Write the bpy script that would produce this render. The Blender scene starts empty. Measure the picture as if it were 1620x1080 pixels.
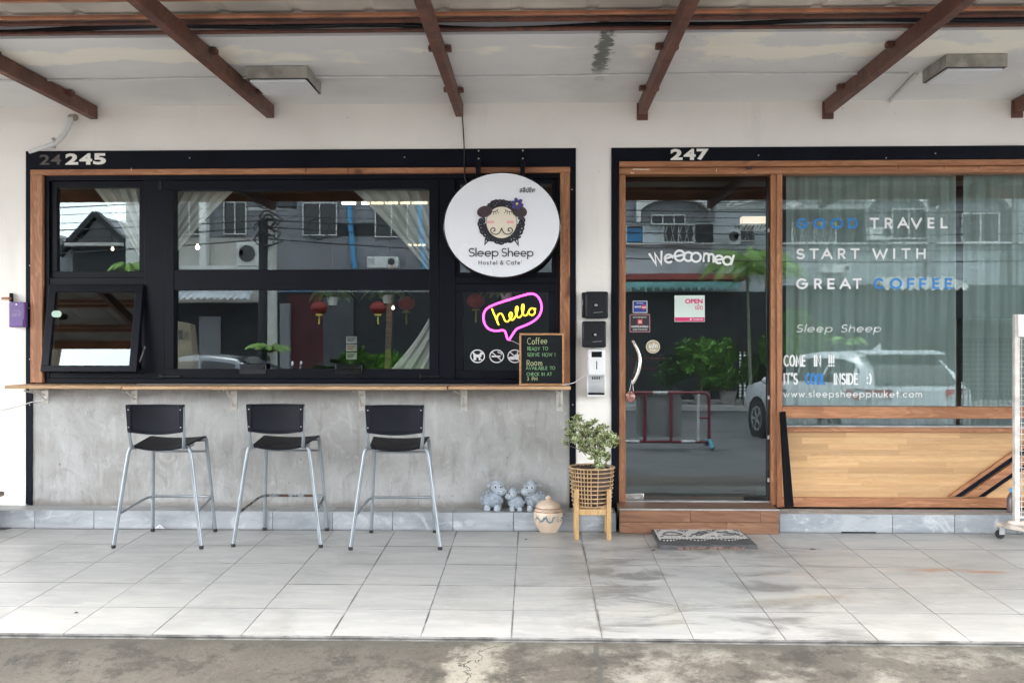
import bpy, bmesh, math, random
from mathutils import Vector, Matrix
rad = math.radians
random.seed(7)
scn = bpy.context.scene
COL = scn.collection

# ------------------------------------------------------------------ camera, sky, sun, exposure
F, VX, HZ, CZ = 1500.0, 852.0, 545.0, 1.21          # focal length (px of a 1620 px frame), wall vanishing column, horizon row, lens height
YAW = math.atan((VX - 810.0) / F)
cam = bpy.data.objects.new('camera', bpy.data.cameras.new('camera'))
COL.objects.link(cam)
cam.location = (0, 0, CZ)
cam.rotation_euler = (rad(90), 0, YAW)
cam.data.sensor_width = 36.0
cam.data.lens = 36.0 * F / 1620.0
cam.data.shift_y = (HZ - 540.0) / 1620.0
cam.data.clip_start = 0.05
cam.data.clip_end = 2000.0
scn.camera = cam

world = bpy.data.worlds.new('World')
scn.world = world
world.use_nodes = True
SUN_EL, SUN_AZ = rad(54), rad(192)
wn = world.node_tree
for n in list(wn.nodes): wn.nodes.remove(n)
w_out = wn.nodes.new('ShaderNodeOutputWorld'); w_bg = wn.nodes.new('ShaderNodeBackground')
w_sky = wn.nodes.new('ShaderNodeTexSky'); w_sky.sky_type = 'NISHITA'; w_sky.sun_disc = False
w_sky.sun_elevation = SUN_EL; w_sky.sun_rotation = SUN_AZ
w_tc = wn.nodes.new('ShaderNodeTexCoord'); w_map = wn.nodes.new('ShaderNodeMapping')
w_map.inputs['Scale'].default_value = (1, 1, 2.4)
w_n = wn.nodes.new('ShaderNodeTexNoise'); w_n.inputs['Scale'].default_value = 2.6; w_n.inputs['Detail'].default_value = 9; w_n.inputs['Roughness'].default_value = .55
w_r = wn.nodes.new('ShaderNodeValToRGB')
w_r.color_ramp.elements[0].position = .34; w_r.color_ramp.elements[0].color = (.45, .45, .45, 1)
w_r.color_ramp.elements[1].position = .62; w_r.color_ramp.elements[1].color = (1, 1, 1, 1)
w_mix = wn.nodes.new('ShaderNodeMixRGB'); w_mix.inputs['Color2'].default_value = (9.2, 9.5, 9.9, 1)   # bright overcast cloud
wn.links.new(w_tc.outputs['Generated'], w_map.inputs['Vector']); wn.links.new(w_map.outputs[0], w_n.inputs['Vector'])
wn.links.new(w_n.outputs['Fac'], w_r.inputs['Fac']); wn.links.new(w_r.outputs['Color'], w_mix.inputs['Fac'])
wn.links.new(w_sky.outputs['Color'], w_mix.inputs['Color1']); wn.links.new(w_mix.outputs['Color'], w_bg.inputs['Color'])
w_bg.inputs['Strength'].default_value = 0.15
wn.links.new(w_bg.outputs[0], w_out.inputs['Surface'])

sun = bpy.data.objects.new('sun', bpy.data.lights.new('sun', 'SUN'))
COL.objects.link(sun)
sun.data.energy = 1.0; sun.data.angle = rad(24); sun.data.color = (1, .96, .9)
sd = Vector((math.cos(SUN_EL) * math.sin(SUN_AZ), math.cos(SUN_EL) * math.cos(SUN_AZ), math.sin(SUN_EL)))
sun.rotation_euler = sd.to_track_quat('Z', 'Y').to_euler()

scn.view_settings.view_transform = 'Standard'
scn.view_settings.look = 'None'
scn.view_settings.gamma = 1.0
scn.view_settings.use_curve_mapping = False
scn.view_settings.exposure = 2.97
scn.render.engine = 'CYCLES'
cy = scn.cycles
cy.use_denoising = True
cy.max_bounces = 10; cy.diffuse_bounces = 6; cy.glossy_bounces = 4; cy.transmission_bounces = 4; cy.transparent_max_bounces = 16
cy.caustics_reflective = False; cy.caustics_refractive = False
cy.sample_clamp_indirect = 8

# ------------------------------------------------------------------ measuring helpers
def ray(u, v):
    a, b = (u - 810.0) / F, (HZ - v) / F
    return Vector((math.cos(YAW) * a - math.sin(YAW), math.sin(YAW) * a + math.cos(YAW), b))
def P(u, v, Y):                      # photo point -> world (x, z) on the upright plane y = Y
    d = ray(u, v); t = Y / d.y
    return d.x * t, CZ + d.z * t
def X(u, Y): return P(u, HZ, Y)[0]
def Z(v, Y, u=852): return P(u, v, Y)[1]
YG = 6.42                            # mean plane of the shop glass
def M(u, v, Y): return P(u, v, 2 * YG - Y)   # where a thing across the street stands, seen mirrored in the glass
def MX(u, Y): return M(u, HZ, Y)[0]
def MZ(v, Y, u=852): return M(u, v, Y)[1]
YK, YW, SLOPE = 6.15, 6.36, 0.04     # kerb face, wall face, fall of the terrace
def floor_z(y): return -SLOPE * (YK - y)
def FY(v): return (1.21 + SLOPE * YK) * F / ((v - HZ) + SLOPE * F)

# ------------------------------------------------------------------ object helpers
WL = {}
def wl(o):
    L = Vector((0, 0, 0))
    while o is not None:
        L += Vector(o.location); o = o.parent
    return L
def tag(o, label=None, cat=None, group=None, kind=None):
    if label: o['label'] = label
    if cat: o['category'] = cat
    if group: o['group'] = group
    if kind: o['kind'] = kind
    return o
def thing(name, label, cat, loc=(0, 0, 0), group=None, kind=None, rz=0):
    o = bpy.data.objects.new(name, None); COL.objects.link(o)
    o.empty_display_size = .1
    o.location = loc; o.rotation_euler = (0, 0, rz)
    return tag(o, label, cat, group, kind)
def copy_tree(o, parent=None):
    c = o.copy(); COL.objects.link(c)
    if parent is not None: c.parent = parent
    for ch in list(o.children): copy_tree(ch, c)
    return c

class MB:
    def __init__(s): s.v = []; s.f = []; s.m = []
    def add(s, vs, fs, mi=0):
        b = len(s.v); s.v += [Vector(p) for p in vs]
        for f in fs: s.f.append([b + i for i in f]); s.m.append(mi)
        return b
    def box(s, x0, x1, y0, y1, z0, z1, mi=0):
        if x0 > x1: x0, x1 = x1, x0
        if y0 > y1: y0, y1 = y1, y0
        if z0 > z1: z0, z1 = z1, z0
        return s.add([(x0,y0,z0),(x1,y0,z0),(x1,y1,z0),(x0,y1,z0),(x0,y0,z1),(x1,y0,z1),(x1,y1,z1),(x0,y1,z1)],
              [(0,3,2,1),(4,5,6,7),(0,1,5,4),(1,2,6,5),(2,3,7,6),(3,0,4,7)], mi)
    def prism(s, pts, y0, y1, mi=0, caps=True):       # outline in x, z
        n = len(pts)
        vs = [(x, y0, z) for x, z in pts] + [(x, y1, z) for x, z in pts]
        fs = [(i, (i+1) % n, n + (i+1) % n, n + i) for i in range(n)]
        if caps: fs += [tuple(range(n-1, -1, -1)), tuple(range(n, 2*n))]
        return s.add(vs, fs, mi)
    def slab(s, pts, z0, z1, mi=0):                   # outline in x, y
        n = len(pts)
        vs = [(x, y, z0) for x, y in pts] + [(x, y, z1) for x, y in pts]
        fs = [(i, (i+1) % n, n + (i+1) % n, n + i) for i in range(n)] + [tuple(range(n-1, -1, -1)), tuple(range(n, 2*n))]
        return s.add(vs, fs, mi)
    def disc(s, cx, cz, rx, rz, y0, y1, n=32, mi=0, rot=0):
        pts = []
        for i in range(n):
            a = 2*math.pi*i/n; px, pz = rx*math.cos(a), rz*math.sin(a)
            pts.append((cx + px*math.cos(rot) - pz*math.sin(rot), cz + px*math.sin(rot) + pz*math.cos(rot)))
        return s.prism(pts, y0, y1, mi)
    def ring(s, cx, cz, rx, rz, w, y0, y1, n=48, mi=0):
        vs, fs = [], []
        for i in range(n):
            a = 2*math.pi*i/n; c, q = math.cos(a), math.sin(a)
            vs += [(cx+rx*c, y0, cz+rz*q), (cx+(rx-w)*c, y0, cz+(rz-w)*q), (cx+(rx-w)*c, y1, cz+(rz-w)*q), (cx+rx*c, y1, cz+rz*q)]
            j = (i+1) % n
            for k in range(4): fs.append((4*i+k, 4*j+k, 4*j+(k+1)%4, 4*i+(k+1)%4))
        return s.add(vs, fs, mi)
    def tube(s, pts, r, n=8, mi=0, closed=False):
        pts = [Vector(p) for p in pts]; N = len(pts)
        rr = r if isinstance(r, (list, tuple)) else [r]*N
        T = []
        for i in range(N):
            a = pts[(i-1) % N] if (closed or i > 0) else pts[0]
            b = pts[(i+1) % N] if (closed or i < N-1) else pts[-1]
            t = (b - a); T.append(t.normalized() if t.length > 1e-9 else Vector((0,0,1)))
        ref = Vector((0,0,1)) if abs(T[0].z) < .9 else Vector((1,0,0))
        u = T[0].cross(ref).normalized()
        vs, fs = [], []
        for i in range(N):
            u = (u - T[i]*u.dot(T[i]))
            u = u.normalized() if u.length > 1e-6 else T[i].orthogonal().normalized()
            w = T[i].cross(u)
            for k in range(n):
                a = 2*math.pi*k/n
                vs.append(pts[i] + (u*math.cos(a) + w*math.sin(a))*rr[i])
        M_ = N if closed else N-1
        for i in range(M_):
            j = (i+1) % N
            for k in range(n): fs.append((i*n+k, i*n+(k+1)%n, j*n+(k+1)%n, j*n+k))
        if not closed: fs += [tuple(range(n-1, -1, -1)), tuple((N-1)*n + k for k in range(n))]
        return s.add(vs, fs, mi)
    def bar(s, a, b, w, h, mi=0, up=(0,0,1)):          # square bar from a to b
        a, b = Vector(a), Vector(b); t = (b-a).normalized(); up = Vector(up)
        u = t.cross(up); u = u.normalized() if u.length > 1e-5 else t.orthogonal().normalized(); q = u.cross(t).normalized()
        vs = []
        for p in (a, b):
            for su, sq in ((-1,-1),(1,-1),(1,1),(-1,1)): vs.append(p + u*su*w/2 + q*sq*h/2)
        return s.add(vs, [(0,1,2,3),(7,6,5,4),(0,4,5,1),(1,5,6,2),(2,6,7,3),(3,7,4,0)], mi)
    def lathe(s, prof, cx=0, cy=0, n=24, mi=0):
        vs, fs = [], []; K = len(prof)
        for (r, z) in prof:
            for k in range(n):
                a = 2*math.pi*k/n; vs.append((cx + r*math.cos(a), cy + r*math.sin(a), z))
        for i in range(K-1):
            for k in range(n): fs.append((i*n+k, i*n+(k+1)%n, (i+1)*n+(k+1)%n, (i+1)*n+k))
        fs += [tuple(range(n-1, -1, -1)), tuple((K-1)*n+k for k in range(n))]
        return s.add(vs, fs, mi)
    def ell(s, c, r, nu=14, nv=9, mi=0, rot=None, bump=0, seed=0):
        rnd = random.Random(seed); vs = [Vector((0,0,1))]; fs = []
        for j in range(1, nv):
            for i in range(nu):
                th, ph = math.pi*j/nv, 2*math.pi*i/nu; k = 1 + bump*(rnd.random()-.5)
                vs.append(Vector((math.sin(th)*math.cos(ph), math.sin(th)*math.sin(ph), math.cos(th)))*k)
        vs.append(Vector((0,0,-1))); L = len(vs)-1
        for i in range(nu):
            fs.append((0, 1+i, 1+(i+1)%nu)); fs.append((L, L-nu+(i+1)%nu, L-nu+i))
        for j in range(nv-2):
            for i in range(nu):
                a = 1+j*nu+i; b = 1+j*nu+(i+1)%nu; fs.append((a, a+nu, b+nu, b))
        R = rot.to_matrix() if rot is not None else Matrix.Identity(3)
        return s.add([R @ Vector((p.x*r[0], p.y*r[1], p.z*r[2])) + Vector(c) for p in vs], fs, mi)
    def stroke(s, pts, w, y, d=.0008, mi=0, closed=False):   # a flat rounded ribbon in the x, z plane; w = half width
        P2 = [Vector((p[0], p[1])) for p in pts]
        q = [P2[0]]
        for p in P2[1:]:
            if (p - q[-1]).length > 1e-5: q.append(p)
        if closed and (q[0]-q[-1]).length < 1e-5: q.pop()
        N = len(q)
        if N < 2: return
        rings = []
        for i in range(N):
            a = q[i-1] if (closed or i > 0) else None
            b = q[(i+1) % N] if (closed or i < N-1) else None
            t0 = (q[i]-a).normalized() if a is not None else (b-q[i]).normalized()
            t1 = (b-q[i]).normalized() if b is not None else t0
            t = (t0+t1); t = t.normalized() if t.length > 1e-3 else t0
            nn = Vector((-t.y, t.x)); c = max(.45, nn.dot(Vector((-t0.y, t0.x))))
            rings.append((q[i], t, nn, w/c, 1))
        if not closed:
            p, t, nn, ww, _ = rings[0]
            rings = [(p - t*w*math.sin(a), t, nn, w*math.cos(a), math.cos(a)**.5) for a in (1.5, 1.05, .5)] + rings
            p, t, nn, ww, _ = rings[-1]
            rings += [(p + t*w*math.sin(a), t, nn, w*math.cos(a), math.cos(a)**.5) for a in (.5, 1.05, 1.5)]
        vs, fs, n = [], [], 6
        for (p, t, nn, ww, k) in rings:
            for j in range(n):
                a = 2*math.pi*(j+.5)/n
                o = nn * ww * math.copysign(min(1, abs(math.cos(a))*1.15), math.cos(a)); vs.append((p.x+o.x, y + d*k*math.sin(a), p.y+o.y))
        R = len(rings)
        for i in range(R if closed else R-1):
            j = (i+1) % R
            for k in range(n): fs.append((i*n+k, i*n+(k+1)%n, j*n+(k+1)%n, j*n+k))
        if not closed: fs += [tuple(range(n-1,-1,-1)), tuple((R-1)*n+k for k in range(n))]
        s.add(vs, fs, mi)
    def xf(s, start, fn):
        for i in range(start, len(s.v)): s.v[i] = Vector(fn(s.v[i]))
    def build(s, name, mats, parent=None, bevel=0, seg=2, ang=35, label=None, cat=None, group=None, kind=None, smooth=True):
        if not isinstance(mats, (list, tuple)): mats = [mats]
        lo = Vector((min(p.x for p in s.v), min(p.y for p in s.v), min(p.z for p in s.v)))
        hi = Vector((max(p.x for p in s.v), max(p.y for p in s.v), max(p.z for p in s.v)))
        base = (lo+hi)/2
        if parent is None: base.z = lo.z
        me = bpy.data.meshes.new(name)
        me.from_pydata([tuple(p-base) for p in s.v], [], s.f)
        for m in mats: me.materials.append(m)
        me.polygons.foreach_set('material_index', s.m)
        bm = bmesh.new(); bm.from_mesh(me); bmesh.ops.recalc_face_normals(bm, faces=bm.faces); bm.to_mesh(me); bm.free()
        if smooth:
            me.shade_smooth(); me.set_sharp_from_angle(angle=rad(ang))
        o = bpy.data.objects.new(name, me); COL.objects.link(o)
        if parent is not None:
            o.parent = parent; o.location = base - wl(parent)
        else: o.location = base
        if bevel:
            b = o.modifiers.new('bevel', 'BEVEL'); b.width = bevel; b.segments = seg; b.limit_method = 'ANGLE'; b.angle_limit = rad(40)
        return tag(o, label, cat, group, kind)

_tc = {}
def text_polys(txt, bold=0.0):
    key = (txt, bold)
    if key not in _tc:
        cu = bpy.data.curves.new('t', 'FONT'); cu.body = txt; cu.size = 1; cu.offset = bold; cu.resolution_u = 3
        ob = bpy.data.objects.new('t', cu); COL.objects.link(ob)
        dg = bpy.context.evaluated_depsgraph_get(); me = ob.evaluated_get(dg).to_mesh()
        vs = [v.co.copy() for v in me.vertices]; fs = [tuple(p.vertices) for p in me.polygons]
        ob.evaluated_get(dg).to_mesh_clear(); bpy.data.objects.remove(ob); bpy.data.curves.remove(cu)
        _tc[key] = (vs, fs)
    return _tc[key]
def text(mb, txt, x0, x1, z0, z1, y, d=.001, mi=0, bold=0.0):   # fits the words into a rectangle facing the street
    vs, fs = text_polys(txt, bold)
    if not vs: return
    ax, bx = min(v.x for v in vs), max(v.x for v in vs); ay, by = min(v.y for v in vs), max(v.y for v in vs)
    mb.add([(x0 + (v.x-ax)/(bx-ax)*(x1-x0), y, z0 + (v.y-ay)/max(1e-6, by-ay)*(z1-z0)) for v in vs], fs, mi)

# ------------------------------------------------------------------ single-line lettering
def arc(cx, cy, rx, ry, a0, a1, n=14):
    return [(cx + rx*math.cos(rad(a0+(a1-a0)*i/n)), cy + ry*math.sin(rad(a0+(a1-a0)*i/n))) for i in range(n+1)]
def glyph(c):            # strokes in a box 0..w wide, cap height 1; returns (width, strokes)
    x = .64
    G = {
    'A': (.9, [[(0,0),(.45,1),(.9,0)], [(.2,.34),(.7,.34)]]),
    'B': (.6, [[(0,0),(0,1),(.3,1)]+arc(.3,.76,.26,.24,90,-90)+[(0,.52)], [(.3,.52)]+arc(.3,.26,.3,.26,90,-90)+[(0,0)]]),
    'C': (.85, [arc(.5,.5,.5,.5,48,312,20)]),
    'D': (.8, [[(0,0),(0,1),(.3,1)]+arc(.3,.5,.5,.5,90,-90,16)+[(0,0)]]),
    'E': (.55, [[(.55,1),(0,1),(0,0),(.55,0)], [(0,.5),(.5,.5)]]),
    'F': (.55, [[(.55,1),(0,1),(0,0)], [(0,.48),(.48,.48)]]),
    'G': (1, [arc(.5,.5,.5,.5,48,360,22)+[(.55,.5)]]),
    'H': (.75, [[(0,0),(0,1)], [(.75,0),(.75,1)], [(0,.5),(.75,.5)]]),
    'I': (.0, [[(0,0),(0,1)]]),
    'K': (.65, [[(0,0),(0,1)], [(.62,1),(0,.42)], [(.2,.58),(.65,0)]]),
    'L': (.55, [[(0,1),(0,0),(.55,0)]]),
    'M': (.95, [[(0,0),(.08,1),(.475,.25),(.87,1),(.95,0)]]),
    'N': (.75, [[(0,0),(0,1),(.75,0),(.75,1)]]),
    'O': (1, [arc(.5,.5,.5,.5,0,360,24)]),
    'P': (.6, [[(0,0),(0,1),(.3,1)]+arc(.3,.73,.28,.27,90,-90)+[(0,.46)]]),
    'R': (.6, [[(0,0),(0,1),(.3,1)]+arc(.3,.73,.28,.27,90,-90)+[(0,.46)], [(.3,.46),(.6,0)]]),
    'S': (.6, [arc(.3,.74,.27,.26,40,270,14)+arc(.3,.25,.3,.25,90,-145,14)]),
    'T': (.7, [[(0,1),(.7,1)], [(.35,1),(.35,0)]]),
    'U': (.7, [[(0,1),(0,.35)]+arc(.35,.35,.35,.35,180,360)+[(.7,1)]]),
    'V': (.85, [[(0,1),(.425,0),(.85,1)]]),
    'W': (1.2, [[(0,1),(.3,0),(.6,.8),(.9,0),(1.2,1)]]),
    'Y': (.8, [[(0,1),(.4,.48),(.8,1)], [(.4,.48),(.4,0)]]),
    '3': (.55, [arc(.27,.75,.24,.25,140,-90)+arc(.27,.26,.28,.26,90,-140)]),
    '!': (.0, [[(0,1),(0,.3)], [(0,.04),(0,0)]]),
    "'": (.0, [[(0,1.05),(0,.82)]]),
    ':': (.0, [[(0,.62),(0,.58)], [(0,.12),(0,.08)]]),
    ')': (.2, [arc(-.3,.5,.5,.62,50,-50)]),
    '.': (.0, [[(0,.03),(0,0)]]),
    '&': (.7, [[(.7,0),(.16,.66)]+arc(.32,.8,.18,.18,200,-30)+[(.16,.46)]+arc(.27,.24,.26,.24,130,340)+[(.66,.44)]]),
    'a': (x, [arc(x/2,x/2,x/2,x/2,0,360,20), [(x,x),(x,0)]]),
    'c': (.55, [arc(x/2,x/2,x/2,x/2,50,310,16)]),
    'd': (x, [arc(x/2,x/2,x/2,x/2,0,360,20), [(x,1.05),(x,0)]]),
    'e': (x, [[(0,x/2),(x,x/2)]+arc(x/2,x/2,x/2,x/2,0,310,18)]),
    'f': (.35, [arc(.3,.85,.17,.2,60,180)+[(.13,0)], [(-.02,x),(.33,x)]]),
    'h': (.52, [[(0,1.05),(0,0)], arc(.26,.38,.26,.26,180,0)+[(.52,0)]]),
    'k': (.48, [[(0,1.05),(0,0)], [(.44,x),(0,.27)], [(.14,.38),(.48,0)]]),
    'l': (.0, [[(0,1.05),(0,0)]]),
    'm': (.86, [[(0,x),(0,0)], arc(.215,.42,.215,.22,180,0)+[(.43,0)], arc(.645,.42,.215,.22,180,0)+[(.86,0)]]),
    'n': (.5, [[(0,x),(0,0)], arc(.25,.4,.25,.24,180,0)+[(.5,0)]]),
    'o': (x, [arc(x/2,x/2,x/2,x/2,0,360,20)]),
    'p': (x, [arc(x/2,x/2,x/2,x/2,0,360,20), [(0,x),(0,-.34)]]),
    's': (.42, [arc(.21,.47,.19,.165,35,270,10)+arc(.21,.16,.21,.16,90,-150,10)]),
    't': (.35, [[(.15,.95),(.15,0)], [(-.02,x),(.33,x)]]),
    'u': (.5, [[(0,x),(0,.24)]+arc(.25,.24,.25,.24,180,360)+[(.5,x)]]),
    'w': (.8, [[(0,x),(.2,0),(.4,.55),(.6,0),(.8,x)]]),
    }
    return G.get(c, (.35, []))
def line(mb, txt, x0, z0, h, w, y, gap=.3, sx=1.0, width=None, slant=0, d=.0008, mi=0, jit=0, space=.5):
    ws = [(glyph(c)[0] if c != ' ' else space) for c in txt]
    tot = sum(ws) + gap*(len(txt)-1)
    if width: sx = width / (tot*h)
    x = 0
    for c, gw in zip(txt, ws):
        if c != ' ':
            jy = random.uniform(-jit, jit); jx = random.uniform(-jit, jit)
            for st in glyph(c)[1]:
                closed = len(st) > 8 and abs(st[0][0]-st[-1][0]) < 1e-4 and abs(st[0][1]-st[-1][1]) < 1e-4
                mb.stroke([(x0 + (x+px+jx)*h*sx + (pz*h*slant), z0 + (pz+jy)*h) for px, pz in st], w, y, d, mi, closed)
        x += gw + gap
# ------------------------------------------------------------------ materials
class E:      # small arithmetic on shader sockets
    def __init__(s, nt, sock): s.nt, s.s = nt, sock
    def _op(s, op, o=None, o2=None, clamp=False):
        n = s.nt.nodes.new('ShaderNodeMath'); n.operation = op; n.use_clamp = clamp
        s.nt.links.new(s.s, n.inputs[0])
        for i, q in ((1, o), (2, o2)):
            if q is None: continue
            if isinstance(q, E): s.nt.links.new(q.s, n.inputs[i])
            else: n.inputs[i].default_value = q
        return E(s.nt, n.outputs[0])
    def __add__(s, o): return s._op('ADD', o)
    def __sub__(s, o): return s._op('SUBTRACT', o)
    def __mul__(s, o): return s._op('MULTIPLY', o)
    def abs(s): return s._op('ABSOLUTE')
    def lt(s, o): return s._op('LESS_THAN', o)
    def gt(s, o): return s._op('GREATER_THAN', o)
    def clamp(s): return s._op('ADD', 0.0, clamp=True)
    def ss(s, a, b):          # smooth ramp 0..1 from a to b
        n = s.nt.nodes.new('ShaderNodeMapRange'); n.interpolation_type = 'SMOOTHSTEP'
        s.nt.links.new(s.s, n.inputs['Value'])
        if a < b: n.inputs['From Min'].default_value = a; n.inputs['From Max'].default_value = b
        else:
            n.inputs['From Min'].default_value = b; n.inputs['From Max'].default_value = a
            n.inputs['To Min'].default_value = 1; n.inputs['To Max'].default_value = 0
        return E(s.nt, n.outputs[0])

class Mat:
    def __init__(s, name, col=(.5,.5,.5), rough=.5, metal=0.0, spec=.5, coord='world'):
        s.m = bpy.data.materials.new(name); s.m.use_nodes = True; s.nt = s.m.node_tree
        s.b = s.nt.nodes['Principled BSDF']; s.out = s.nt.nodes['Material Output']
        s.b.inputs['Base Color'].default_value = (*col, 1); s.b.inputs['Roughness'].default_value = rough
        s.b.inputs['Metallic'].default_value = metal; s.b.inputs['Specular IOR Level'].default_value = spec
        s.m.diffuse_color = (*col, 1)
        if coord == 'world': s.co = s.nt.nodes.new('ShaderNodeNewGeometry').outputs['Position']
        else: s.co = s.nt.nodes.new('ShaderNodeTexCoord').outputs['Object']
        s.col = None
    def xyz(s):
        n = s.nt.nodes.new('ShaderNodeSeparateXYZ'); s.nt.links.new(s.co, n.inputs[0])
        return [E(s.nt, n.outputs[i]) for i in range(3)]
    def vec(s, scale=(1,1,1), rot=(0,0,0), rnd=0):
        n = s.nt.nodes.new('ShaderNodeMapping'); s.nt.links.new(s.co, n.inputs[0]); n.inputs['Scale'].default_value = scale
        n.inputs['Rotation'].default_value = [rad(a) for a in rot]
        if rnd:
            oi = s.nt.nodes.new('ShaderNodeObjectInfo'); m = s.nt.nodes.new('ShaderNodeVectorMath'); m.operation = 'SCALE'
            cm = s.nt.nodes.new('ShaderNodeCombineXYZ')
            for i in range(3): s.nt.links.new(oi.outputs['Random'], cm.inputs[i])
            s.nt.links.new(cm.outputs[0], m.inputs[0]); m.inputs['Scale'].default_value = rnd
            s.nt.links.new(m.outputs[0], n.inputs['Location'])
        return n.outputs[0]
    def noise(s, scale=5, detail=5, rough=.55, dist=0, v=None):
        n = s.nt.nodes.new('ShaderNodeTexNoise'); s.nt.links.new(v if v is not None else s.co, n.inputs['Vector'])
        n.inputs['Scale'].default_value = scale; n.inputs['Detail'].default_value = detail; n.inputs['Roughness'].default_value = rough; n.inputs['Distortion'].default_value = dist
        return E(s.nt, n.outputs['Fac'])
    def rand(s):
        return E(s.nt, s.nt.nodes.new('ShaderNodeObjectInfo').outputs['Random'])
    def rgb(s, c):
        n = s.nt.nodes.new('ShaderNodeRGB'); n.outputs[0].default_value = (*c, 1); return n.outputs[0]
    def mix(s, fac, a, b):            # a, b colours or sockets
        n = s.nt.nodes.new('ShaderNodeMixRGB')
        if isinstance(fac, E): s.nt.links.new(fac.s, n.inputs[0])
        else: n.inputs[0].default_value = fac
        for i, q in ((1, a), (2, b)):
            if isinstance(q, tuple): n.inputs[i].default_value = (*q, 1)
            else: s.nt.links.new(q, n.inputs[i])
        return n.outputs[0]
    def base(s, sock): s.nt.links.new(sock, s.b.inputs['Base Color']); s.col = sock
    def roughness(s, e): s.nt.links.new(e.s, s.b.inputs['Roughness'])
    def bump(s, e, dist=.002, strength=1.0):
        n = s.nt.nodes.new('ShaderNodeBump'); n.inputs['Distance'].default_value = dist; n.inputs['Strength'].default_value = strength
        s.nt.links.new(e.s, n.inputs['Height']); s.nt.links.new(n.outputs[0], s.b.inputs['Normal'])

def mul(c, k): return tuple(min(1, x*k) for x in c)
def plain(name, col, rough=.5, metal=0, var=.12, scale=6, bump=0, bscale=80, coord='object', spec=.5):
    m = Mat(name, col, rough, metal, spec, coord)
    n = m.noise(scale, 6)
    m.base(m.mix(n.ss(.3, .7), mul(col, 1-var), mul(col, 1+var)))
    m.roughness((n - .5) * .25 + rough)
    if bump: m.bump(m.noise(bscale, 4), bump)
    return m.m
def wood(name, c0, c1, axis=0, scale=1.0, rough=.5, rnd=0, coord='world', knots=True, var=0, ring=.45):
    m = Mat(name, c0, rough, 0, .4, coord)
    sc = [42, 42, 42]; sc[axis] = 2.2
    sc2 = [9, 9, 9]; sc2[axis] = 1.3
    v = m.vec(tuple(k*scale for k in sc), rnd=rnd); v2 = m.vec(tuple(k*scale for k in sc2), rnd=rnd)
    fine = m.noise(1, 5, .6, 0, v); broad = m.noise(1, 4, .5, 1.6, v2)
    rings = (broad * 9)._op('FRACT').ss(.1, .9)
    c = m.mix(fine.ss(.32, .68), c0, c1)
    c = m.mix(rings * ring, c, mul(c0, .55))
    if knots: c = m.mix(m.noise(3.1*scale, 2).ss(.68, .74), c, mul(c0, .35))
    if var: c = m.mix(m.rand() * var, c, mul(c0, .5))
    m.base(c); m.bump(fine, .0008)
    m.roughness(fine * .2 + (rough-.1))
    return m.m

white_paint = Mat('white_paint', (.74,.71,.66), .6)
_n = white_paint.noise(1.1, 6); _g = white_paint.noise(9, 5)
_x, _y, _z = white_paint.xyz()
_c = white_paint.mix(_n.ss(.35,.7), (.88,.84,.78), (.81,.77,.71))
_c = white_paint.mix((_g.ss(.58,.75)) * (_z.ss(.7,.0)) * .5, _c, (.42,.40,.37))
_c = white_paint.mix(white_paint.noise(26, 3).ss(.74,.78) * .7, _c, (.35,.32,.28))
white_paint.base(_c); _c = white_paint.mix(white_paint.noise(1, 6, .6, .3, white_paint.vec((6,6,1.2))).ss(.56,.7) * .12, _c, (.5,.46,.40)); white_paint.base(_c); white_paint.bump(white_paint.noise(30, 6), .0015); white_paint = white_paint.m

ceil_paint = Mat('ceiling_paint', (.62,.62,.61), .7)
_x, _y, _z = ceil_paint.xyz()
_w = ceil_paint.noise(2.2, 6, .6)
_c = ceil_paint.mix(ceil_paint.noise(1.3, 4).ss(.3,.7), (.78,.775,.76), (.70,.70,.695))
_band = (_y - 5.28 + (_w - .5)*.5).abs().ss(.13, .09) * ceil_paint.noise(1.4, 3).ss(.42,.5)
_c = ceil_paint.mix(_band, _c, (.92,.88,.78))
_pt = ceil_paint.noise(1.9, 8, .7, .3).ss(.50,.56) * (_x.ss(.5,1.0)) * _y.ss(5.6,5.3)
_c = ceil_paint.mix(_pt * .8, _c, (.90,.86,.76))
_vein = (_x - X(957, 5.1) + (ceil_paint.noise(9, 6, .7)-.5)*.20).abs().ss(.045,.022) * (_y + (ceil_paint.noise(8,4)-.5)*.5).ss(5.85,5.5) * ceil_paint.noise(11, 6).ss(.33,.42)
_c = ceil_paint.mix(_vein, _c, (.06,.075,.06))
_sm = (_x - X(957, 5.1) + (ceil_paint.noise(3, 5)-.5)*.5).abs().ss(.3,.02) * .3
_c = ceil_paint.mix(_sm, _c, (.38,.38,.35))
_c = ceil_paint.mix(ceil_paint.noise(22, 3).ss(.73,.77) * .6, _c, (.2,.19,.17))
ceil_paint.base(_c); ceil_paint.bump(_band * .6 + ceil_paint.noise(12, 6), .002); ceil_paint = ceil_paint.m

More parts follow.
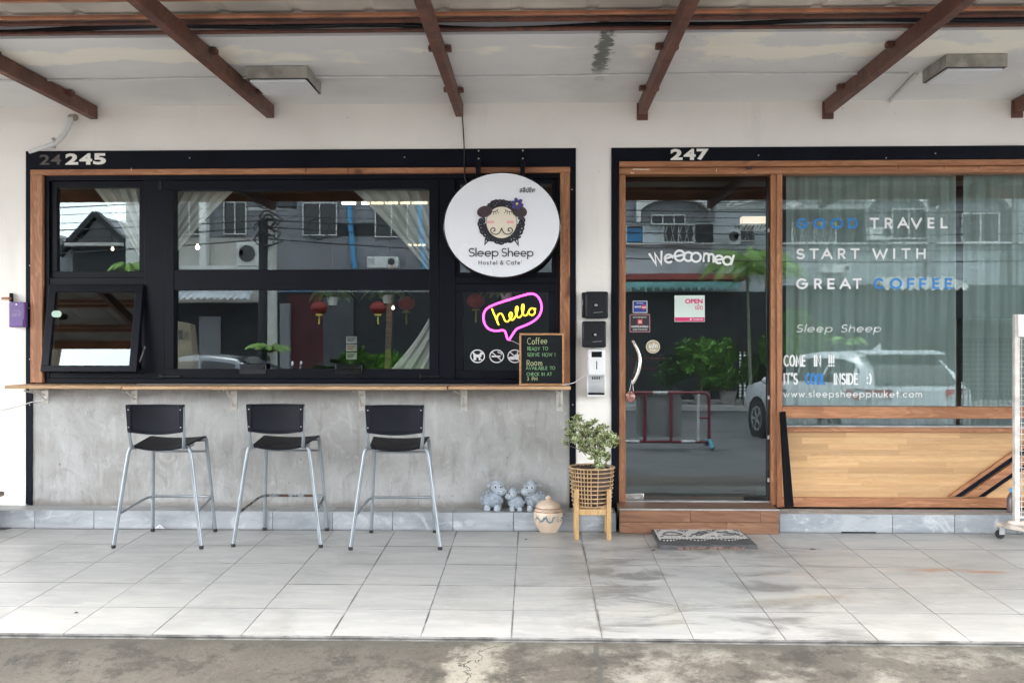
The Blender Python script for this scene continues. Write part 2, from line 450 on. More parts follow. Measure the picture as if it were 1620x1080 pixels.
black_paint = plain('black_paint', (.0035,.0045,.0095), .5, 0, .25, 4, .0008, 60, 'world', .12)
alu_black = plain('black_aluminium', (.0028,.0038,.008), .4, 0, .2, 5, 0, 80, 'world', .15)
concrete = Mat('trowelled_concrete', (.34,.33,.31), .42)
_a = concrete.noise(1.6, 8, .62, 1.2); _b = concrete.noise(5.5, 8, .65, 2.0, concrete.vec((1,1,.7)))
_r = (concrete.noise(4.0, 6, .55, 3.0)*5)._op('FRACT')
_c = concrete.mix(_a.ss(.3,.72), (.31,.30,.28), (.42,.42,.41))
_c = concrete.mix(_b.ss(.5,.72) * .5, _c, (.50,.50,.485))
_c = concrete.mix(_b.ss(.46,.30) * .4, _c, (.20,.187,.16))
_dr = concrete.noise(1, 7, .66, .5, concrete.vec((11, 11, 2.2))); _fs = concrete.noise(17, 8, .7, 1.4, concrete.vec((1,1,.55)))
_c = concrete.mix(_dr.ss(.53,.64) * .28, _c, (.17,.155,.13)); _c = concrete.mix(_dr.ss(.44,.36) * .35, _c, (.52,.52,.50)); _c = concrete.mix(_fs.ss(.60,.68) * .45, _c, (.56,.56,.54)); _c = concrete.mix(_fs.ss(.38,.31) * .3, _c, (.13,.12,.10))
_x, _y, _z = concrete.xyz()
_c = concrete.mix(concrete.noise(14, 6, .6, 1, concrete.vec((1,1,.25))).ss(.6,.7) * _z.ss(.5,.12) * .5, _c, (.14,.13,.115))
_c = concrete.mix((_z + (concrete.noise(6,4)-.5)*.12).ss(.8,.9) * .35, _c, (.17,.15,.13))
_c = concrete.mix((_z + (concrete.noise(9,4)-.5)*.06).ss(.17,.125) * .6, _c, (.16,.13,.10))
_c = concrete.mix(concrete.noise(34, 3).ss(.73,.77), _c, (.08,.075,.07))
concrete.base(_c); concrete.bump(_b + _fs * .5, .007); concrete.roughness(_b * .35 + .28); concrete = concrete.m

def tile_mat(name, ca, cb, dirt=True, rough=.32):
    t = Mat(name, ca, rough)
    v = t.vec((2.2, 9, 6), (0, 0, 24), rnd=9)
    n = t.noise(1, 7, .62, .6, v); fine = t.noise(2.2, 6, .6, .8, t.vec((2.5, 12, 8), (0, 0, 28), rnd=4))
    c = t.mix(n.ss(.3,.7), ca, cb)
    c = t.mix(fine.ss(.57,.66) * .5, c, mul(ca, 1.25))
    c = t.mix(fine.ss(.40,.33) * .4, c, mul(cb, .72))
    c = t.mix(t.rand() * .16, c, mul(cb, .8))
    if dirt:
        x, y, z = t.xyz()
        g = t.noise(2.6, 8, .68, .5, t.vec((.7, 1.6, 1)))
        xj = X(820, YK); jn = t.noise(3.5, 5, .6)
        for k, wd in ((-3, .5), (-2, 1.0), (-1, 1.0), (0, .8), (1, 1.6), (3, .5), (4, .6)):   # grime worked into some joints
            c = t.mix((x - (xj + k*.40) - (y*(-1.0) + YK)*.006).abs().ss(.009*wd, .002) * jn.ss(.42,.58) * .75, c, (.07,.065,.058))
        for k in (1, 2, 3):
            c = t.mix((y - (YK - k*.40)).abs().ss(.012, .004) * jn.ss(.45,.6) * (x - xj + .5).abs().ss(.75, .55) * .7, c, (.07,.065,.058))
        c = t.mix(g.ss(.47,.60) * x.ss(-.05, .4) * x.ss(2.0,1.1) * .72, c, (.13,.125,.112))
        c = t.mix(t.noise(1.5, 8, .7, .2).ss(.52,.62) * .35, c, (.22,.215,.195))
        c = t.mix(t.noise(2.1, 7, .65, .3, t.vec((1,1,1), (0,0,70))).ss(.56,.66) * .3 * x.ss(-.5,1.0), c, (.50,.47,.37))
        c = t.mix((t.noise(1.2, 4) - .42) * 1.2 * y.ss(5.9, 6.15), c, (.15,.14,.12))
        c = t.mix(t.noise(.8, 5).ss(.5,.7) * .25, c, (.55,.53,.46))
        for (px, pv, sx, sy) in ((1475, 897, .28, .05), (1560, 900, .22, .04), (1260, 905, .30, .05), (1290, 940, .34, .04)):
            yy = FY(pv); xx = X(px, yy)
            f = ((x - xx).abs() * (1/sx) + (y - yy).abs() * (1/sy) + (t.noise(7, 5)-.5) * 2.4)
            c = t.mix(f.ss(1.0, .2) * (.75 if px > 1400 else .25), c, (.36,.17,.07))
        c = t.mix(t.noise(60, 3).ss(.75,.79) * .8, c, (.15,.13,.11))
    else:
        x, y, z = t.xyz(); c = t.mix(t.noise(5, 8, .72, .8).ss(.54,.64) * .55, c, (.58,.60,.61)); c = t.mix(z.ss(.02, .0) * .5, c, (.12,.12,.12)); c = t.mix(t.noise(30, 6, .75).ss(.62,.70) * .5, c, (.62,.63,.63))
    t.base(c); t.bump(fine, .0008); t.roughness(n * .2 + (rough-.08))
    return t.m
floor_tile = tile_mat('floor_tile', (.42,.408,.378), (.335,.33,.315))
kerb_tile = tile_mat('kerb_tile', (.40,.415,.425), (.24,.26,.28), False, .35)
kerb_top = tile_mat('kerb_top_tile', (.34,.345,.34), (.26,.265,.26), False, .5)
grout = plain('grout', (.15,.145,.135), .9, 0, .5, 9, .002, 60, 'world')
step_tile = wood('wood_look_step_tile', (.19,.092,.052), (.26,.135,.08), 0, .6, .35, rnd=5, knots=False)

apron = Mat('worn_concrete', (.2,.19,.17), .85)
_x, _y, _z = apron.xyz()
_a = apron.noise(1.1, 7, .6, .1); _b = apron.noise(5.5, 10, .74, .1); _f = apron.noise(55, 6, .8)
_c = apron.mix(_a.ss(.35,.65), (.062,.053,.041), (.105,.092,.073))
_c = apron.mix(_b.ss(.5,.60) * .75, _c, (.034,.029,.022))
_pm = (_x.ss(-.2, .15) * .6 + _x.ss(-3.0,-3.2)) 
_c = apron.mix(apron.noise(2.2, 10, .74, .15).ss(.47,.62) * _pm * (_y.ss(3.2, 3.6)), _c, (.30,.275,.23))
for (u0, vv, sg) in ((758, 1050, 1), (775, 1030, -1)):
    pass
_cr = (_x - X(773, 3.9) + (apron.noise(3.4, 6, .62)-.5)*.7).abs()
_c = apron.mix((_cr - .02 + (_b-.5)*.4).ss(.10,.0) * .55, _c, (.33,.30,.24))
_c = apron.mix(_cr.ss(.008,.003), _c, (.03,.028,.025))
_jt = (_x - X(948, 3.9) + (apron.noise(9, 4)-.5)*.05).abs().ss(.016,.006)
_c = apron.mix(_jt * .85, _c, (.05,.048,.04))
_v = apron.nt.nodes.new('ShaderNodeTexVoronoi'); _v.feature = 'DISTANCE_TO_EDGE'; _v.inputs['Scale'].default_value = 1.1
_vm = apron.nt.nodes.new('ShaderNodeVectorMath'); _vm.operation = 'ADD'
_nz = apron.nt.nodes.new('ShaderNodeTexNoise'); _nz.inputs['Scale'].default_value = 5; _nz.inputs['Detail'].default_value = 6
apron.nt.links.new(apron.co, _nz.inputs['Vector']); apron.nt.links.new(apron.co, _vm.inputs[0]); apron.nt.links.new(_nz.outputs['Color'], _vm.inputs[1])
apron.nt.links.new(_vm.outputs[0], _v.inputs['Vector'])
_ve = E(apron.nt, _v.outputs['Distance']).ss(.006,.002) * apron.noise(.7, 2).ss(.52,.6) * .6
_c = apron.mix(_ve, _c, (.03,.028,.025))
_c = apron.mix((_f - .5) * 1.1 + .25, mul((.15,.14,.12), 1), _c) if False else apron.mix(_f.ss(.58,.70) * .5, apron.mix(_f.ss(.46,.34) * .7, _c, (.018,.016,.013)), (.22,.20,.17))
_c = apron.mix((_y + (apron.noise(5, 4)-.5)*.1).ss(4.07, 4.18) * .6, _c, (.07,.065,.05))
apron.base(_c); apron.bump(_b + _f * .35 + (_ve * -1.0), .012); apron = apron.m
asphalt = plain('asphalt', (.085,.085,.088), .85, 0, .25, 1.2, .004, 90, 'world')

W_O, W_L = (.33,.135,.062), (.50,.24,.118)
wood_x = wood('orange_stained_wood', W_O, W_L, 0)
wood_z = wood('orange_stained_wood_upright', W_O, W_L, 2)
shelf_wood = wood('raw_shelf_wood', (.45,.27,.14), (.60,.40,.23), 0, 1, .6)
plank_wood = wood('pale_plank_wood', (.60,.355,.165), (.69,.44,.22), 0, 1.1, .5, rnd=11, coord='object', knots=False, var=.5, ring=.16)
bamboo = wood('bamboo', (.44,.27,.115), (.55,.36,.17), 2, 1.5, .5, coord='object', knots=False)
rattan = plain('rattan', (.44,.29,.145), .5, 0, .25, 30)
rust_steel = Mat('rust_primer_steel', (.11,.045,.032), .6)
_n = rust_steel.noise(5, 7, .65)
_c = rust_steel.mix(_n.ss(.3,.7), (.10,.042,.032), (.17,.07,.045)); _c = rust_steel.mix(rust_steel.noise(14, 7, .7).ss(.52,.62)*.6, _c, (.05,.03,.025)); _c = rust_steel.mix(rust_steel.noise(9, 7, .7).ss(.58,.66)*.5, _c, (.26,.12,.06))
rust_steel.base(_c); rust_steel.bump(_n, .002); rust_steel = rust_steel.m
purlin_mat = plain('orange_primer_steel', (.38,.16,.085), .6, 0, .35, 5, .001, 40, 'world')
roof_mat = plain('aged_roof_sheet', (.50,.46,.41), .6, .0, .3, 1.6, .002, 30, 'world')
galv = plain('galvanised', (.42,.42,.41), .45, .5, .2, 9)
stool_metal = plain('silver_lacquered_steel', (.25,.275,.29), .33, .55, .10, 8)
stool_plastic = plain('black_plastic', (.006,.007,.012), .5, 0, .2, 8, .0004, 200, 'object', .2)
rubber = plain('black_rubber', (.015,.015,.015), .8)
steel = plain('brushed_steel', (.62,.58,.52), .22, .95, .1, 20)
white_plastic = plain('white_plastic', (.80,.80,.80), .35, 0, .03, 4)
dirty_white = plain('dirty_white_metal', (.60,.57,.52), .5, .1, .2, 12)
dark_plastic = plain('charcoal_plastic', (.008,.009,.012), .42, 0, .1, 6, 0, 80, 'object', .3)
gloss_black = plain('gloss_black', (.008,.008,.01), .12, 0, .1, 6)
vinyl_white = plain('white_vinyl', (.80,.81,.80), .5, 0, .03)
vinyl_blue = plain('blue_vinyl', (.02,.20,.55), .5, 0, .05)
print_black = plain('black_print', (.012,.012,.018), .5, 0, .05)
sign_white = plain('white_acrylic', (.82,.83,.86), .25, 0, .015, 2)
cream_print = plain('cream_print', (.78,.70,.56), .5, 0, .02)
brown_print = plain('brown_print', (.06,.035,.035), .5, 0, .1)
pink_print = plain('pink_print', (.80,.42,.42), .5, 0, .03)
purple_print = plain('purple_print', (.06,.05,.22), .5, 0, .1)
yellow_print = plain('yellow_print', (.75,.6,.12), .5, 0, .1)
number_white = plain('white_numeral_paint', (.82,.80,.74), .5, 0, .05)
faded = plain('faded_numeral_paint', (.09,.075,.07), .6, 0, .5, 40)
purple_box = plain('purple_plastic', (.14,.075,.25), .4, 0, .1, 6)
chalk_board = plain('chalkboard', (.007,.010,.011), .7, 0, .25, 5, 0, 80, 'object', .2)
chalk = plain('chalk_green', (.22,.42,.20), .8, 0, .1)
chalk_w = plain('chalk_yellow', (.42,.45,.24), .8, 0, .1)
clay = plain('sheep_grey_resin', (.30,.34,.38), .7, 0, .22, 14, .003, 60)
clay_face = plain('sheep_face_resin', (.34,.38,.42), .65, 0, .12, 10, .001, 60)
ceramic = Mat('cream_ceramic', (.62,.46,.33), .25, 0, .5, 'object')
_x, _y, _z = ceramic.xyz()
_c = ceramic.mix(ceramic.noise(4, 4).ss(.3,.7), (.66,.53,.41), (.57,.44,.33)); ceramic.base(_c); ceramic = ceramic.m
jar_blue = plain('jar_blue_glaze', (.12,.19,.22), .3, 0, .2, 20)
jar_brown = plain('jar_brown_glaze', (.40,.20,.12), .3, 0, .2, 20)
soil = plain('soil', (.045,.03,.022), .95, 0, .5, 30, .006, 70)
pot_brown = plain('brown_pot', (.07,.04,.03), .6)
leaf_g = plain('variegated_leaf_green', (.085,.16,.04), .5, 0, .35, 9)
leaf_c = plain('variegated_leaf_cream', (.66,.68,.40), .5, 0, .2, 9)
bark = plain('bark', (.16,.12,.08), .9, 0, .3, 20, .003, 60)
leaf_dark = plain('dark_foliage', (.035,.085,.025), .5, 0, .5, 1.5, 0, 80, 'world')
leaf_mid = plain('bright_foliage', (.12,.26,.045), .5, 0, .45, 1.5, 0, 80, 'world')
leaf_palm = plain('palm_foliage', (.20,.34,.07), .45, 0, .4, 1.5, 0, 80, 'world')
mat_rubber = plain('doormat_rubber', (.065,.065,.066), .8, 0, .2, 20)
mat_pale = plain('doormat_worn_pile', (.46,.44,.41), .95, 0, .25, 60, .003, 200)
dark_board = wood('dark_painted_board', (.004,.004,.006), (.008,.008,.010), 2, 1, .75, knots=False)
dark_board.node_tree.nodes['Principled BSDF'].inputs['Specular IOR Level'].default_value = .1
conduit = plain('pvc_conduit', (.66,.66,.64), .5, 0, .08, 6)
cable_black = plain('black_cable', (.012,.012,.014), .5)
diffuser = plain('lamp_diffuser', (.72,.74,.76), .35, 0, .04, 8)
lamp_metal = plain('aged_lamp_metal', (.34,.32,.28), .5, .2, .25, 14)
curtain_m = None

def glass_mat(name, ior=1.9, tint=(.80,.86,.84)):
    m = bpy.data.materials.new(name); m.use_nodes = True; nt = m.node_tree
    for n in list(nt.nodes): nt.nodes.remove(n)
    out = nt.nodes.new('ShaderNodeOutputMaterial'); mx = nt.nodes.new('ShaderNodeMixShader')
    tr = nt.nodes.new('ShaderNodeBsdfTransparent'); tr.inputs['Color'].default_value = (*tint, 1)
    gl = nt.nodes.new('ShaderNodeBsdfGlossy'); gl.inputs['Roughness'].default_value = 0; gl.inputs['Color'].default_value = (.86, .98, 1, 1)
    lw = nt.nodes.new('ShaderNodeLayerWeight'); lw.inputs['Blend'].default_value = .5
    f0 = ((ior-1)/(ior+1))**2; fr = (E(nt, lw.outputs['Facing'])._op('POWER', 5.0)) * (1-f0) + f0
    nt.links.new(fr.s, mx.inputs[0]); nt.links.new(tr.outputs[0], mx.inputs[1]); nt.links.new(gl.outputs[0], mx.inputs[2])
    nt.links.new(mx.outputs[0], out.inputs['Surface'])
    return m
glass = glass_mat('shop_glass', 1.98, (.90,.95,.93))
glass_far = glass_mat('street_glass', 1.8, (.3,.33,.35))
def sheer(name, col, op=.6):
    m = bpy.data.materials.new(name); m.use_nodes = True; nt = m.node_tree
    for n in list(nt.nodes): nt.nodes.remove(n)
    out = nt.nodes.new('ShaderNodeOutputMaterial'); mx = nt.nodes.new('ShaderNodeMixShader'); m2 = nt.nodes.new('ShaderNodeMixShader')
    tr = nt.nodes.new('ShaderNodeBsdfTransparent'); di = nt.nodes.new('ShaderNodeBsdfDiffuse'); tl = nt.nodes.new('ShaderNodeBsdfTranslucent')
    di.inputs['Color'].default_value = (*col, 1); tl.inputs['Color'].default_value = (*col, 1)
    m2.inputs[0].default_value = .35; mx.inputs[0].default_value = op
    nt.links.new(di.outputs[0], m2.inputs[1]); nt.links.new(tl.outputs[0], m2.inputs[2])
    nt.links.new(tr.outputs[0], mx.inputs[1]); nt.links.new(m2.outputs[0], mx.inputs[2]); nt.links.new(mx.outputs[0], out.inputs['Surface'])
    return m
curtain_m = sheer('sheer_curtain', (.66,.67,.61), .84)
curtain_g = sheer('grey_green_curtain', (.38,.47,.445), .84)
def emit(name, col, s):
    m = bpy.data.materials.new(name); m.use_nodes = True; b = m.node_tree.nodes['Principled BSDF']
    b.inputs['Base Color'].default_value = (*mul(col, .6), 1); b.inputs['Emission Color'].default_value = (*col, 1); b.inputs['Emission Strength'].default_value = s
    return m
neon_pink = emit('neon_pink', (1, .06, .55), .7)
neon_yellow = emit('neon_yellow', (1, .62, .03), .5)
lamp_warm = emit('warm_lamp', (1, .80, .52), 1.2)
lantern_red = emit('lantern_red', (.35, .03, .015), .012)
# ================================================================== THE SETTING
# terrace: sloping bed with separate tiles
T = .40
TA = math.atan(SLOPE)
Y_EDGE = 4.175
fl = MB(); XL, XR = -6.0, 6.0
fl.add([(XL, Y_EDGE+.012, floor_z(Y_EDGE)-.0022), (XR, Y_EDGE+.012, floor_z(Y_EDGE)-.0022), (XR, YK+.1, floor_z(YK)-.0018), (XL, YK+.1, floor_z(YK)-.0018),
        (XL, Y_EDGE+.012, -.5), (XR, Y_EDGE+.012, -.5), (XR, YK+.1, -.5), (XL, YK+.1, -.5)],
       [(0,1,2,3),(4,7,6,5),(0,4,5,1),(1,5,6,2),(2,6,7,3),(3,7,4,0)])
floor = fl.build('floor', grout, kind='structure')
def tile_mesh(w, d, t=.010):
    b = MB(); b.box(-w/2, w/2, -d/2, d/2, -t, 0)
    me = bpy.data.meshes.new('tile'); me.from_pydata([tuple(p) for p in b.v], [], b.f)
    bm = bmesh.new(); bm.from_mesh(me); bmesh.ops.bevel(bm, geom=[e for e in bm.edges], offset=.0004, segments=1, affect='EDGES')
    bmesh.ops.recalc_face_normals(bm, faces=bm.faces); bm.to_mesh(me); bm.free()
    me.materials.append(floor_tile); me.materials.append(grout)
    for p in me.polygons: p.material_index = 0 if p.normal.z > .9 else 1
    return me
XJ = X(820, YK)                    # a joint that runs to the kerb here
full = tile_mesh(T-.0022, T-.0048); last_d = (YK - 4*T) - Y_EDGE
part = tile_mesh(T-.0022, last_d-.0045)
rt = random.Random(3)
for r in range(5):
    for c in range(-13, 16):
        me = full if r < 4 else part
        d = T if r < 4 else last_d
        yc = YK - r*T - d/2
        xc = XJ + (c+.5)*T + (YK - yc)*.006
        o = bpy.data.objects.new('tile', me); COL.objects.link(o); o.parent = floor
        o.location = Vector((xc, yc, floor_z(yc) + rt.uniform(0, .0012))) - Vector(floor.location)
        o.rotation_euler = (TA + rt.uniform(-.0008, .0008), rt.uniform(-.0008, .0008), 0)

# worn concrete ramp in front, then the road
nx, ny = 40, 14; vs = []; fs = []
for j in range(ny+1):
    for i in range(nx+1):
        x = -14 + 28*i/nx; y = Y_EDGE + .006 - (Y_EDGE - 1.2)*j/ny
        z = floor_z(Y_EDGE) - .022 - (.29 * min(1, (j/ny))) + rt.uniform(-.003, .003)
        vs.append((x, y, z))
for j in range(ny):
    for i in range(nx): a = j*(nx+1)+i; fs.append((a, a+nx+1, a+nx+2, a+1))
b = MB(); b.add(vs, fs); b.build('ramp', apron, kind='structure')
ROAD = -.40
b = MB(); b.add([(-400,-400,ROAD),(400,-400,ROAD),(400,1.205,ROAD),(-400,1.205,ROAD)], [(0,1,2,3)]); b.build('road', asphalt, kind='structure')
b = MB(); b.add([(-400,1.2,-.43),(400,1.2,-.43),(400,400,-.43),(-400,400,-.43)], [(0,1,2,3)]); b.build('ground', grout, kind='structure')
b = MB(); b.box(-60, 60, -13.2, -10.4, ROAD-.02, ROAD+.13)
b.build('pavement', plain('pavement_concrete', (.34,.33,.31), .85, 0, .15, 2, .003, 40, 'world'), kind='structure', bevel=.02)

# ================================================================== THE SHOP BUILDING
shop = thing('shop_building', 'white shop building with a black framed cafe window, glass door and curtained display window', 'building', (0, YW, 0))
YB = 6.62                          # back of the front wall
zt = 2.83                          # ceiling height
def bx(name, mat, x0, x1, y0, y1, z0, z1, parent=shop, bevel=0, label=None):
    q = MB(); q.box(x0, x1, y0, y1, z0, z1); return q.build(name, mat, parent, bevel, label=label)
LX0, LX1 = X(42, YW), X(911, YW)          # left bay
RX0 = X(967, YW)                          # right bay
zL_top = Z(235, YW)                       # top of both dark surrounds
bx('upper_wall', white_paint, XL, XR, YW, YB, zL_top, zt+.6)
bx('end_wall', white_paint, XL, LX0, YW-.012, YB, 0, zL_top)
bx('wall_pillar', white_paint, LX1, RX0, YW, YB, 0, zL_top)
zc = Z(607, YW)                           # top of dado
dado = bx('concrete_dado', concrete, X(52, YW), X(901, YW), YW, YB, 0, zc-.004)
# kerb ledge, its face tiles and top tiles
YKt = YK + .012
bx('ledge', grout, XL, X(975, YK), YKt, YB, -.1, .109)
bx('ledge', grout, X(1233, YK), XR, YKt, YB, -.1, .109)
def kerb_run(x0, x1, off):
    x = x0; k = 0
    xs = [x0]; q = off
    while q <= x0: q += T*.985
    while q < x1 - .03: xs.append(q); q += T*.985
    xs.append(x1)
    for a, c in zip(xs[:-1], xs[1:]):
        q = MB(); q.box(a+.0015, c-.0015, YK+rt.uniform(-.001,.001), YKt-.0005, .0015, .121); q.build('tile', kerb_tile, shop, .0015, 1)
        q = MB(); q.box(a+.0015, c-.0015, YKt+.001, YW-.003, .1095, .119+rt.uniform(0,.001)); q.build('tile', kerb_top, shop, .0012, 1)
kerb_run(XL, X(975, YK), X(62, YK) - 5*T)
kerb_run(X(1233, YK), XR, X(1412, YK))
# doorstep clad in wood look tiles
SY = 6.10; sz = CZ - (804-HZ)*SY/F
sx0, sx1 = X(980, SY), X(1233, SY)
bx('doorstep', grout, sx0+.005, sx1-.005, SY+.012, YB+.1, -.05, sz-.011)
xm1, xm2 = X(1092, SY), X(1203, SY)
zm = sz*.47
for (a, c, z0, z1) in ((sx0, xm1, zm+.001, sz-.006), (xm1, xm2, zm+.001, sz-.006), (xm2, sx1, zm+.001, sz-.006), (sx0, X(1150, SY), .001, zm-.001), (X(1150, SY), sx1, .001, zm-.001)):
    q = MB(); q.box(a+.001, c-.001, SY, SY+.0115, z0, z1); q.build('tile', step_tile, shop, .001, 1)
for (a, c) in ((sx0, xm1), (xm1, xm2), (xm2, sx1)):
    q = MB(); q.box(a+.001, c-.001, SY+.0125, YB, sz-.0105, sz); q.build('tile', step_tile, shop, .001, 1)
bx('step_edge_trim', galv, sx0, sx1, SY-.002, SY+.012, sz-.0055, sz+.002)

# ceiling slab with the overhang, peeling paint
Y_SL = 4.955
bx('ceiling', ceil_paint, XL, XR, Y_SL, YW, zt, zt+.16)
# painted dark surround of the left window
yb = YW - .010
def sur(x0, x1, z0, z1): return bx('surround_board', black_paint, x0, x1, yb, YW+.04, z0, z1, bevel=.002)
zi = Z(264, YW)
sur(LX0, LX1, zi, zL_top)
sur(LX0, X(52, YW), .125, zi-.001)
sur(X(901, YW), LX1, .125, zi-.001)
# right surround
sur(RX0, XR, Z(258, YW), zL_top)
sur(RX0, X(978, YW), .125, Z(258, YW)-.001)

# ---------------------------------------------------------------- left window
wy = YW - .018
def wbox(parent, name, mat, u0, v0, u1, v1, Y, y0, y1, bevel=.002, label=None):
    q = MB(); q.box(X(u0, Y), X(u1, Y), y0, y1, Z(v1, Y), Z(v0, Y)); return q.build(name, mat, parent, bevel, label=label)
wf = thing('window', None, None); wf.parent = shop; wf.location = (X(470, YW), 0, Z(440, YW)); WINL = wf
wbox(wf, 'wood_frame', wood_x, 50, 265, 902, 274, YW, wy, YW+.1)
wbox(wf, 'wood_frame', wood_z, 50, 274.3, 69, 606, YW, wy+.001, YW+.1)
wbox(wf, 'wood_frame', wood_z, 886, 274.3, 901.5, 606, YW, wy+.001, YW+.1)
AY = YW + .030
def frame(parent, name, mat, u0, v0, u1, v1, w, Y, y0, y1, wb=None):
    """a mitred rectangle of profile width w px (bottom wb)"""
    wb = wb or w
    x0, x1, z1, z0 = X(u0, Y), X(u1, Y), Z(v0, Y), Z(v1, Y); s_ = Y/F; a = w*s_; c = wb*s_
    q = MB()
    for (px0, px1, pz0, pz1) in ((x0, x1, z1-a, z1), (x0, x1, z0, z0+c), (x0, x0+a, z0+c, z1-a), (x1-a, x1, z0+c, z1-a)):
        q.box(px0, px1, y0, y1, pz0, pz1)
    return q.build(name, mat, parent, .002)
# heavy outer frame and posts
wbox(wf, 'metal_frame', alu_black, 69.5, 274.5, 885.5, 283, AY, AY-.02, AY+.08)
wbox(wf, 'metal_frame', alu_black, 69.5, 599, 885.5, 606.5, AY, AY-.02, AY+.08)
wbox(wf, 'metal_frame', alu_black, 69.5, 283.2, 80, 598.8, AY, AY-.02, AY+.08)
wbox(wf, 'metal_frame', alu_black, 230, 283.2, 262, 598.8, AY, AY-.02, AY+.08)
wbox(wf, 'metal_frame', alu_black, 695, 283.2, 720, 598.8, AY, AY-.02, AY+.08)
wbox(wf, 'metal_frame', alu_black, 880, 283.2, 885.5, 598.8, AY, AY-.02, AY+.08)
wbox(wf, 'metal_frame', alu_black, 80.2, 438, 229.8, 449, AY, AY-.014, AY+.08)
wbox(wf, 'metal_frame', alu_black, 720.2, 438, 879.8, 448, AY, AY-.014, AY+.08)
wbox(wf, 'metal_frame', alu_black, 80.2, 591, 229.8, 598.8, AY, AY-.016, AY+.08)
frame(wf, 'sash', alu_black, 80.3, 283.3, 229.8, 437.8, 10, AY, AY+.002, AY+.06)
frame(wf, 'sash', alu_black, 720.3, 283.3, 879.8, 437.8, 7, AY, AY+.002, AY+.06)
sash = frame(wf, 'sash', alu_black, 262.3, 284, 694.6, 598.6, 15, AY, AY-.026, AY+.05)
wbox(wf, 'sash', alu_black, 277.6, 426, 679.3, 458, AY, AY-.024, AY+.05)
frame(wf, 'sash', alu_black, 720.3, 448.3, 879.8, 598.6, 13, AY, AY-.012, AY+.05)
def pane(parent, u0, v0, u1, v1, Y, mat=glass, th=.0):
    q = MB(); q.add([(X(u0,Y), Y, Z(v1,Y)), (X(u1,Y), Y, Z(v1,Y)), (X(u1,Y), Y, Z(v0,Y)), (X(u0,Y), Y, Z(v0,Y))], [(0,1,2,3)])
    return q.build('pane', mat, parent)
GY = AY + .022
for r in ((89, 292, 232, 439), (274, 298, 682, 428), (274, 456, 682, 586), (724, 289, 877, 438), (730, 458, 868, 588)):
    pane(wf, *r, GY)
for u in (381, 532):            # sash handles
    q = MB(); q.box(X(u, AY), X(u+42, AY), AY-.034, AY-.0265, Z(592, AY), Z(576, AY))
    q.box(X(u+3, AY), X(u+39, AY), AY-.055, AY-.034, Z(583, AY), Z(579.5, AY)); q.build('sash_handle', gloss_black, wf, .002)
for (u0, u1) in ((256, 288), (665, 697)):
    q = MB(); q.box(X(u0, AY), X(u1, AY), AY-.045, AY-.029, Z(597, AY), Z(594, AY)); q.box(X(u0, AY), X(u0, AY)+.02, AY-.05, AY-.029, Z(598, AY), Z(592, AY)); q.build('window_stay', gloss_black, wf, .001)
q = MB(); q.box(X(253, AY), X(257.5, AY), AY-.024, AY-.0205, Z(298, AY), Z(284, AY)); q.build('window_stay', dark_plastic, wf)
# propped open awning sash, lower left
op = thing('window', 'small top hung sash propped open over the counter', None); op.parent = shop
hz = Z(449.5, AY-.02); op.location = (0, AY-.034-YW, hz); 
TILT = rad(11)
x0, x1 = X(83, AY), X(231, AY); hh = hz - Z(590, AY)
def local(name, mat, boxes, bevel=.002):
    q = MB()
    for bb in boxes: q.box(*bb)
    base = Vector((0, 0, 0)); me = bpy.data.meshes.new(name); me.from_pydata([tuple(p) for p in q.v], [], q.f); me.materials.append(mat)
    o = bpy.data.objects.new(name, me); COL.objects.link(o); o.parent = op
    if bevel: m_ = o.modifiers.new('bevel', 'BEVEL'); m_.width = bevel; m_.segments = 2
    return o
s_ = .051
local('sash', alu_black, [(x0, x1, -.012, .03, -s_, 0), (x0, x1, -.012, .03, -hh, -hh+s_*.8), (x0, x0+s_, -.012, .03, -hh+s_*.8, -s_), (x1-s_, x1, -.012, .03, -hh+s_*.8, -s_)])
me = bpy.data.meshes.new('pane'); me.from_pydata([(x0+.04, .004, -hh+.03), (x1-.04, .004, -hh+.03), (x1-.04, .004, -.04), (x0+.04, .004, -.04)], [], [(0,1,2,3)]); me.materials.append(glass)
o = bpy.data.objects.new('pane', me); COL.objects.link(o); o.parent = op
op.rotation_euler = (-TILT, 0, 0)
frame(wf, 'metal_frame', alu_black, 80.2, 449.2, 229.8, 590.8, 6, AY, AY, AY+.06)
q = MB(); q.bar((x1+.006, AY-.03, hz-.42), (x1+.006, AY-.12, hz-.52), .004, .012); q.build('window_stay', galv, wf)
tag(MB.build((lambda q: (q.stroke([(x0+.075, hz-.2), (x0+.10, hz-.2)], .022, AY-.115, .001), q)[1])(MB()), 'sticker', plain('pale_green_print', (.45,.62,.50), .5)),
    'small pale green square sticker on the propped open sash', 'sticker')

# ---------------------------------------------------------------- right bay: door, post, display window
DY = 6.43
dw = thing('window', None, None); dw.parent = shop; dw.location = (X(1430, DY), 0, Z(460, DY))
zr = .125
def pbox(parent, name, mat, u0, v0, u1, v1, Y, d0, d1, bevel=.003, label=None):
    q = MB(); q.box(X(u0, Y), X(u1, Y), Y+d0, Y+d1, Z(v1, Y), Z(v0, Y)); return q.build(name, mat, parent, bevel, label=label)
pbox(dw, 'wood_frame', wood_x, 978, 260, 2150, 268.5, DY, -.085, .05)
pbox(dw, 'wood_frame', wood_x, 978, 269, 2150, 279, DY, -.055, .05)
pbox(dw, 'wood_frame', wood_z, 978, 279.3, 988.5, 792, DY, -.05, .05)
pbox(dw, 'wood_frame', wood_z, 1217, 279.3, 1225, 795, DY, -.05, .05)
pbox(dw, 'wood_frame', wood_z, 1225.3, 279.3, 1234, 798, DY, -.062, .05)
pbox(dw, 'wood_frame', wood_x, 1234.3, 641.5, 2150, 659.5, DY, -.058, .04)
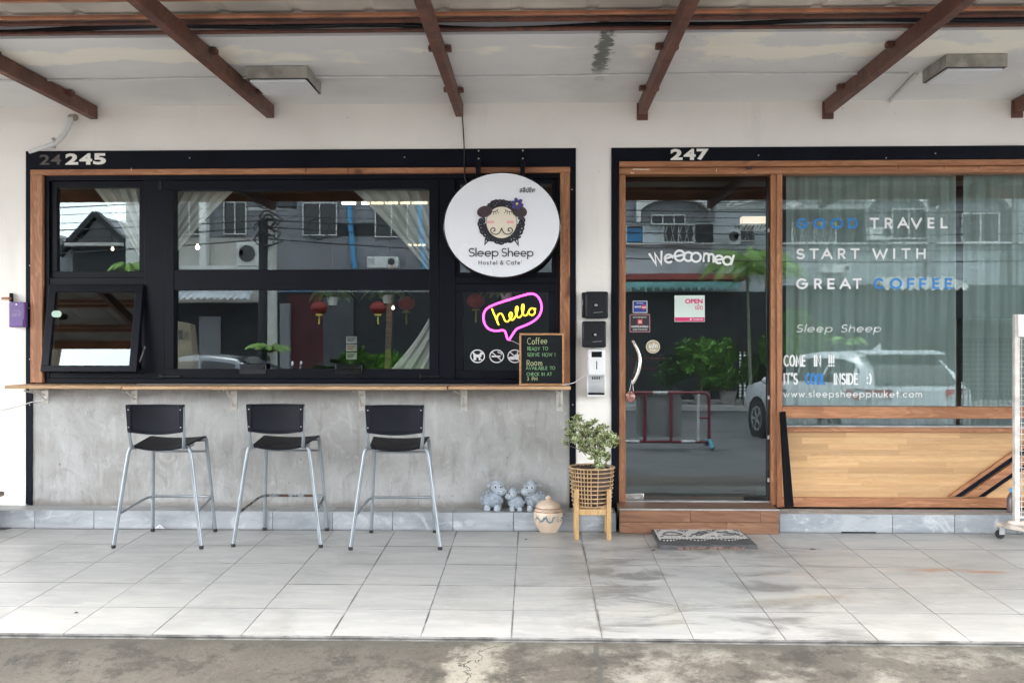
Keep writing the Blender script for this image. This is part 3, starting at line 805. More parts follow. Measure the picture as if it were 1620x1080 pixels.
pbox(dw, 'wood_frame', wood_x, 1234.3, 673.5, 2150, 681, DY, -.045, .04)
pbox(dw, 'wood_frame', wood_x, 1234.3, 783, 2150, 797.5, DY, -.05, .04)
pbox(dw, 'metal_trim', galv, 1234.3, 670.5, 2150, 673.2, DY, -.052, .0)
pane(dw, 1230, 276, 2150, 644, DY)
pane(dw, 1230, 656, 2150, 675, DY+.01)
# plank cladding of the lower panel
ry = Z(681.2, DY); zb0 = Z(783, DY); rows = 11; hrow = (ry - zb0)/rows
xa, xb = X(1234.5, DY), X(1720, DY)
for r in range(rows):
    x = xa - rt.uniform(0, .4)
    while x < xb:
        L = rt.choice([.26, .34, .42, .55, .65]) * rt.uniform(.85, 1.15)
        a, c = max(xa, x), min(xb, x+L)
        if c - a > .02:
            q = MB(); q.box(a+.0002, c-.0002, DY-.02+rt.uniform(-.0004,.0004), DY+.01, zb0 + r*hrow + .0002, zb0+(r+1)*hrow - .0002)
            q.build('plank', plank_wood, dw)
        x += L
# slanting bars across the lower right corner of the cladding
def pl(u, v, Y=DY-.03): return P(u, v, Y)
q = MB(); q.prism([pl(1508, 785), pl(1520, 785), pl(1660, 688), pl(1660, 680)], DY-.036, DY-.021); q.prism([pl(1546, 785), pl(1557, 785), pl(1660, 713.5), pl(1660, 706)], DY-.036, DY-.021)
q.build('slanted_gap', black_paint, dw)
q = MB(); q.prism([pl(1499, 785), pl(1508, 785), pl(1660, 680), pl(1660, 673)], DY-.044, DY-.0205); q.prism([pl(1523.5, 785), pl(1545.5, 785), pl(1660, 705.5), pl(1660, 690.5)], DY-.044, DY-.0205)
q.build('slanted_bar', wood_x, dw, .002)

# door
door = thing('door', None, None); door.parent = shop; door.location = (X(1102, DY), DY-YW, Z(560, DY))
DG = DY - .004
pane(door, 989, 282, 1216, 789, DG)
DOOR_F = pbox(door, 'metal_rail', galv, 988.5, 789.3, 1217, 791.5, DY, -.04, .02)
pbox(door, 'patch_lock', steel, 989, 779, 1018, 789, DG, -.016, .016, .002)
q = MB(); q.disc(X(1007, DG), Z(784.5, DG), .028, .011, DG-.020, DG-.015, 24); q.build('lock_cylinder', galv, door, .001)
pbox(door, 'patch_fitting', gloss_black, 1177, 782, 1215.5, 789, DG, -.014, .014, .002)
pbox(door, 'patch_fitting', gloss_black, 1212, 282, 1216.5, 788, DG, -.01, .012, .001)
for v in (366, 628, 690, 757):
    pbox(door, 'hinge', galv, 1213.5, v-3, 1217, v+3, DG, -.018, .02, .001)
pts = []
for i in range(15):
    t = i/14; a = rad(64 - 128*t); 
    pts.append((X(1000 + 11*math.cos(a*1.35)*1.0 - (1-t)*0 , DG) , DG-.055, Z(540 + 64*t, DG)))
h0 = [(pts[0][0], DG-.005, pts[0][2]), (pts[0][0], DG-.04, pts[0][2])]; h1 = [(pts[-1][0], DG-.04, pts[-1][2]), (pts[-1][0], DG-.005, pts[-1][2])]
q = MB(); q.tube(h0 + pts + h1, .0125, 12); q.build('door_handle', steel, door, ang=60)
pbox(door, 'wood_frame', wood_z, 978, 279.3, 978.1, 280, DY, 0, .001) if False else None

# screws in the dark boards, chipped paint and knots on the frames
for (u, v) in ((47, 420), (46, 487), (47, 568), (47, 640), (300, 250), (640, 249), (905, 300), (906, 640), (1200, 246), (1480, 243), (1402, 250)):
    q = MB(); x, z = P(u, v, yb); q.ell((x, yb-.001, z), (.0045, .002, .0045), 8, 5); q.build('screw', galv, shop)
chip = plain('bare_chipped_timber', (.62,.50,.36), .8, 0, .2, 40); knot = plain('timber_knot', (.05,.02,.012), .6)
for (u0, v0, u1, v1, m_) in ((1000, 266.5, 1029, 269.5, chip), (996, 272, 1004, 275, chip), (1132, 265, 1134.5, 272, chip), (1421, 262, 1422, 268.2, knot), (1493, 262, 1494, 268.2, knot), (1548, 262, 1549, 268.2, knot)):
    Yq = DY-.0856 if v1 < 268.4 or m_ is chip and v0 < 268 else DY-.0556
    q = MB(); a, b_ = P(u0, v0, Yq), P(u1, v1, Yq); q.prism([(a[0], b_[1]+.003), (a[0]+.01*(m_ is chip), a[1]), (b_[0], a[1]-.004*(m_ is chip)), (b_[0]-.004*(m_ is chip), b_[1])], Yq, Yq+.0006); q.build('frame_mark', m_, dw)
q = MB(); Yq = DY-.0856; q.prism([P(1178, 268.3, Yq), P(1186, 262.5, Yq), P(1196, 262.5, Yq), P(1188, 268.3, Yq)], Yq, Yq+.0006); q.build('frame_mark', knot, dw)
for (u, v0, v1) in ((483, 266, 273), (550, 266, 273.5), (207, 266, 270)):
    Yq = wy-.0006; q = MB(); a, b_ = P(u, v0, Yq), P(u+1.6, v1, Yq); q.box(a[0], b_[0], Yq, Yq+.0005, b_[1], a[1]); q.build('frame_mark', knot if u > 300 else chip, wf)

# ---------------------------------------------------------------- counter shelf (boards) and metal brackets
shelf = thing('counter_shelf', 'long raw wood counter shelf under the cafe window on small cream brackets', 'shelf', (X(455, 6.2), 6.2, Z(612, 6.12)))
y_f = 6.095; zs1 = CZ - (611.5-HZ)*y_f/F; th = .021
for i, (u0, u1, dz, dy) in enumerate(((7, 192, .004, 0), (193.5, 707, 0, -.006), (709, 903, .002, 0))):
    q = MB(); q.box(X(u0, y_f), X(u1, y_f), y_f+dy, YW-.012 if u0 > 60 else YW-.016, zs1-th+dz, zs1+dz); q.build('board', shelf_wood, shelf, .0025)
for i, u in enumerate((72, 213, 370, 573, 734, 885)):
    x = X(u, YW); q = MB()
    zb = zs1-th-.001; L = .155 if i > 1 else .11
    q.box(x-.022, x-.012, YW-.006, YW-.001, zb-L, zb); q.box(x+.012, x+.022, YW-.006, YW-.001, zb-L, zb); q.box(x-.012, x+.012, YW-.004, YW-.0015, zb-L+.004, zb)
    q.box(x-.014, x+.014, YW-.18, YW-.006, zb-.004, zb); q.box(x-.014, x-.011, YW-.18, YW-.006, zb-.018, zb-.004); q.box(x+.011, x+.014, YW-.18, YW-.006, zb-.018, zb-.004)
    q.bar((x, YW-.15, zb-.01), (x, YW-.006, zb-L+.03), .014, .006)
    q.bar((x-.03 if i % 2 else x-.05, YW-.18, zb-.012), (x+.01, YW-.02, zb-.05), .006, .01)
    q.build('bracket', dirty_white, shelf, .0012, 1)

# ---------------------------------------------------------------- interior
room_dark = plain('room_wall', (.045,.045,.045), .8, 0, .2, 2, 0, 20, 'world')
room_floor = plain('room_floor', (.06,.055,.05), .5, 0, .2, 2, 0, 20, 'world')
YI0, YI1 = YB+.002, 11.0
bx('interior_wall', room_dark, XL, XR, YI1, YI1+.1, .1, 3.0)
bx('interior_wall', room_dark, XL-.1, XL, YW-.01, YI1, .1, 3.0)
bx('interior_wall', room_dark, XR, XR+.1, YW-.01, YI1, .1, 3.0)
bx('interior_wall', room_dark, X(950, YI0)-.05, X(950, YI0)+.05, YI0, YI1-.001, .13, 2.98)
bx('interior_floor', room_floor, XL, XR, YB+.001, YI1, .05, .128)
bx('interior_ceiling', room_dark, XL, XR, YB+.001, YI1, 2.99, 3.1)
# upper storey behind the overhang
bx('upper_storey', white_paint, XL, XR, YW-.1, YI1+.1, zt+.62, 6.4)
# ================================================================== OVERHEAD: awning, lamps, cables
aw = thing('awning', 'steel framed lean-to awning with rust red rafters and a weathered sheet roof', 'awning', (0, 3.6, 2.8))
Y_OUT = 2.12; RZ0, RZ1 = 2.738, 2.826
for i, (ue, blk) in enumerate(((149, 0), (428, 0), (727, 0), (1016, 1), (1309, 1), (1608, 1), (-140, 0), (1905, 1))):
    x = X(ue, YW); q = MB()
    lean = 0
    if blk:
        q.box(x-.037, x+.037, YW-.018, YW-.001, RZ0-.032, RZ1-.005)
    v = [(x-.026, Y_OUT, RZ0), (x+.026, Y_OUT, RZ0), (x+.026, YW-.02, RZ0), (x-.026, YW-.02, RZ0)]
    q.box(x-.026, x+.026, Y_OUT, YW-.02 if blk else YW-.002, RZ0, RZ1)
    q.build('rafter', rust_steel, aw, .004)
    for yy in (5.95, 5.12):                # little welded cleats
        q = MB(); q.box(x-.065, x-.0265, yy-.02, yy+.02, RZ1-.028, RZ1-.002); q.build('cleat', rust_steel, aw, .003); q = MB(); q.box(x+.0265, x+.06, yy-.02, yy+.025, RZ1-.03, RZ1-.004); q.build('cleat', rust_steel, aw, .003)
for (yy, z0, hgt) in ((4.905, 2.832, .016), (4.865, 2.868, .018), (4.775, 2.868, .018), (4.53, 2.868, .018), (4.44, 2.868, .018), (4.0, 2.852, .036), (3.89, 2.852, .036), (3.35, 2.852, .036), (3.24, 2.852, .036), (2.7, 2.852, .036), (2.59, 2.852, .036), (2.14, 2.832, .09)):
    q = MB(); q.box(XL-1, XR+1, yy-.014, yy+.014, z0, z0+hgt); q.build('purlin', purlin_mat if yy < 4.85 else rust_steel, aw, .004)
nx = 150; vs = []; fs = []                # sheet with shallow ribs
for i in range(nx*4+1):
    x = XL-1 + (XR-XL+2)*i/(nx*4); rib = (.010 if (i % 16) in (7, 8) else 0)
    vs += [(x, Y_OUT-.08, 2.925+rib), (x, 4.97, 2.895+rib)]
for i in range(nx*4): fs.append((2*i, 2*i+1, 2*i+3, 2*i+2))
q = MB(); q.add(vs, fs); q.build('roof_sheet', roof_mat, aw, smooth=False)

def cable(name, pts, r, mat, label, cat='cable', n=6, group=None):
    q = MB(); q.tube(pts, r, n); return q.build(name, mat, None, ang=60, label=label, cat=cat, group=group)
ww = [( XL + i*.25, 4.925 + .004*math.sin(i*1.7), 2.866 + .012*math.sin(i*.45) + .008*math.sin(i*1.3)) for i in range(49)]
cable('black_cable', ww, .012, cable_black, 'thick black cable running along the edge of the concrete overhang')
cable('black_cable', [(a, b_+.02, c+.014+.006*math.sin(k)) for k, (a, b_, c) in enumerate(ww)], .007, cable_black, 'thin sagging black wire tucked behind the thick cable on the overhang edge')
def Yc(v): return (zt-CZ)*F/(HZ-v)
yc = Yc(118)
pc = [(XL + i*.2, yc + .012*math.sin(i*.5) + .006*math.sin(i*1.9), zt-.009) for i in range(int((X(1478, 5.6)-XL)/.2)+1)]
cable('ceiling_conduit', pc, .008, conduit, 'thin white conduit clipped along the ceiling from the left to the right lamp', 'conduit')
cable('ceiling_conduit', [(X(1452, 5.68), 5.70, zt-.01), (X(1408, Yc(162)), Yc(162), zt-.012)], .012, conduit, 'short slanting white conduit between the right lamp and the wall', 'conduit')
def lamp(u0, u1, vn, vf, uf, label):
    zb_ = 2.755; y0 = (zb_-CZ)*F/(HZ-vn); y1 = (zb_-CZ)*F/(HZ-vf); x0 = X(u0, y0); x1 = X(u1, y0)
    t = thing('ceiling_lamp', label, 'ceiling lamp', ((x0+x1)/2, (y0+y1)/2, zt-.075), group='square lamps on the overhang ceiling')
    q = MB(); q.add([(x0, y0, zb_), (x1, y0, zb_), (x1, y1, zb_), (x0, y1, zb_), (x0, y0, zt-.002), (x1, y0, zt-.002), (x1, y1, zt-.002), (x0, y1, zt-.002)],
                    [(4,5,6,7), (0,1,5,4), (1,2,6,5), (2,3,7,6), (3,0,4,7)])
    q.build('housing', lamp_metal, t)
    q = MB(); q.box(x0+.012, x1-.012, y0+.02, y1-.02, zb_-.014, zb_+.004); q.build('diffuser', diffuser, t, .01, 3)
lamp(390, 486, 121, 147, 508, 'square metal ceiling lamp above the left cafe window, switched off')
lamp(1497, 1594, 112, 137, 1456, 'square metal ceiling lamp above the right display window, switched off')
# hose on the wall top left
hp = [(X(u, 6.31), 6.31, Z(v, 6.31)) for u, v in ((112,181),(111,188),(107,197),(101,208),(94,216),(85,223),(72,228),(58,232),(46,236))]
t = thing('wall_hose', 'grey plastic hose bending out of the white wall at top left', 'hose', (hp[4][0], 6.31, hp[4][2]))
q = MB(); q.tube(hp, [.018, .02, .02, .019, .019, .018, .016, .014, .012], 10); q.build('hose', conduit, t, ang=60)
q = MB(); q.tube([(hp[0][0], 6.31, hp[0][2]), (hp[0][0]+.004, YW-.001, hp[0][2]+.01)], .024, 12); q.build('elbow', plain('rusty_elbow', (.36,.32,.26), .7, 0, .3, 30), t)
q = MB(); q.tube([(hp[5][0]-.012, 6.335, hp[5][2]-.02), (hp[5][0]+.012, 6.285, hp[5][2]+.028)], .014, 8); q.build('clamp', galv, t)
cable('sign_wire', [(X(731, 6.34), 6.34, Z(178, 6.34)), (X(733, 6.345), 6.345, Z(205, 6.34)), (X(734.5, 6.345), 6.345, Z(238, 6.34)), (X(735, 6.33), 6.33, Z(278, 6.33)), (X(740, 6.31), 6.31, Z(300, 6.31))], .0045, cable_black, 'thin dark wire dropping from the middle rafter to the oval sign', 'wire')

# ================================================================== SIGN
SYs = 6.19
cx, cz_ = P(794, 356, SYs); a_, b_ = 93*SYs/F, 84*SYs/F
sg = thing('shop_sign', 'oval white hanging sign with a curly black sheep face reading Sleep Sheep', 'sign', (cx, SYs, cz_-b_))
q = MB(); q.disc(cx, cz_, a_, b_, SYs, SYs+.07, 72); q.build('rim', gloss_black, sg, .004)
q = MB(); q.disc(cx, cz_, a_-.008, b_-.008, SYs-.004, SYs-.0005, 72); q.build('face', sign_white, sg, .002)
for u in (757, 827):
    x = X(u, 6.32); q = MB(); q.box(x-.017, x+.017, 6.335, 6.349, Z(262, 6.34), Z(236, 6.34)); q.box(x-.014, x+.014, 6.24, 6.335, Z(280, 6.3), Z(262, 6.3)+.03)
    q.bar((x, 6.342, Z(262, 6.34)), (x, 6.25, Z(286, 6.25)), .03, .008)
    q.build('hanger', alu_black, sg, .002)
    for v in (238.5, 251):
        q = MB(); q.ell((x, 6.334, Z(v, 6.34)), (.006, .004, .006), 10, 6); q.build('bolt', galv, sg)
yp = SYs - .0052; s0 = SYs/F
def S(u, v): return P(u, v, yp)
def ss(pts): return [S(u, v) for u, v in pts]
q = MB()                                    # wool: rows of curls round the face
def curl(u, v, r, a0, turns=1.35, sg_=1, w=.0062, y=yp-.0012, mi=0):
    pts = []
    for i in range(19):
        t_ = i/18; a = a0 + sg_*turns*2*math.pi*t_; rr = r*(1-.78*t_)
        pts.append((u + rr*math.cos(a), v + rr*math.sin(a)))
    q.stroke(ss(pts), w, y, .0008, mi)
rc = random.Random(5)
fcx, fcy = 793.5, 354
for i in range(17):                          # lower ring
    a = math.pi*(-.06 + 1.12*i/16); curl(fcx + 32.5*math.cos(a), fcy + 27*math.sin(a), 5.6, rc.uniform(0, 6), 1.3, rc.choice((-1, 1)))
for i in range(14):
    a = math.pi*(.02 + .96*i/13); curl(fcx + 26*math.cos(a), fcy + 21.5*math.sin(a) + 3, 4.2, rc.uniform(0, 6), 1.2, rc.choice((-1, 1)), .0056)
for i in range(8): curl(775 + i*5.2, 325 - 5.5*math.sin(math.pi*i/7), 4.4, rc.uniform(0, 6), 1.3, rc.choice((-1, 1)))
for i in range(7): curl(777 + i*5.4, 331 - 4*math.sin(math.pi*i/6), 3.6, rc.uniform(0, 6), 1.2, rc.choice((-1, 1)), .0056)
q.stroke(ss([(768, 378), (767, 387), (772, 381)]), .0042, yp-.0012); q.stroke(ss([(815, 381), (820, 388), (819, 378)]), .0042, yp-.0012)
q.build('wool_emblem', print_black, sg, kind='stuff')
q = MB(); c_ = S(fcx, 352); q.disc(c_[0], c_[1], 24*s0, 25*s0, yp-.0025, yp, 40); q.build('face_emblem', cream_print, sg)
q = MB(); q.ring(c_[0], c_[1], 24.6*s0, 25.6*s0, .003, yp-.0028, yp, 40); q.build('face_outline', print_black, sg)
q = MB()
for (eu, sgn) in ((766.5, -1), (822, 1)):
    c_ = S(eu, 335); q = MB(); q.disc(c_[0], c_[1], 12*s0, 9*s0, yp-.003, yp, 24, 0, rad(-12*sgn)); q.build('ear_emblem', brown_print, sg)
q = MB()
for (eu, sgn) in ((766, -1), (822, 1)):
    pts = [(eu + sgn*(8.5*(1-.75*i/20))*math.cos(i/20*9), 335 + (6.5*(1-.75*i/20))*math.sin(i/20*9)) for i in range(21)]
    q.stroke(ss(pts), .0022, yp-.0036)
for (eu, sgn) in ((781, -1), (806, 1)):      # closed eyes with lashes
    q.stroke(ss([(eu-7, 331.5), (eu-3.5, 334.5), (eu, 335.2), (eu+3.5, 334.5), (eu+7, 331.5)]), .0022, yp-.0034)
    for k in range(-2, 3): q.stroke(ss([(eu+k*2.7, 334.6-abs(k)*.6), (eu+k*4.0, 340.0-abs(k)*1.2)]), .0016, yp-.0034)
for sgn in (-1, 1):                          # curled mouth
    pts = [(793.5 + sgn*a, b__) for a, b__ in ((0,361),(1.5,365),(4,369),(8,371),(12.5,370.5),(16,368),(17.5,364.5),(16,361.5),(13,360.5),(10.5,362),(10.5,365),(13,366))]
    q.stroke(ss(pts), .0030, yp-.0034)
q.build('face_lines', print_black, sg)
q = MB()
for u in (776.5, 807.5):
    c_ = S(u, 351.5); q.box(c_[0]-5.6*s0, c_[0]+5.6*s0, yp-.0034, yp-.002, c_[1]-2*s0, c_[1]+2*s0)
q.build('cheek_emblem', pink_print, sg)
q = MB()
for k in range(6):
    a = k*math.pi/3 + .3; c_ = S(818 + 6*math.cos(a), 322.5 + 5.2*math.sin(a)); q.disc(c_[0], c_[1], 4.6*s0, 3*s0, yp-.0048, yp, 14, 0, -a)
q.build('flower_emblem', purple_print, sg)
q = MB(); c_ = S(818, 322.5); q.disc(c_[0], c_[1], 2*s0, 2*s0, yp-.0056, yp, 12); q.build('flower_centre', yellow_print, sg)
q = MB()
x0_, z0_ = S(742, 405.5); line(q, 'Sleep', x0_, z0_, 12.2*s0, .0034, yp-.0012, .2, width=46*s0); q.build('lettering', print_black, sg); q = MB()
x0_, z0_ = S(794, 405.5); line(q, 'Sheep', x0_, z0_, 12.2*s0, .0034, yp-.0012, .2, width=49*s0); q.build('lettering', print_black, sg); q = MB()
x0_, z0_ = S(757.5, 418.5); 
for w_, ua, ub in (('Hostel', 757.5, 786), ('&', 791.5, 796), ("Cafe'", 801.5, 825)):
    x0_, z0_ = S(ua, 418.5); line(q, w_, x0_, z0_, 6.0*s0, .0018, yp-.0012, .42, width=(ub-ua)*s0); q.build('lettering', print_black, sg); q = MB()

xa_, zb_ = S(822, 305); xb_, zt_ = S(847, 296); text(q, 'สลีปชีพ', xa_, xb_, zb_, zt_, yp-.001, bold=.02)
q.build('lettering', print_black, sg)

# ================================================================== HOUSE NUMBERS
def number(txt, u0, u1, v0, v1, mat, label, Y=YW-.0108, bold=.045):
    Z = lambda v, Y_: globals()['Z'](v, Y_, u0)
    g = thing('house_number', label, 'house number', (X((u0+u1)/2, Y), Y, Z(v1, Y)))
    n_ = len(txt); w_ = (u1-u0)/n_
    for i, c in enumerate(txt):
        q = MB(); text(q, c, X(u0+i*w_+.6, Y), X(u0+(i+1)*w_-.9, Y), Z(v1, Y), Z(v0, Y), Y-.0025, bold=bold)
        b0 = len(q.v); q.build('digit', mat, g)
number('245', 103, 169, 243, 261, number_white, 'white house number 245 on the black board over the left window')
number('247', 1060, 1122, 236, 253.5, number_white, 'white house number 247 on the black board over the door')
number('24', 62, 98, 245, 261, faded, 'worn away ghost of an older number 24 left of 245', bold=.02)

# ================================================================== WINDOW LETTERING
LY = DY - .0035; sl = LY/F
def word_group(name, label, rows):
    g = thing(name, label, 'lettering', (X(rows[0][1], LY), LY, Z(rows[-1][3], LY)))
    return g
def letters(label, items, cap, base, w, mat_list, cat='lettering'):
    """items: (character, left px, right px, material index)"""
    Z = lambda v, Y_: globals()['Z'](v, Y_, (items[0][1]+items[-1][2])/2)
    g = thing('window_lettering', label, cat, (X(items[0][1], LY), LY, Z(base, LY)))
    for (c, u0, u1, k) in items:
        q = MB(); gw, sts = glyph(c); h = cap*sl; z0 = Z(base, LY); xx = X(u0, LY); wpx = (u1-u0)*sl
        for st in sts:
            cl = len(st) > 8 and abs(st[0][0]-st[-1][0]) < 1e-4 and abs(st[0][1]-st[-1][1]) < 1e-4
            q.stroke([(xx + w + (px/gw if gw else 0)*(wpx-2*w), z0 + w + pz*(h-2*w)) for px, pz in st], w, LY, .0008, 0, cl)
        q.build('letter', mat_list[k], g)
MW = [vinyl_white, vinyl_blue]
letters('large GOOD TRAVEL lettering on the display window, GOOD in blue', [('G',1259.5,1278,1),('O',1286.5,1306.5,1),('O',1313.5,1333.5,1),('D',1341.5,1357,1),
    ('T',1376,1390.5,0),('R',1399.5,1411.5,0),('A',1419.5,1437.5,0),('V',1440.5,1458.5,0),('E',1467.5,1478,0),('L',1488,1499,0)], 17, 361.8, .0068, MW)
letters('large white START WITH lettering, middle line of the slogan', [('S',1259.5,1273,0),('T',1280.5,1295,0),('A',1299,1317,0),('R',1325.5,1337.5,0),('T',1345.5,1359.5,0),
    ('W',1380,1404,0),('I',1413,1417,0),('T',1426,1440,0),('H',1449.5,1464,0)], 17, 410, .0064, MW)
letters('large GREAT COFFEE lettering, COFFEE in blue', [('G',1259.5,1278,0),('R',1288,1300,0),('E',1309,1320.5,0),('A',1328,1346,0),('T',1349,1363,0),
    ('C',1382.5,1397,1),('O',1408,1427,1),('F',1435.5,1447,1),('F',1454.5,1466,1),('E',1475.5,1486,1),('E',1495,1506.5,1)], 17, 457.2, .0068, MW)
q = MB(); line(q, 'Sleep', X(1259.5, LY), Z(525, LY), 11*sl, .0022, LY, .28, width=55*sl, slant=.25); line(q, 'Sheep', X(1330, LY), Z(525, LY), 11*sl, .0022, LY, .28, width=61*sl, slant=.25)
q.build('window_lettering', vinyl_white, label='thin slanted white Sleep Sheep lettering below the big slogan', cat='lettering')
def narrow(txts, base, cap, w, label):
    g = thing('window_lettering', label, 'lettering', (X(txts[0][1], LY), LY, Z(base, LY)))
    for (t_, u0, u1, k) in txts:
        q = MB(); line(q, t_, X(u0, LY)+w, Z(base, LY)+w, cap*sl-2*w, w, LY, .38, width=(u1-u0)*sl-2*w); q.build('word', MW[k], g)
narrow([('COME', 1239.5, 1274, 0), ('IN', 1287.5, 1299, 0), ('!!!', 1310.5, 1320, 0)], 579.5, 18.5, .0056, 'narrow white COME IN lettering near the bottom of the display window')
narrow([("IT'S", 1239.5, 1262, 0), ('COOL', 1274, 1305, 1), ('INSIDE', 1319, 1357, 0), (':)', 1371, 1379, 0)], 608, 18.5, .0056, "narrow IT'S COOL INSIDE lettering with COOL in blue")
q = MB(); line(q, 'www.sleepsheepphuket.com', X(1240, LY), Z(627, LY), 9.6*sl, .0027, LY, .34, width=214*sl)
q.build('window_lettering', vinyl_white, label='small white web address along the bottom of the display window', cat='lettering')
# the dancing word on the door
DL = DG - .0035; sdl = DL/F
g = thing('door_lettering', 'wavy white Welcomed lettering in overlapping round letters on the glass door', 'lettering', (X(1094, DL), DL, Z(420, DL)))
def W2(pts): return [P(u, v, DL) for u, v in pts]
def el(cu, cv, ru, rv, a0, a1, rot=0, n=20):
    o_ = []
    for i in range(n+1):
        a = rad(a0+(a1-a0)*i/n); px, pv = ru*math.cos(a), -rv*math.sin(a); r_ = rad(rot)
        o_.append((cu + px*math.cos(r_)-pv*math.sin(r_), cv + px*math.sin(r_)+pv*math.cos(r_)))
    return o_
WELC = [[[(1027.5,402),(1038,418.5),(1036,401),(1046,417),(1046.5,398)]],
        [[(1052,409.5),(1064,405.5)] + el(1058,409,6.3,6.3,15,300,-8)],
        [el(1075,404.5,7.8,8.2,0,360), [(1067,406),(1083,402.5)]],
        [el(1089,406,7.2,6.8,40,320)], [el(1101,407,7.5,7,0,360)],
        [[(1113,413),(1113.5,401)] + el(1117.5,405,3.8,4,170,0) + [(1121,413)], el(1125,406,3.8,4,170,0) + [(1128.5,414)]],
        [[(1131.5,411.5),(1143,410)] + el(1137.3,410.5,6.2,6,5,290,0)],
        [el(1150.5,412.5,6.6,6.3,0,360), [(1156.5,418),(1160.5,404.5)]]]
for st in WELC:
    q = MB()
    for k, s2 in enumerate(st):
        cl = abs(s2[0][0]-s2[-1][0]) < 1e-3 and abs(s2[0][1]-s2[-1][1]) < 1e-3
        q.stroke(W2(s2), .0074, DL - .0006*WELC.index(st), .0008, 0, cl)
    q.build('letter', vinyl_white, g)

# stickers and small signs on the door
def card(name, u0, v0, u1, v1, mat, label, cat, Y=DL, d=.0012):
    g = thing(name, label, cat, (X((u0+u1)/2, Y), Y, Z(v1, Y)))
    q = MB(); q.box(X(u0,Y), X(u1,Y), Y-d, Y, Z(v1,Y), Z(v0,Y)); q.build('backing', mat, g, .0005, 1); return g
def tx(g, txt, u0, v0, u1, v1, mat, Y=DL, off=.002, bold=0.0, name='print'):
    q = MB(); text(q, txt, X(u0,Y), X(u1,Y), Z(v1,Y), Z(v0,Y), Y-off, bold=bold); return q.build(name, mat, g)
def rect(g, u0, v0, u1, v1, mat, Y=DL, off=.0016, name='print'):
    q = MB(); q.box(X(u0,Y), X(u1,Y), Y-off, Y-off+.0005, Z(v1,Y), Z(v0,Y)); return q.build(name, mat, g)
blue_p = plain('deep_blue_print', (.02,.05,.28), .4, 0, .05); red_p = plain('red_print', (.55,.05,.04), .4, 0, .05)
maroon_p = plain('maroon_print', (.16,.04,.055), .4, 0, .1); magenta_p = plain('magenta_print', (.62,.04,.16), .4, 0, .05); mint_p = plain('mint_card', (.62,.72,.66), .4, 0, .04); gold_p = plain('tan_print', (.42,.34,.20), .4, 0, .08)
g = card('sticker', 1001, 476, 1024, 495, vinyl_white, 'small blue square sticker with a red disc, top of the stickers on the door', 'sticker')
rect(g, 1002, 477, 1023, 494, blue_p); c_ = P(1018.3, 485.8, DL); q = MB(); q.disc(c_[0], c_[1], 4*sdl, 4*sdl, DL-.0026, DL-.002, 20); q.build('print', red_p, g)
tx(g, 'wong', 1003.5, 484, 1014, 488.5, vinyl_white, off=.003, bold=.02); tx(g, 'nai', 1015.5, 484.3, 1021.5, 487.5, vinyl_white, off=.003, bold=.02); tx(g, 'เป็นที่รู้จัก', 1007, 478.5, 1018, 481.5, vinyl_white, off=.003)
g = card('sticker', 996, 497, 1028.5, 525.5, plain('rose_border', (.42,.20,.22), .5), 'dark square sticker with a red H block, below the blue one on the door', 'sticker')
rect(g, 997.3, 498.3, 1027.3, 524.2, plain('dark_print', (.025,.02,.025), .4)); rect(g, 1008.5, 505, 1016.5, 513, red_p, off=.0022)
tx(g, 'H', 1010.5, 506.3, 1014.5, 511.7, vinyl_white, off=.003, bold=.03); tx(g, 'HOSTELWORLD', 999, 515, 1025.5, 518.2, vinyl_white, off=.003, bold=.03); tx(g, 'GUEST TOP RATED', 1001, 520.2, 1024, 522.6, vinyl_white, off=.003); tx(g, 'RECOMMENDED BY', 1001.5, 500.8, 1023, 503, vinyl_white, off=.003)
c_ = P(1033, 548.3, DL); g = thing('sticker', 'round tan push sticker with pale lettering beside the door handle', 'sticker', (c_[0], DL, c_[1]-11*sdl))
q = MB(); q.disc(c_[0], c_[1], 11*sdl, 10.4*sdl, DL-.001, DL, 36); q.build('backing', cream_print, g)
q = MB(); q.disc(c_[0], c_[1], 10*sdl, 9.4*sdl, DL-.0018, DL-.001, 36); q.build('print', gold_p, g)
tx(g, 'ผลัก', 1026.5, 542, 1040, 550.5, vinyl_white, off=.0026, bold=.02); tx(g, 'PUSH', 1028, 552, 1038, 555.2, vinyl_white, off=.0026, bold=.03)
g = card('open_sign', 1067, 467.5, 1115, 509, mint_p, 'square pale card on the door reading OPEN above a pink band', 'sign')
rect(g, 1067.6, 502, 1114.6, 508.4, magenta_p); tx(g, 'OPEN', 1083.5, 473, 1111.5, 480.5, magenta_p, bold=.04, off=.0025); tx(g, 'เปิด', 1100, 481.8, 1111.5, 490, magenta_p, off=.0025, bold=.015)
tx(g, 'foodpanda', 1096, 503.6, 1112, 506.6, vinyl_white, off=.0026, bold=.02); rect(g, 1091.5, 503.6, 1094, 506.2, vinyl_white, off=.0026)
# bag of sauce hanging on the handle
g = thing('hanging_bag', 'small clear plastic bag with reddish contents hanging from the door handle', 'bag', (X(997, DG-.06), DG-.06, Z(634, DG)))
q = MB(); q.tube([(X(999.5, DG-.07), DG-.07, Z(600, DG)), (X(996, DG-.07), DG-.07, Z(617, DG))], .0018, 5); q.tube([(X(1000.5, DG-.07), DG-.07, Z(600, DG)), (X(1002, DG-.07), DG-.07, Z(618, DG))], .0018, 5); q.build('string', vinyl_white, g)
q = MB(); q.ell((X(997, DG-.06), DG-.06, Z(626.5, DG)), (.033, .018, .036), 12, 8, bump=.25, seed=3); q.build('bag', plain('bag_contents', (.34,.16,.13), .25, 0, .7, 60), g)

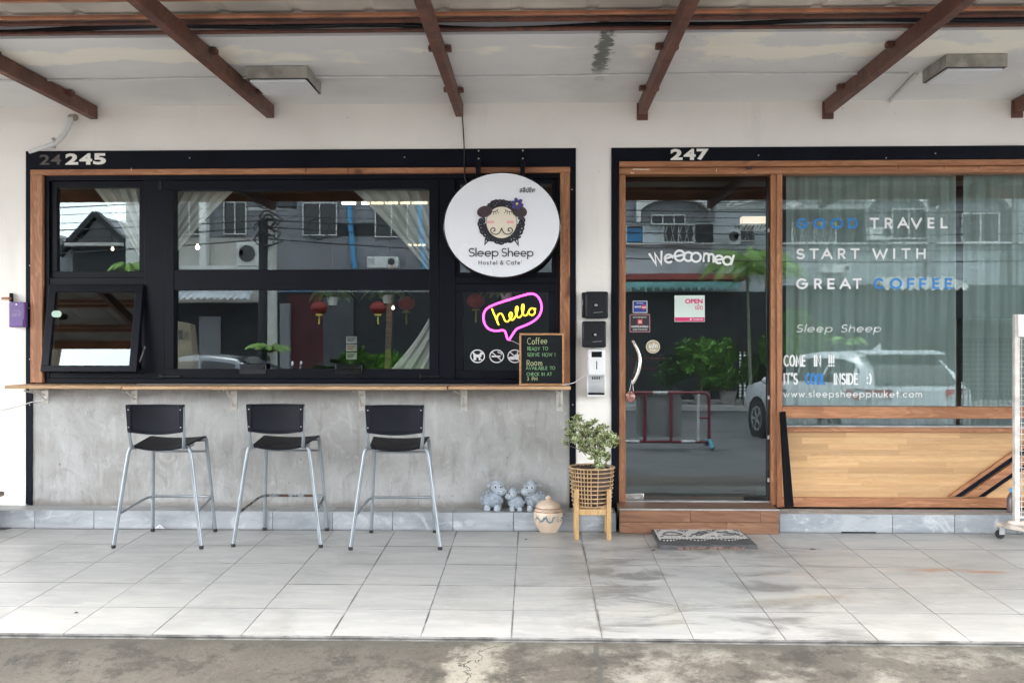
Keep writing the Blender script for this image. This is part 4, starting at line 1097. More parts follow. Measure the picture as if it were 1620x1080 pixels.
# ================================================================== LEFT WINDOW: neon, icons, chalkboard
NY = GY - .03; sn = NY/F
g = thing('neon_sign', 'neon sign of yellow hello lettering in a pink speech bubble, stuck on the window', 'neon sign', (X(810, NY), NY, Z(538, NY)))
def NP(pts, y=NY): return [(P(u, v, y)[0], y, P(u, v, y)[1]) for u, v in pts]
def smooth(pts, it=3, closed=False):
    for _ in range(it):
        o_ = []; N = len(pts)
        rng = range(N if closed else N-1)
        if not closed: o_.append(pts[0])
        for i in rng:
            a, c = pts[i], pts[(i+1) % N]
            o_ += [tuple(.75*a[k]+.25*c[k] for k in range(2)), tuple(.25*a[k]+.75*c[k] for k in range(2))]
        if not closed: o_.append(pts[-1])
        pts = o_
    return pts
bub = smooth([(766,490),(764,507),(771,520),(784,524),(794,522),(799,523),(801,530),(803,537),(806,537),(812,527),(817,520),(822,518),(840,511),(853,501),(858,487),(854,472),(845,464),(834,465),(805,474),(780,482)], 3, True)
q = MB(); q.tube(NP(bub), .0066, 8, closed=True); q.build('neon_tube', neon_pink, g, ang=80)
q = MB(); q.tube(NP([(778,488),(783,500),(789,514)], NY-.003), .0047, 8); q.build('neon_tube', neon_yellow, g, ang=80)
hel = smooth([(787,511),(786,503),(788,497),(793,495),(796,500),(799,508),(803,509),(808,504),(811,497),(808,493),(805,498),(808,506),(812,506),(817,498),(820,486),(817,484),(815,492),(819,503),(824,501),(828,493),(829,482),(826,481),(825,490),(829,500),(834,498),(836,493),(840,487),(845,488),(847,494),(843,499),(837,497),(836,491),(841,487),(848,489)], 3)
q = MB(); q.tube(NP(hel, NY-.003), .0047, 8); q.build('neon_tube', neon_yellow, g, ang=80)
cable('neon_wire', NP([(805, 538), (812, 540), (820, 544), (824, 545)]), .002, vinyl_white, 'short white lead from the neon bubble to behind the chalkboard', 'wire')
IY = GY - .0035
def icon(cu, label, kind):
    g = thing('no_entry_icon', label, 'pictogram', (X(cu, IY), IY, Z(574.5, IY)), group='round prohibition pictograms on the lower window')
    c_ = P(cu, 563.3, IY); s_ = IY/F
    q = MB(); q.ring(c_[0], c_[1], 11.7*s_, 10.7*s_, .007, IY-.001, IY); q.build('ring', vinyl_white, g)
    q = MB(); q.stroke([P(cu-7.5, 557, IY-.002), P(cu+7.5, 570, IY-.002)], .0032, IY-.002); q.build('slash', vinyl_white, g)
    q = MB(); pp = lambda L: [P(cu+a, 563.3+b_2, IY) for a, b_2 in L]
    if kind == 'dog':
        q.stroke(pp([(-4.5,-.5),(4,-.5)]), .010, IY-.001); q.stroke(pp([(4,-1),(5.5,-4.5),(7.5,-4)]), .007, IY-.001); q.stroke(pp([(-4.5,0),(-5.5,5.5)]), .005, IY-.001); q.stroke(pp([(-3,0),(-3,5.5)]), .004, IY-.001); q.stroke(pp([(3,0),(3,5.5)]), .005, IY-.001); q.stroke(pp([(-5,-1),(-7,-4)]), .003, IY-.001)
    elif kind == 'smoke':
        q.prism(pp([(-8,1.5),(6,1.5),(6,-1),(-8,-1)]), IY-.001, IY); q.stroke(pp([(7.5,-2.5),(7,-5),(3,-5.5),(2,-7.5)]), .0028, IY-.001)
    else:
        q.prism(pp([(1,5.5),(6,5.5),(7,-3),(0,-3)]), IY-.001, IY); q.stroke(pp([(3.5,-3),(4.5,-7)]), .003, IY-.001); q.stroke(pp([(-7,3),(-1.5,3)]), .011, IY-.001)
    q.build('symbol', vinyl_white, g)
icon(755.5, 'round white no dogs pictogram, first of the row by the chalkboard', 'dog')
icon(785.8, 'round white no smoking pictogram in the middle of the row', 'smoke')
icon(814.5, 'round white no food or drink pictogram, half behind the chalkboard', 'food')
# chalkboard on the counter
CY = 6.20; s_ = CY/F
x0, x1 = X(821.5, CY), X(892.5, CY); z0, z1 = Z(608.5, CY), Z(527, CY)
z0 = zs1 + .003
g = thing('chalkboard', 'wood framed chalkboard with green coffee and room notes standing on the counter', 'chalkboard', ((x0+x1)/2, CY, z0))
q = MB(); q.box(x0+.008, x1-.008, CY+.004, CY+.012, z0+.008, z1-.008); q.build('board', chalk_board, g)
fw = .013; q = MB()
for bb in ((x0, x1, z1-fw, z1), (x0, x1, z0, z0+fw), (x0, x0+fw, z0+fw, z1-fw), (x1-fw, x1, z0+fw, z1-fw)): q.box(bb[0], bb[1], CY-.006, CY+.014, bb[2], bb[3])
q.build('frame', wood('chalkboard_frame', (.42,.21,.09), (.55,.30,.14), 0), g, .002)
for (t_, u0, u1, v, cap, w_, m_, k) in (('Coffee', 834.5, 865, 544, 9.5, .0020, chalk_w, .3), ('READY TO', 834.5, 866.5, 554, 5.2, .0014, chalk, .3), ('SERVE NOW !', 834.5, 878, 563.5, 5.2, .0014, chalk, .3),
                      ('Room', 833.5, 857, 578, 8.5, .0020, chalk_w, .3), ('AVAILABLE TO', 832.5, 878, 584.5, 4.8, .0014, chalk, .3), ('CHECK IN AT', 833.5, 873, 594, 4.8, .0014, chalk, .3), ('3 PM', 834, 850, 601.5, 5.2, .0017, chalk_w, .3)):
    q = MB(); line(q, t_, X(u0, CY), Z(v, CY), cap*s_, w_, CY+.0034, k, width=(u1-u0)*s_, jit=.06, d=.0006); q.build('writing', m_, g)
cable('white_lead', [(X(887, 6.2), 6.2, zs1+.006), (X(897, 6.18), 6.18, zs1+.012), (X(908, 6.24), 6.24, zs1+.02), (X(918, 6.3), 6.3, zs1+.045), (X(930, 6.33), 6.33, zs1+.075)], .0022, vinyl_white, 'thin white lead from the counter end to the white soap dispenser', 'wire')

# ================================================================== DISPENSERS ON THE PILLAR
def dispenser_black(u0, u1, v0, v1, label, dark):
    Y = YW-.11; g = thing('wall_dispenser', label, 'dispenser', (X((u0+u1)/2, Y), YW-.06, Z(v1, Y)))
    q = MB(); q.box(X(u0+1, Y), X(u1, Y), YW-.07, YW-.002, Z(v1, Y)+.004, Z(v0, Y)-.004); q.build('back_case', gloss_black, g, .006)
    q = MB(); q.box(X(u0+ (6 if dark else 0), Y), X(u1, Y), YW-.11, YW-.0705, Z(v1, Y), Z(v0, Y)); q.build('front_cover', dark_plastic, g, .012, 3)
    q = MB(); cu = (u0+u1)/2; q.box(X(cu-4, Y), X(cu+5, Y), YW-.1125, YW-.109, Z((v0+v1)/2+3, Y), Z((v0+v1)/2-2, Y)); q.build('window_slot', gloss_black, g, .001)
    q = MB(); text(q, '00', X(cu-.5, Y), X(cu+3.5, Y), Z((v0+v1)/2+2, Y), Z((v0+v1)/2-1, Y), YW-.1135); q.build('print', vinyl_white, g)
    q = MB(); q.stroke([P(cu-2, v1-9, Y), P(cu+12, v1-10, Y)], .0012, YW-.1105); q.build('print', galv, g)
dispenser_black(920, 962.5, 461, 503.5, 'black square key box, upper of two above the soap dispenser', True)
dispenser_black(921, 959, 508, 549.5, 'black square key box, lower of two above the soap dispenser', False)
Y = YW-.10; g = thing('wall_dispenser', 'white automatic soap dispenser with a dark sensor window and drip tray', 'dispenser', (X(945, Y), YW-.05, Z(627, Y)))
q = MB(); q.box(X(930, Y), X(958, Y), YW-.09, YW-.002, Z(594, Y), Z(551.5, Y)); q.build('body', white_plastic, g, .012, 3)
q = MB(); q.box(X(936, Y), X(952.5, Y), YW-.0915, YW-.089, Z(565, Y), Z(556, Y)); q.build('sensor_window', gloss_black, g, .001)
q = MB(); q.box(X(943.3, Y), X(944.8, Y), YW-.0915, YW-.089, Z(584, Y), Z(571, Y)); q.build('level_slot', dark_plastic, g)
q = MB(); q.box(X(929, Y), X(958.5, Y), YW-.012, YW-.002, Z(626, Y), Z(594.2, Y)); q.box(X(929, Y), X(930.8, Y), YW-.08, YW-.0121, Z(626, Y), Z(594.2, Y)); q.box(X(956.7, Y), X(958.5, Y), YW-.08, YW-.0121, Z(626, Y), Z(594.2, Y)); q.box(X(929, Y), X(958.5, Y), YW-.095, YW-.0121, Z(626.5, Y)-.004, Z(624.5, Y)); q.build('holder', white_plastic, g, .002)
q = MB(); q.box(X(931.5, Y), X(956.3, Y), YW-.092, YW-.013, Z(624.4, Y), Z(621.5, Y)); q.build('drip_tray', dark_plastic, g, .001)
for u in (938, 941.5, 945, 948.5):
    q = MB(); q.box(X(u, Y), X(u+1.8, Y), YW-.014, YW-.0118, Z(600.5, Y), Z(596.5, Y)); q.build('print', dark_plastic, g)

# ================================================================== PURPLE BOX, LEFT WALL
Y = YW-.06; g = thing('wall_box', 'small purple plastic box on the white wall left of the window', 'box', (X(26, Y), YW-.04, Z(517, Y)))
q = MB(); q.box(X(14, Y), X(38.5, Y), YW-.06, YW-.0135, Z(517, Y), Z(476.5, Y)); q.build('body', purple_box, g, .006, 3)
q = MB(); q.box(X(16, Y), X(37, Y), YW-.068, YW-.0595, Z(515.5, Y), Z(504.5, Y)); q.build('pocket', purple_box, g, .002)
q = MB(); q.ell((X(26, Y), YW-.061, Z(480.5, Y)), (.006, .003, .006)); q.build('screw', vinyl_white, g)
q = MB(); q.box(X(18, Y), X(34, Y), YW-.0615, YW-.0595, Z(500, Y), Z(489, Y)); q.build('label_print', plain('faded_purple', (.2,.14,.3), .6, 0, .3, 40), g)
g = thing('incense_holder', 'small orange and dark bracket on the wall above the purple box', 'holder', (X(11, Y), YW-.04, Z(476, Y)))
q = MB(); q.box(X(4, Y), X(16, Y), YW-.075, YW-.045, Z(473, Y), Z(469, Y)); q.build('tray', wood_x, g, .002)
q = MB(); q.box(X(13.3, Y), X(15.3, Y), YW-.05, YW-.0135, Z(476, Y), Z(462, Y)); q.build('hook', alu_black, g, .001)
# ================================================================== BAR STOOLS (local: x right, y towards the window, z up)
worn_metal = Mat('rust_worn_steel', (.26,.29,.31), .45, .4, .5, 'object')
_c = worn_metal.mix(worn_metal.noise(16, 6, .7).ss(.45,.55), (.24,.28,.31), (.07,.035,.02)); worn_metal.base(_c); worn_metal = worn_metal.m
def make_stool():
    t = thing('bar_stool', '', 'bar stool')
    R = .0115
    NEAR, FAR = 0.0, .43
    fn, ff = .268, .205                      # half widths at the feet
    for s in (-1, 1):
        q = MB(); top = .605
        pts = [(s*fn, NEAR, .012)]
        for k in range(1, 7): f = k/6; pts.append((s*(fn - (fn-.192)*f), NEAR+.055*f, .012 + (top-.055)*f))
        pts += [(s*.186, .058, top-.018), (s*.176, .061, top-.004), (s*.162, .066, top), (s*.150, .090, top-.004), (s*.150, .20, top-.004)]
        q.tube(pts, R, 10); q.build('leg', stool_metal, t, ang=60)
        q = MB(); pts = [(s*ff, FAR, .012)] + [(s*(ff - (ff-.172)*k/6), FAR-.05*k/6, .012 + .595*k/6) for k in range(1, 7)] + [(s*.168, FAR-.06, .615), (s*.160, FAR-.09, .62)]
        q.tube(pts, R, 10); q.build('leg', stool_metal, t, ang=60)
        for (fx, fy) in ((s*fn, NEAR), (s*ff, FAR)):
            q = MB(); q.lathe([(.0125, 0), (.0135, .004), (.0135, .016), (.0118, .02)], fx, fy, 12); q.build('foot_cap', rubber, t)
        q = MB(); q.tube([(s*.150, .12, .598), (s*.151, .06, .600), (s*.155, .038, .606), (s*.160, .026, .62), (s*.164, .018, .66), (s*.168, .008, .72), (s*.17, 0, .855)], R*.9, 10); q.build('back_post', stool_metal, t, ang=60)
    q = MB()                                 # seat: thin shell dipping in the middle, front edge rolled
    nu, nv = 14, 12; vs = []; fs = []
    for j in range(nv+1):
        for i in range(nu+1):
            u = -1 + 2*i/nu; f = j/nv; w = .158 + .022*f; y = .035 + .36*f
            z = .607 + .02*f + .010*u*u - (.012*(1-f)*(1-u*u)) - (.03*max(0, f-.88)/.12*max(0, f-.88)/.12)
            cr = 1 - .06*max(0, abs(u)-.8)/.2 
            vs.append((u*w, y*(1 if abs(u) < .9 or 0 < j < nv else 1), z))
    L = len(vs); vs += [(x, y, z-.012) for x, y, z in vs]
    for j in range(nv):
        for i in range(nu):
            a = j*(nu+1)+i; fs.append((a, a+1, a+nu+2, a+nu+1)); fs.append((L+a, L+a+nu+1, L+a+nu+2, L+a+1))
    for i in range(nu):
        a = i; fs.append((a, L+a, L+a+1, a+1)); a = nv*(nu+1)+i; fs.append((a, a+1, L+a+1, L+a))
    for j in range(nv):
        a = j*(nu+1); fs.append((a, a+nu+1, L+a+nu+1, L+a)); a += nu; fs.append((a, L+a, L+a+nu+1, a+nu+1))
    q.add(vs, fs); q.build('seat', stool_plastic, t, .004, 2, ang=50)
    # backrest: curved panel with raised rim, lower edge bowed
    def bz(u): return .712 - .016*(1-u*u)
    q = MB(); nu = 16; vs = []; fs = []
    for i in range(nu+1):
        u = -1 + 2*i/nu; y = .020*(1-u*u) + .004; x = u*.150
        for (dy, z) in ((0, bz(u)), (0, .862), (-.007, .862), (-.007, bz(u))): vs.append((x, y+dy, z))
    for i in range(nu):
        for k in range(4): fs.append((4*i+k, 4*i+4+k, 4*i+4+(k+1)%4, 4*i+(k+1)%4))
    fs += [(3,2,1,0), tuple(4*nu+k for k in range(4))]
    q.add(vs, fs); q.build('backrest', stool_plastic, t, ang=50)
    q = MB()
    rimL = [(-1, bz(-1)), (-1, .838)]
    pts = [(-.158 , bz(-1)-.004), (-.168, .842), (.168, .842), (.158, bz(1)-.004)] 
    for s in (-1, 1):
        q.prism([(s*.144, bz(.9)-.010), (s*.166, bz(1)-.006), (s*.176, .869), (s*.146, .869)], -.014, .016)
    vs = []; fs = []
    for i in range(nu+1):
        u = -1 + 2*i/nu; y = .020*(1-u*u); x = u*.146
        for (dy, z) in ((-.012, bz(u)-.010), (.012, bz(u)-.010), (.012, bz(u)+.004), (-.012, bz(u)+.004)): vs.append((x, y+dy, z))
    for i in range(nu):
        for k in range(4): fs.append((4*i+k, 4*i+4+k, 4*i+4+(k+1)%4, 4*i+(k+1)%4))
    q.add(vs, fs); vs = [(x, y, z + .178 + (.020*(1-((x/.146)**2)) if z < 2 else 0)) for x, y, z in vs]
    q.add([(x, y, (.858 if k % 4 < 2 else .869)) for k, (x, y, z) in enumerate(vs)], fs)
    q.build('backrest_rim', stool_plastic, t, .003, 2, ang=50)
    for s in (-1, 1):
        for z in (.735, .84):
            q = MB(); q.ell((s*.158, -.0145, z), (.004, .002, .004), 8, 6); q.build('screw', galv, t)
    # U shaped footrest and the upper rail
    q = MB(); zf = .235; kx = lambda z, a, w0: a - (a-w0)*z/.6
    xn = fn - (fn-.192)*(.205/.55); xf = ff - (ff-.172)*(zf/.6)
    q.tube([(-xn, .022, .205), (-xn+.01, .05, .21), (-xf-.02, .30, .232), (-xf-.012, .36, zf), (-xf+.01, .40, zf), (0, .40, zf), (xf-.01, .40, zf), (xf+.012, .36, zf), (xf+.02, .30, .232), (xn-.01, .05, .21), (xn, .022, .205)], .0085, 8)
    q.build('footrest', stool_metal, t, ang=60)
    q = MB(); q.tube([(-.178, .385, .53), (.178, .385, .53)], .0075, 8); q.build('cross_rail', stool_metal, t, ang=60)
    return t
proto = make_stool()
def yfoot(v): return FY(v)
for i, (u0, u1, v, rz, lab) in enumerate(((178, 320, 870.5, 0, 'black and silver bar stool nearest the left end of the counter'),
                                     (368.5, 507.8, 867.5, rad(-.5), 'middle black and silver bar stool with a rust marked footrest'),
                                     (557.8, 693, 870.5, rad(2.0), 'right black and silver bar stool, closest to the sheep figurines'))):
    o = proto if i == 0 else copy_tree(proto)
    y = yfoot(v); o.location = (X((u0+u1)/2, y), y, floor_z(y)+.0005); o.rotation_euler = (TA, 0, rz)
    if i == 1:                              # the middle footrest has lost its lacquer
        for ch in o.children:
            if ch.name.startswith('footrest'):
                ch.data = ch.data.copy(); ch.data.materials[0] = worn_metal; ch['label'] = 'footrest with the lacquer worn to brown rust'
    tag(o, lab, 'bar stool', 'bar stools along the counter')

# ================================================================== SHEEP FIGURINES
def make_sheep(label, loc, h, face, seed=0):
    """sitting stout sheep; face = +1 muzzle to the right"""
    t = thing('sheep_figurine', label, 'figurine', loc, group='grey sheep figurines on the ledge')
    k = h; o_ = Vector(loc)
    def P3(x, y, z): return (o_.x + face*x*k, o_.y + y*k, o_.z + z*k)
    q = MB(); r_ = random.Random(seed)
    q.ell(P3(-.05, 0, .32), (.34*k, .29*k, .28*k), 22, 14)
    for i in range(170):                      # tight woolly lumps
        th = math.acos(r_.uniform(-.75, .98)); ph = r_.uniform(0, 6.283)
        c_ = (-.05 + .335*math.sin(th)*math.cos(ph), .285*math.sin(th)*math.sin(ph), .32 + .275*math.cos(th))
        q.ell(P3(*c_), (.040*k,)*3, 7, 5)
    q.build('wool_body', clay, t, ang=70)
    for (x, y) in ((-.20, -.16), (.12, -.20), (-.2, .16), (.14, .14)):
        q = MB(); q.lathe([(.10*k, 0), (.115*k, .03*k), (.11*k, .10*k), (.08*k, .18*k)], *P3(x, y, 0)[:2], 12); q.xf(0, lambda p: Vector((p.x, p.y, p.z + o_.z))); q.build('leg', clay_face, t)
    q = MB(); q.ell(P3(.10, -.05, .70), (.19*k, .18*k, .20*k), 18, 12); b0 = len(q.v)
    q.ell(P3(.24, -.12, .60), (.19*k, .16*k, .145*k), 18, 12)
    q.build('head', clay_face, t, ang=70)
    q = MB()
    for (x, y, z) in ((.02,-.05,.89),(.10,-.08,.91),(.17,-.05,.88),(.08,.02,.92),(-.02,.03,.86)): q.ell(P3(x, y, z), (.07*k, .07*k, .06*k), 9, 6)
    q.build('topknot', clay, t, ang=70)
    for sx in (-.14, .26):
        q = MB(); q.ell(P3(sx, .02, .77), (.10*k, .04*k, .065*k), 12, 7); q.build('ear', clay_face, t, ang=70)
    for sx in (.06, .22):
        q = MB(); q.ell(P3(sx, -.215, .755), (.034*k, .02*k, .04*k), 10, 7); q.build('eye', vinyl_white, t)
        q = MB(); q.ell(P3(sx+.006, -.232, .75), (.026*k, .014*k, .032*k), 8, 6); q.build('pupil', gloss_black, t)
    q = MB(); q.tube([P3(.13+.028*i, -.262-.012*math.sin(i), .575 + .0022*(i-3)**2) for i in range(8)], .010*k, 5); q.build('mouth', dark_plastic, t)
    for sx in (.2, .28):
        q = MB(); q.ell(P3(sx, -.268, .66), (.014*k, .01*k, .012*k), 7, 5); q.build('nostril', dark_plastic, t)
zl = .1205; yl = 6.265
def hgt(v0, v1, Y=yl): return (v1-v0)*Y/F
make_sheep('large grey sheep figurine sitting at the left, looking right', (X(781, yl), yl, zl), hgt(757, 807), 1, 1)
make_sheep('smallest grey sheep figurine, between the two larger ones', (X(815, yl), yl-.02, zl), hgt(769, 806), -1, 2)
make_sheep('large grey sheep figurine sitting at the right, looking left', (X(845, yl), yl, zl), hgt(759, 808), -1, 3)

# ================================================================== CERAMIC JAR
yj = FY(846)+.095; zj = floor_z(yj); xj = X(867.5, yj); k = .19/47*1.0; sc_ = yj/F
def jr(px): return px*sc_
g = thing('lidded_jar', 'squat cream ceramic jar with a blue dragon band and a knobbed lid', 'jar', (xj, yj, zj))
H0 = 57*sc_
prof = [(.52,.0),(.60,.005),(.62,.03),(.70,.08),(.84,.18),(.97,.32),(1.0,.45),(.98,.56),(.90,.64),(.80,.66)]
q = MB(); q.lathe([(r*jr(23.5), zj + z*H0) for r, z in prof], xj, yj, 40); q.build('body', ceramic, g, ang=50)
for (r, z, m_) in ((.985,.585,jar_brown),(.84,.665,jar_brown),(.62,.04,jar_blue)):
    q = MB(); q.lathe([(r*jr(23.5)-.002, zj+z*H0-.003), (r*jr(23.5)+.0012, zj+z*H0-.001), (r*jr(23.5)+.0012, zj+z*H0+.002), (r*jr(23.5)-.002, zj+z*H0+.004)], xj, yj, 40); q.build('glaze_band', m_, g)
q = MB(); q.lathe([(r*jr(23.5), zj + z*H0) for r, z in [(.78,.665),(.84,.69),(.83,.72),(.74,.79),(.52,.85),(.2,.88),(.15,.895),(.2,.93),(.19,.965),(.09,1.0)]], xj, yj, 32); q.build('lid', ceramic, g, ang=50)
q = MB()                                     # dragon band: curling brush strokes wrapped on the belly
def onjar(a, z, lift=.001):
    r = .99*jr(23.5) if .35 < z < .5 else (.965 if z > .3 else .9)*jr(23.5)
    rr = r + lift
    return (xj + rr*math.sin(a), yj - rr*math.cos(a), zj + z*H0)
rj = random.Random(2)
dr = [(-1.0,.40),(-.85,.47),(-.7,.41),(-.55,.34),(-.4,.36),(-.3,.45),(-.15,.46),(-.05,.36),(.1,.32),(.25,.36),(.3,.45),(.45,.48)]
q.tube([onjar(a, z) for a, z in dr], [.002,.004,.005,.005,.006,.006,.005,.006,.006,.005,.005,.003], 6)
for i in range(34): a = rj.uniform(-1.1, .8); z = .41 + rj.uniform(-.09, .09); q.tube([onjar(a, z), onjar(a+rj.uniform(-.08,.08), z+rj.uniform(-.03,.03))], .0022, 5)
for i in range(18): a = rj.uniform(.95, 1.5); z = .41+rj.uniform(-.08, .08); q.tube([onjar(a, z), onjar(a+.05, z+.02)], .0025, 5)
q.build('dragon_print', jar_blue, g)
q = MB()
for i in range(14): a = -.5+i*.08; z = .62; r = .905*jr(23.5)+.0012; q.tube([(xj+r*math.sin(a), yj-r*math.cos(a), zj+z*H0), (xj+r*math.sin(a+.05), yj-r*math.cos(a+.05), zj+(z+.012)*H0)], .0016, 5)
q.build('glaze_marks', jar_blue, g)

# ================================================================== BASKET STAND AND PLANT
yn = 6.035; xp = X(936, yn); z_f = floor_z(yn)
g = thing('plant_stand', 'round rattan basket on four pale wooden legs beside the doorstep', 'plant stand', (xp, yn, z_f))
zt_, zb_ = Z(738, yn), Z(797, yn); rb = 35*yn/F; rbt = 29*yn/F
def rad_at(z): f = (z-zb_)/(zt_-zb_); return rbt + (rb-rbt)*f**.7
for i in range(10):
    z = zb_ + (zt_-zb_)*i/9; q = MB(); rr = rad_at(z) + .002
    q.tube([(xp+rr*math.cos(a), yn+rr*math.sin(a), z) for a in [k*2*math.pi/36 for k in range(36)]], .0040 if i < 9 else .006, 6, closed=True); q.build('hoop', rattan, g, ang=80)
for i in range(38):
    a = 2*math.pi*i/38
    if -1.45 < ((a+math.pi/2+math.pi) % (2*math.pi))-math.pi < 0 or i % 5 == 0:
        q = MB(); q.tube([(xp+(rad_at(z)-.0035)*math.cos(a), yn+(rad_at(z)-.0035)*math.sin(a), z) for z in (zb_, zb_+.3*(zt_-zb_), zb_+.6*(zt_-zb_), zt_)], .0034, 6); q.build('stake', rattan, g, ang=80)
for (sx, sy) in ((-1, -1), (1, -1), (1, 1), (-1, 1)):
    lx = xp + sx*.098 + (-.002 if sx < 0 else .004); ly = yn + sy*.098; q = MB(); zf = floor_z(ly)
    q.box(lx-.014, lx+.014, ly-.014, ly+.014, zf+.001, Z(773, yn-.1) if sy < 0 else Z(785, yn)); q.build('leg', bamboo, g, .002)
q = MB(); q.bar((xp-.09, yn-.09, zb_-.03), (xp+.09, yn+.09, zb_-.03), .022, .03); q.build('cross_bar', bamboo, g, .002)
q = MB(); q.bar((xp-.09, yn+.09, zb_-.031), (xp+.09, yn-.09, zb_-.031), .020, .028); q.build('cross_bar', bamboo, g, .002)
q = MB(); q.box(xp-.086, xp+.086, yn-.108, yn-.096, zb_-.05, zb_-.012); q.build('apron_rail', bamboo, g, .002)
g = thing('potted_plant', 'small variegated green and cream shrub growing in a brown pot inside the basket', 'plant', (xp, yn, zb_))
q = MB(); q.lathe([(rbt-.018, zb_+.004), (rbt-.012, zb_+.01), (rb-.016, zt_-.004), (rb-.02, zt_-.004), (rb-.022, zt_-.02), (.01, zt_-.02)], xp, yn, 28); q.build('pot', pot_brown, g)
q = MB(); rs = random.Random(4)
q.lathe([(rb-.021, zt_-.022), (rb-.024, zt_-.008), (.05, zt_+.002), (.004, zt_+.004)], xp, yn, 24)
for i in range(70): a = rs.uniform(0, 6.28); r = (rb-.03)*math.sqrt(rs.random()); q.ell((xp+r*math.cos(a), yn+r*math.sin(a), zt_-.002), (.008, .008, .006), 6, 4, bump=.5, seed=i)
q.build('soil', soil, g)
def pp(u, v, dy=0): return Vector((X(u, yn+dy), yn+dy, Z(v, yn+dy)))
root = pp(940, 741); fork = pp(941, 722)
tips = [(pp(915,664,.02)),(pp(905,680,-.03)),(pp(920,690,.05)),(pp(936,672,-.05)),(pp(950,678,.03)),(pp(960,690,-.02)),(pp(968,694,.02)),(pp(932,700,-.05)),(pp(948,705,.05)),(pp(958,703,-.04)),(pp(896,703,0)),(pp(945,728,-.06)),(pp(958,728,.03)),(pp(925,684,-.06)),(pp(912,692,.06)),(pp(942,690,.06)),(pp(936,716,-.03)),(pp(926,672,.04)),(pp(950,692,-.06)),(pp(952,718,-.05)),(pp(972,697,-.01)),(pp(920,703,0)),(pp(908,670,.03)),(pp(933,684,0)),(pp(944,682,-.02)),(pp(914,700,-.04)),(pp(928,709,.03)),(pp(940,698,-.07)),(pp(955,697,.06)),(pp(964,702,-.05)),(pp(948,734,-.07)),(pp(956,720,-.06)),(pp(905,690,.02)),(pp(918,678,-.05)),(pp(930,692,.06))]
q = MB(); q.tube([root, root.lerp(fork, .5)+Vector((.004,0,0)), fork], [.008,.007,.006], 8)
for p in tips:
    m1 = fork.lerp(p, .5) + Vector((rs.uniform(-.015,.015), rs.uniform(-.01,.01), rs.uniform(-.005,.02))); q.tube([fork, m1, p], [.004,.0028,.0018], 5)
q.build('stem', bark, g, ang=80)
def rosette(seed):
    r_ = random.Random(seed); q = MB()
    for i in range(9):
        a = i*2.4 + r_.uniform(-.3,.3); el_ = r_.uniform(-.1, 1.0); L = r_.uniform(.028, .042); w = L*.24
        d = Vector((math.cos(a)*math.cos(el_), math.sin(a)*math.cos(el_), math.sin(el_))); s = d.cross(Vector((0,0,1))).normalized(); n = s.cross(d)
        def lp(f, sx, up=0): return d*L*f + s*w*sx + n*(up + .10*L*math.sin(f*3) - .10*L*f)
        b0 = len(q.v)
        q.add([lp(0,0), lp(.35,.5,.001), lp(.7,.5,.001), lp(.88,0), lp(.7,-.5,.001), lp(.35,-.5,.001), lp(.55,0,-.001)], [(0,1,6),(1,2,6),(2,3,6),(3,4,6),(4,5,6),(5,0,6)], 0)
        q.add([lp(.0,.12), lp(.35,1,.002), lp(.72,1,.002), lp(1,0), lp(.88,0), lp(.7,.5,.001), lp(.35,.5,.001)], [(0,1,6),(1,2,5,6),(2,3,4,5)], 1)
        q.add([lp(.0,-.12), lp(.35,-1,.002), lp(.72,-1,.002), lp(1,0), lp(.88,0), lp(.7,-.5,.001), lp(.35,-.5,.001)], [(0,6,1),(1,6,5,2),(2,5,4,3)], 1)
    me = bpy.data.meshes.new('leaf_cluster'); me.from_pydata([tuple(p) for p in q.v], [], q.f); me.materials.append(leaf_g); me.materials.append(leaf_c)
    me.polygons.foreach_set('material_index', q.m); return me
ros = [rosette(s) for s in (1, 2, 3)]
base = Vector((xp, yn, zb_)); nroz = 0
for p in tips:
    kk = 6 if p is not tips[10] else 2
    for j in range(kk):
        o = bpy.data.objects.new('leaf_cluster', ros[rs.randrange(3)]); COL.objects.link(o); o.parent = g
        off = Vector((rs.gauss(0,.016), rs.gauss(0,.018), rs.gauss(0,.013))) if j else Vector((0,0,0))
        o.location = p + off - base; o.rotation_euler = (rs.uniform(-.6,.6), rs.uniform(-.6,.6), rs.uniform(0, 6.28)); s_ = rs.uniform(.7, 1.1); o.scale = (s_,)*3

# ================================================================== DOORMAT
def fp(u, v, h=0):                 # point on the terrace
    y = (1.21 - h + SLOPE*YK)*F/((v-HZ)+SLOPE*F); return X(u, y), y, floor_z(y)+h
hm = .026
c4 = [fp(1029.5, 833.5, hm), fp(1166, 832.5, hm), fp(1198.5, 859.5, hm), fp(1044, 861, hm)]
g = thing('doormat', 'worn black and grey printed doormat lying askew before the doorstep', 'doormat', (sum(p[0] for p in c4)/4, sum(p[1] for p in c4)/4, floor_z(c4[0][1])))
def mp(a, b_, lift=0):             # bilinear on the mat: a across, b_ from far to near
    p = [Vector(q_) for q_ in c4]; r = (p[0].lerp(p[1], a)).lerp(p[3].lerp(p[2], a), b_); r.z += lift; return r
q = MB(); nu, nv = 18, 6; vs = []; fs = []
for j in range(nv+1):
    for i in range(nu+1):
        p = mp(i/nu, j/nv); p.z += .003*math.sin(i*1.3+j)+.001*math.sin(j*2.1); vs.append(tuple(p))
Lm = len(vs); vs += [(x, y, floor_z(y)+.002) for x, y, z in vs]
for j in range(nv):
    for i in range(nu):
        a = j*(nu+1)+i; fs.append((a, a+1, a+nu+2, a+nu+1))
for i in range(nu):
    for a in (i, nv*(nu+1)+i): fs.append((a, a+1, Lm+a+1, Lm+a))
for j in range(nv):
    for a in (j*(nu+1), j*(nu+1)+nu): fs.append((a, a+nu+1, Lm+a+nu+1, Lm+a))
q.add(vs, fs); q.build('rubber_base', mat_rubber, g)
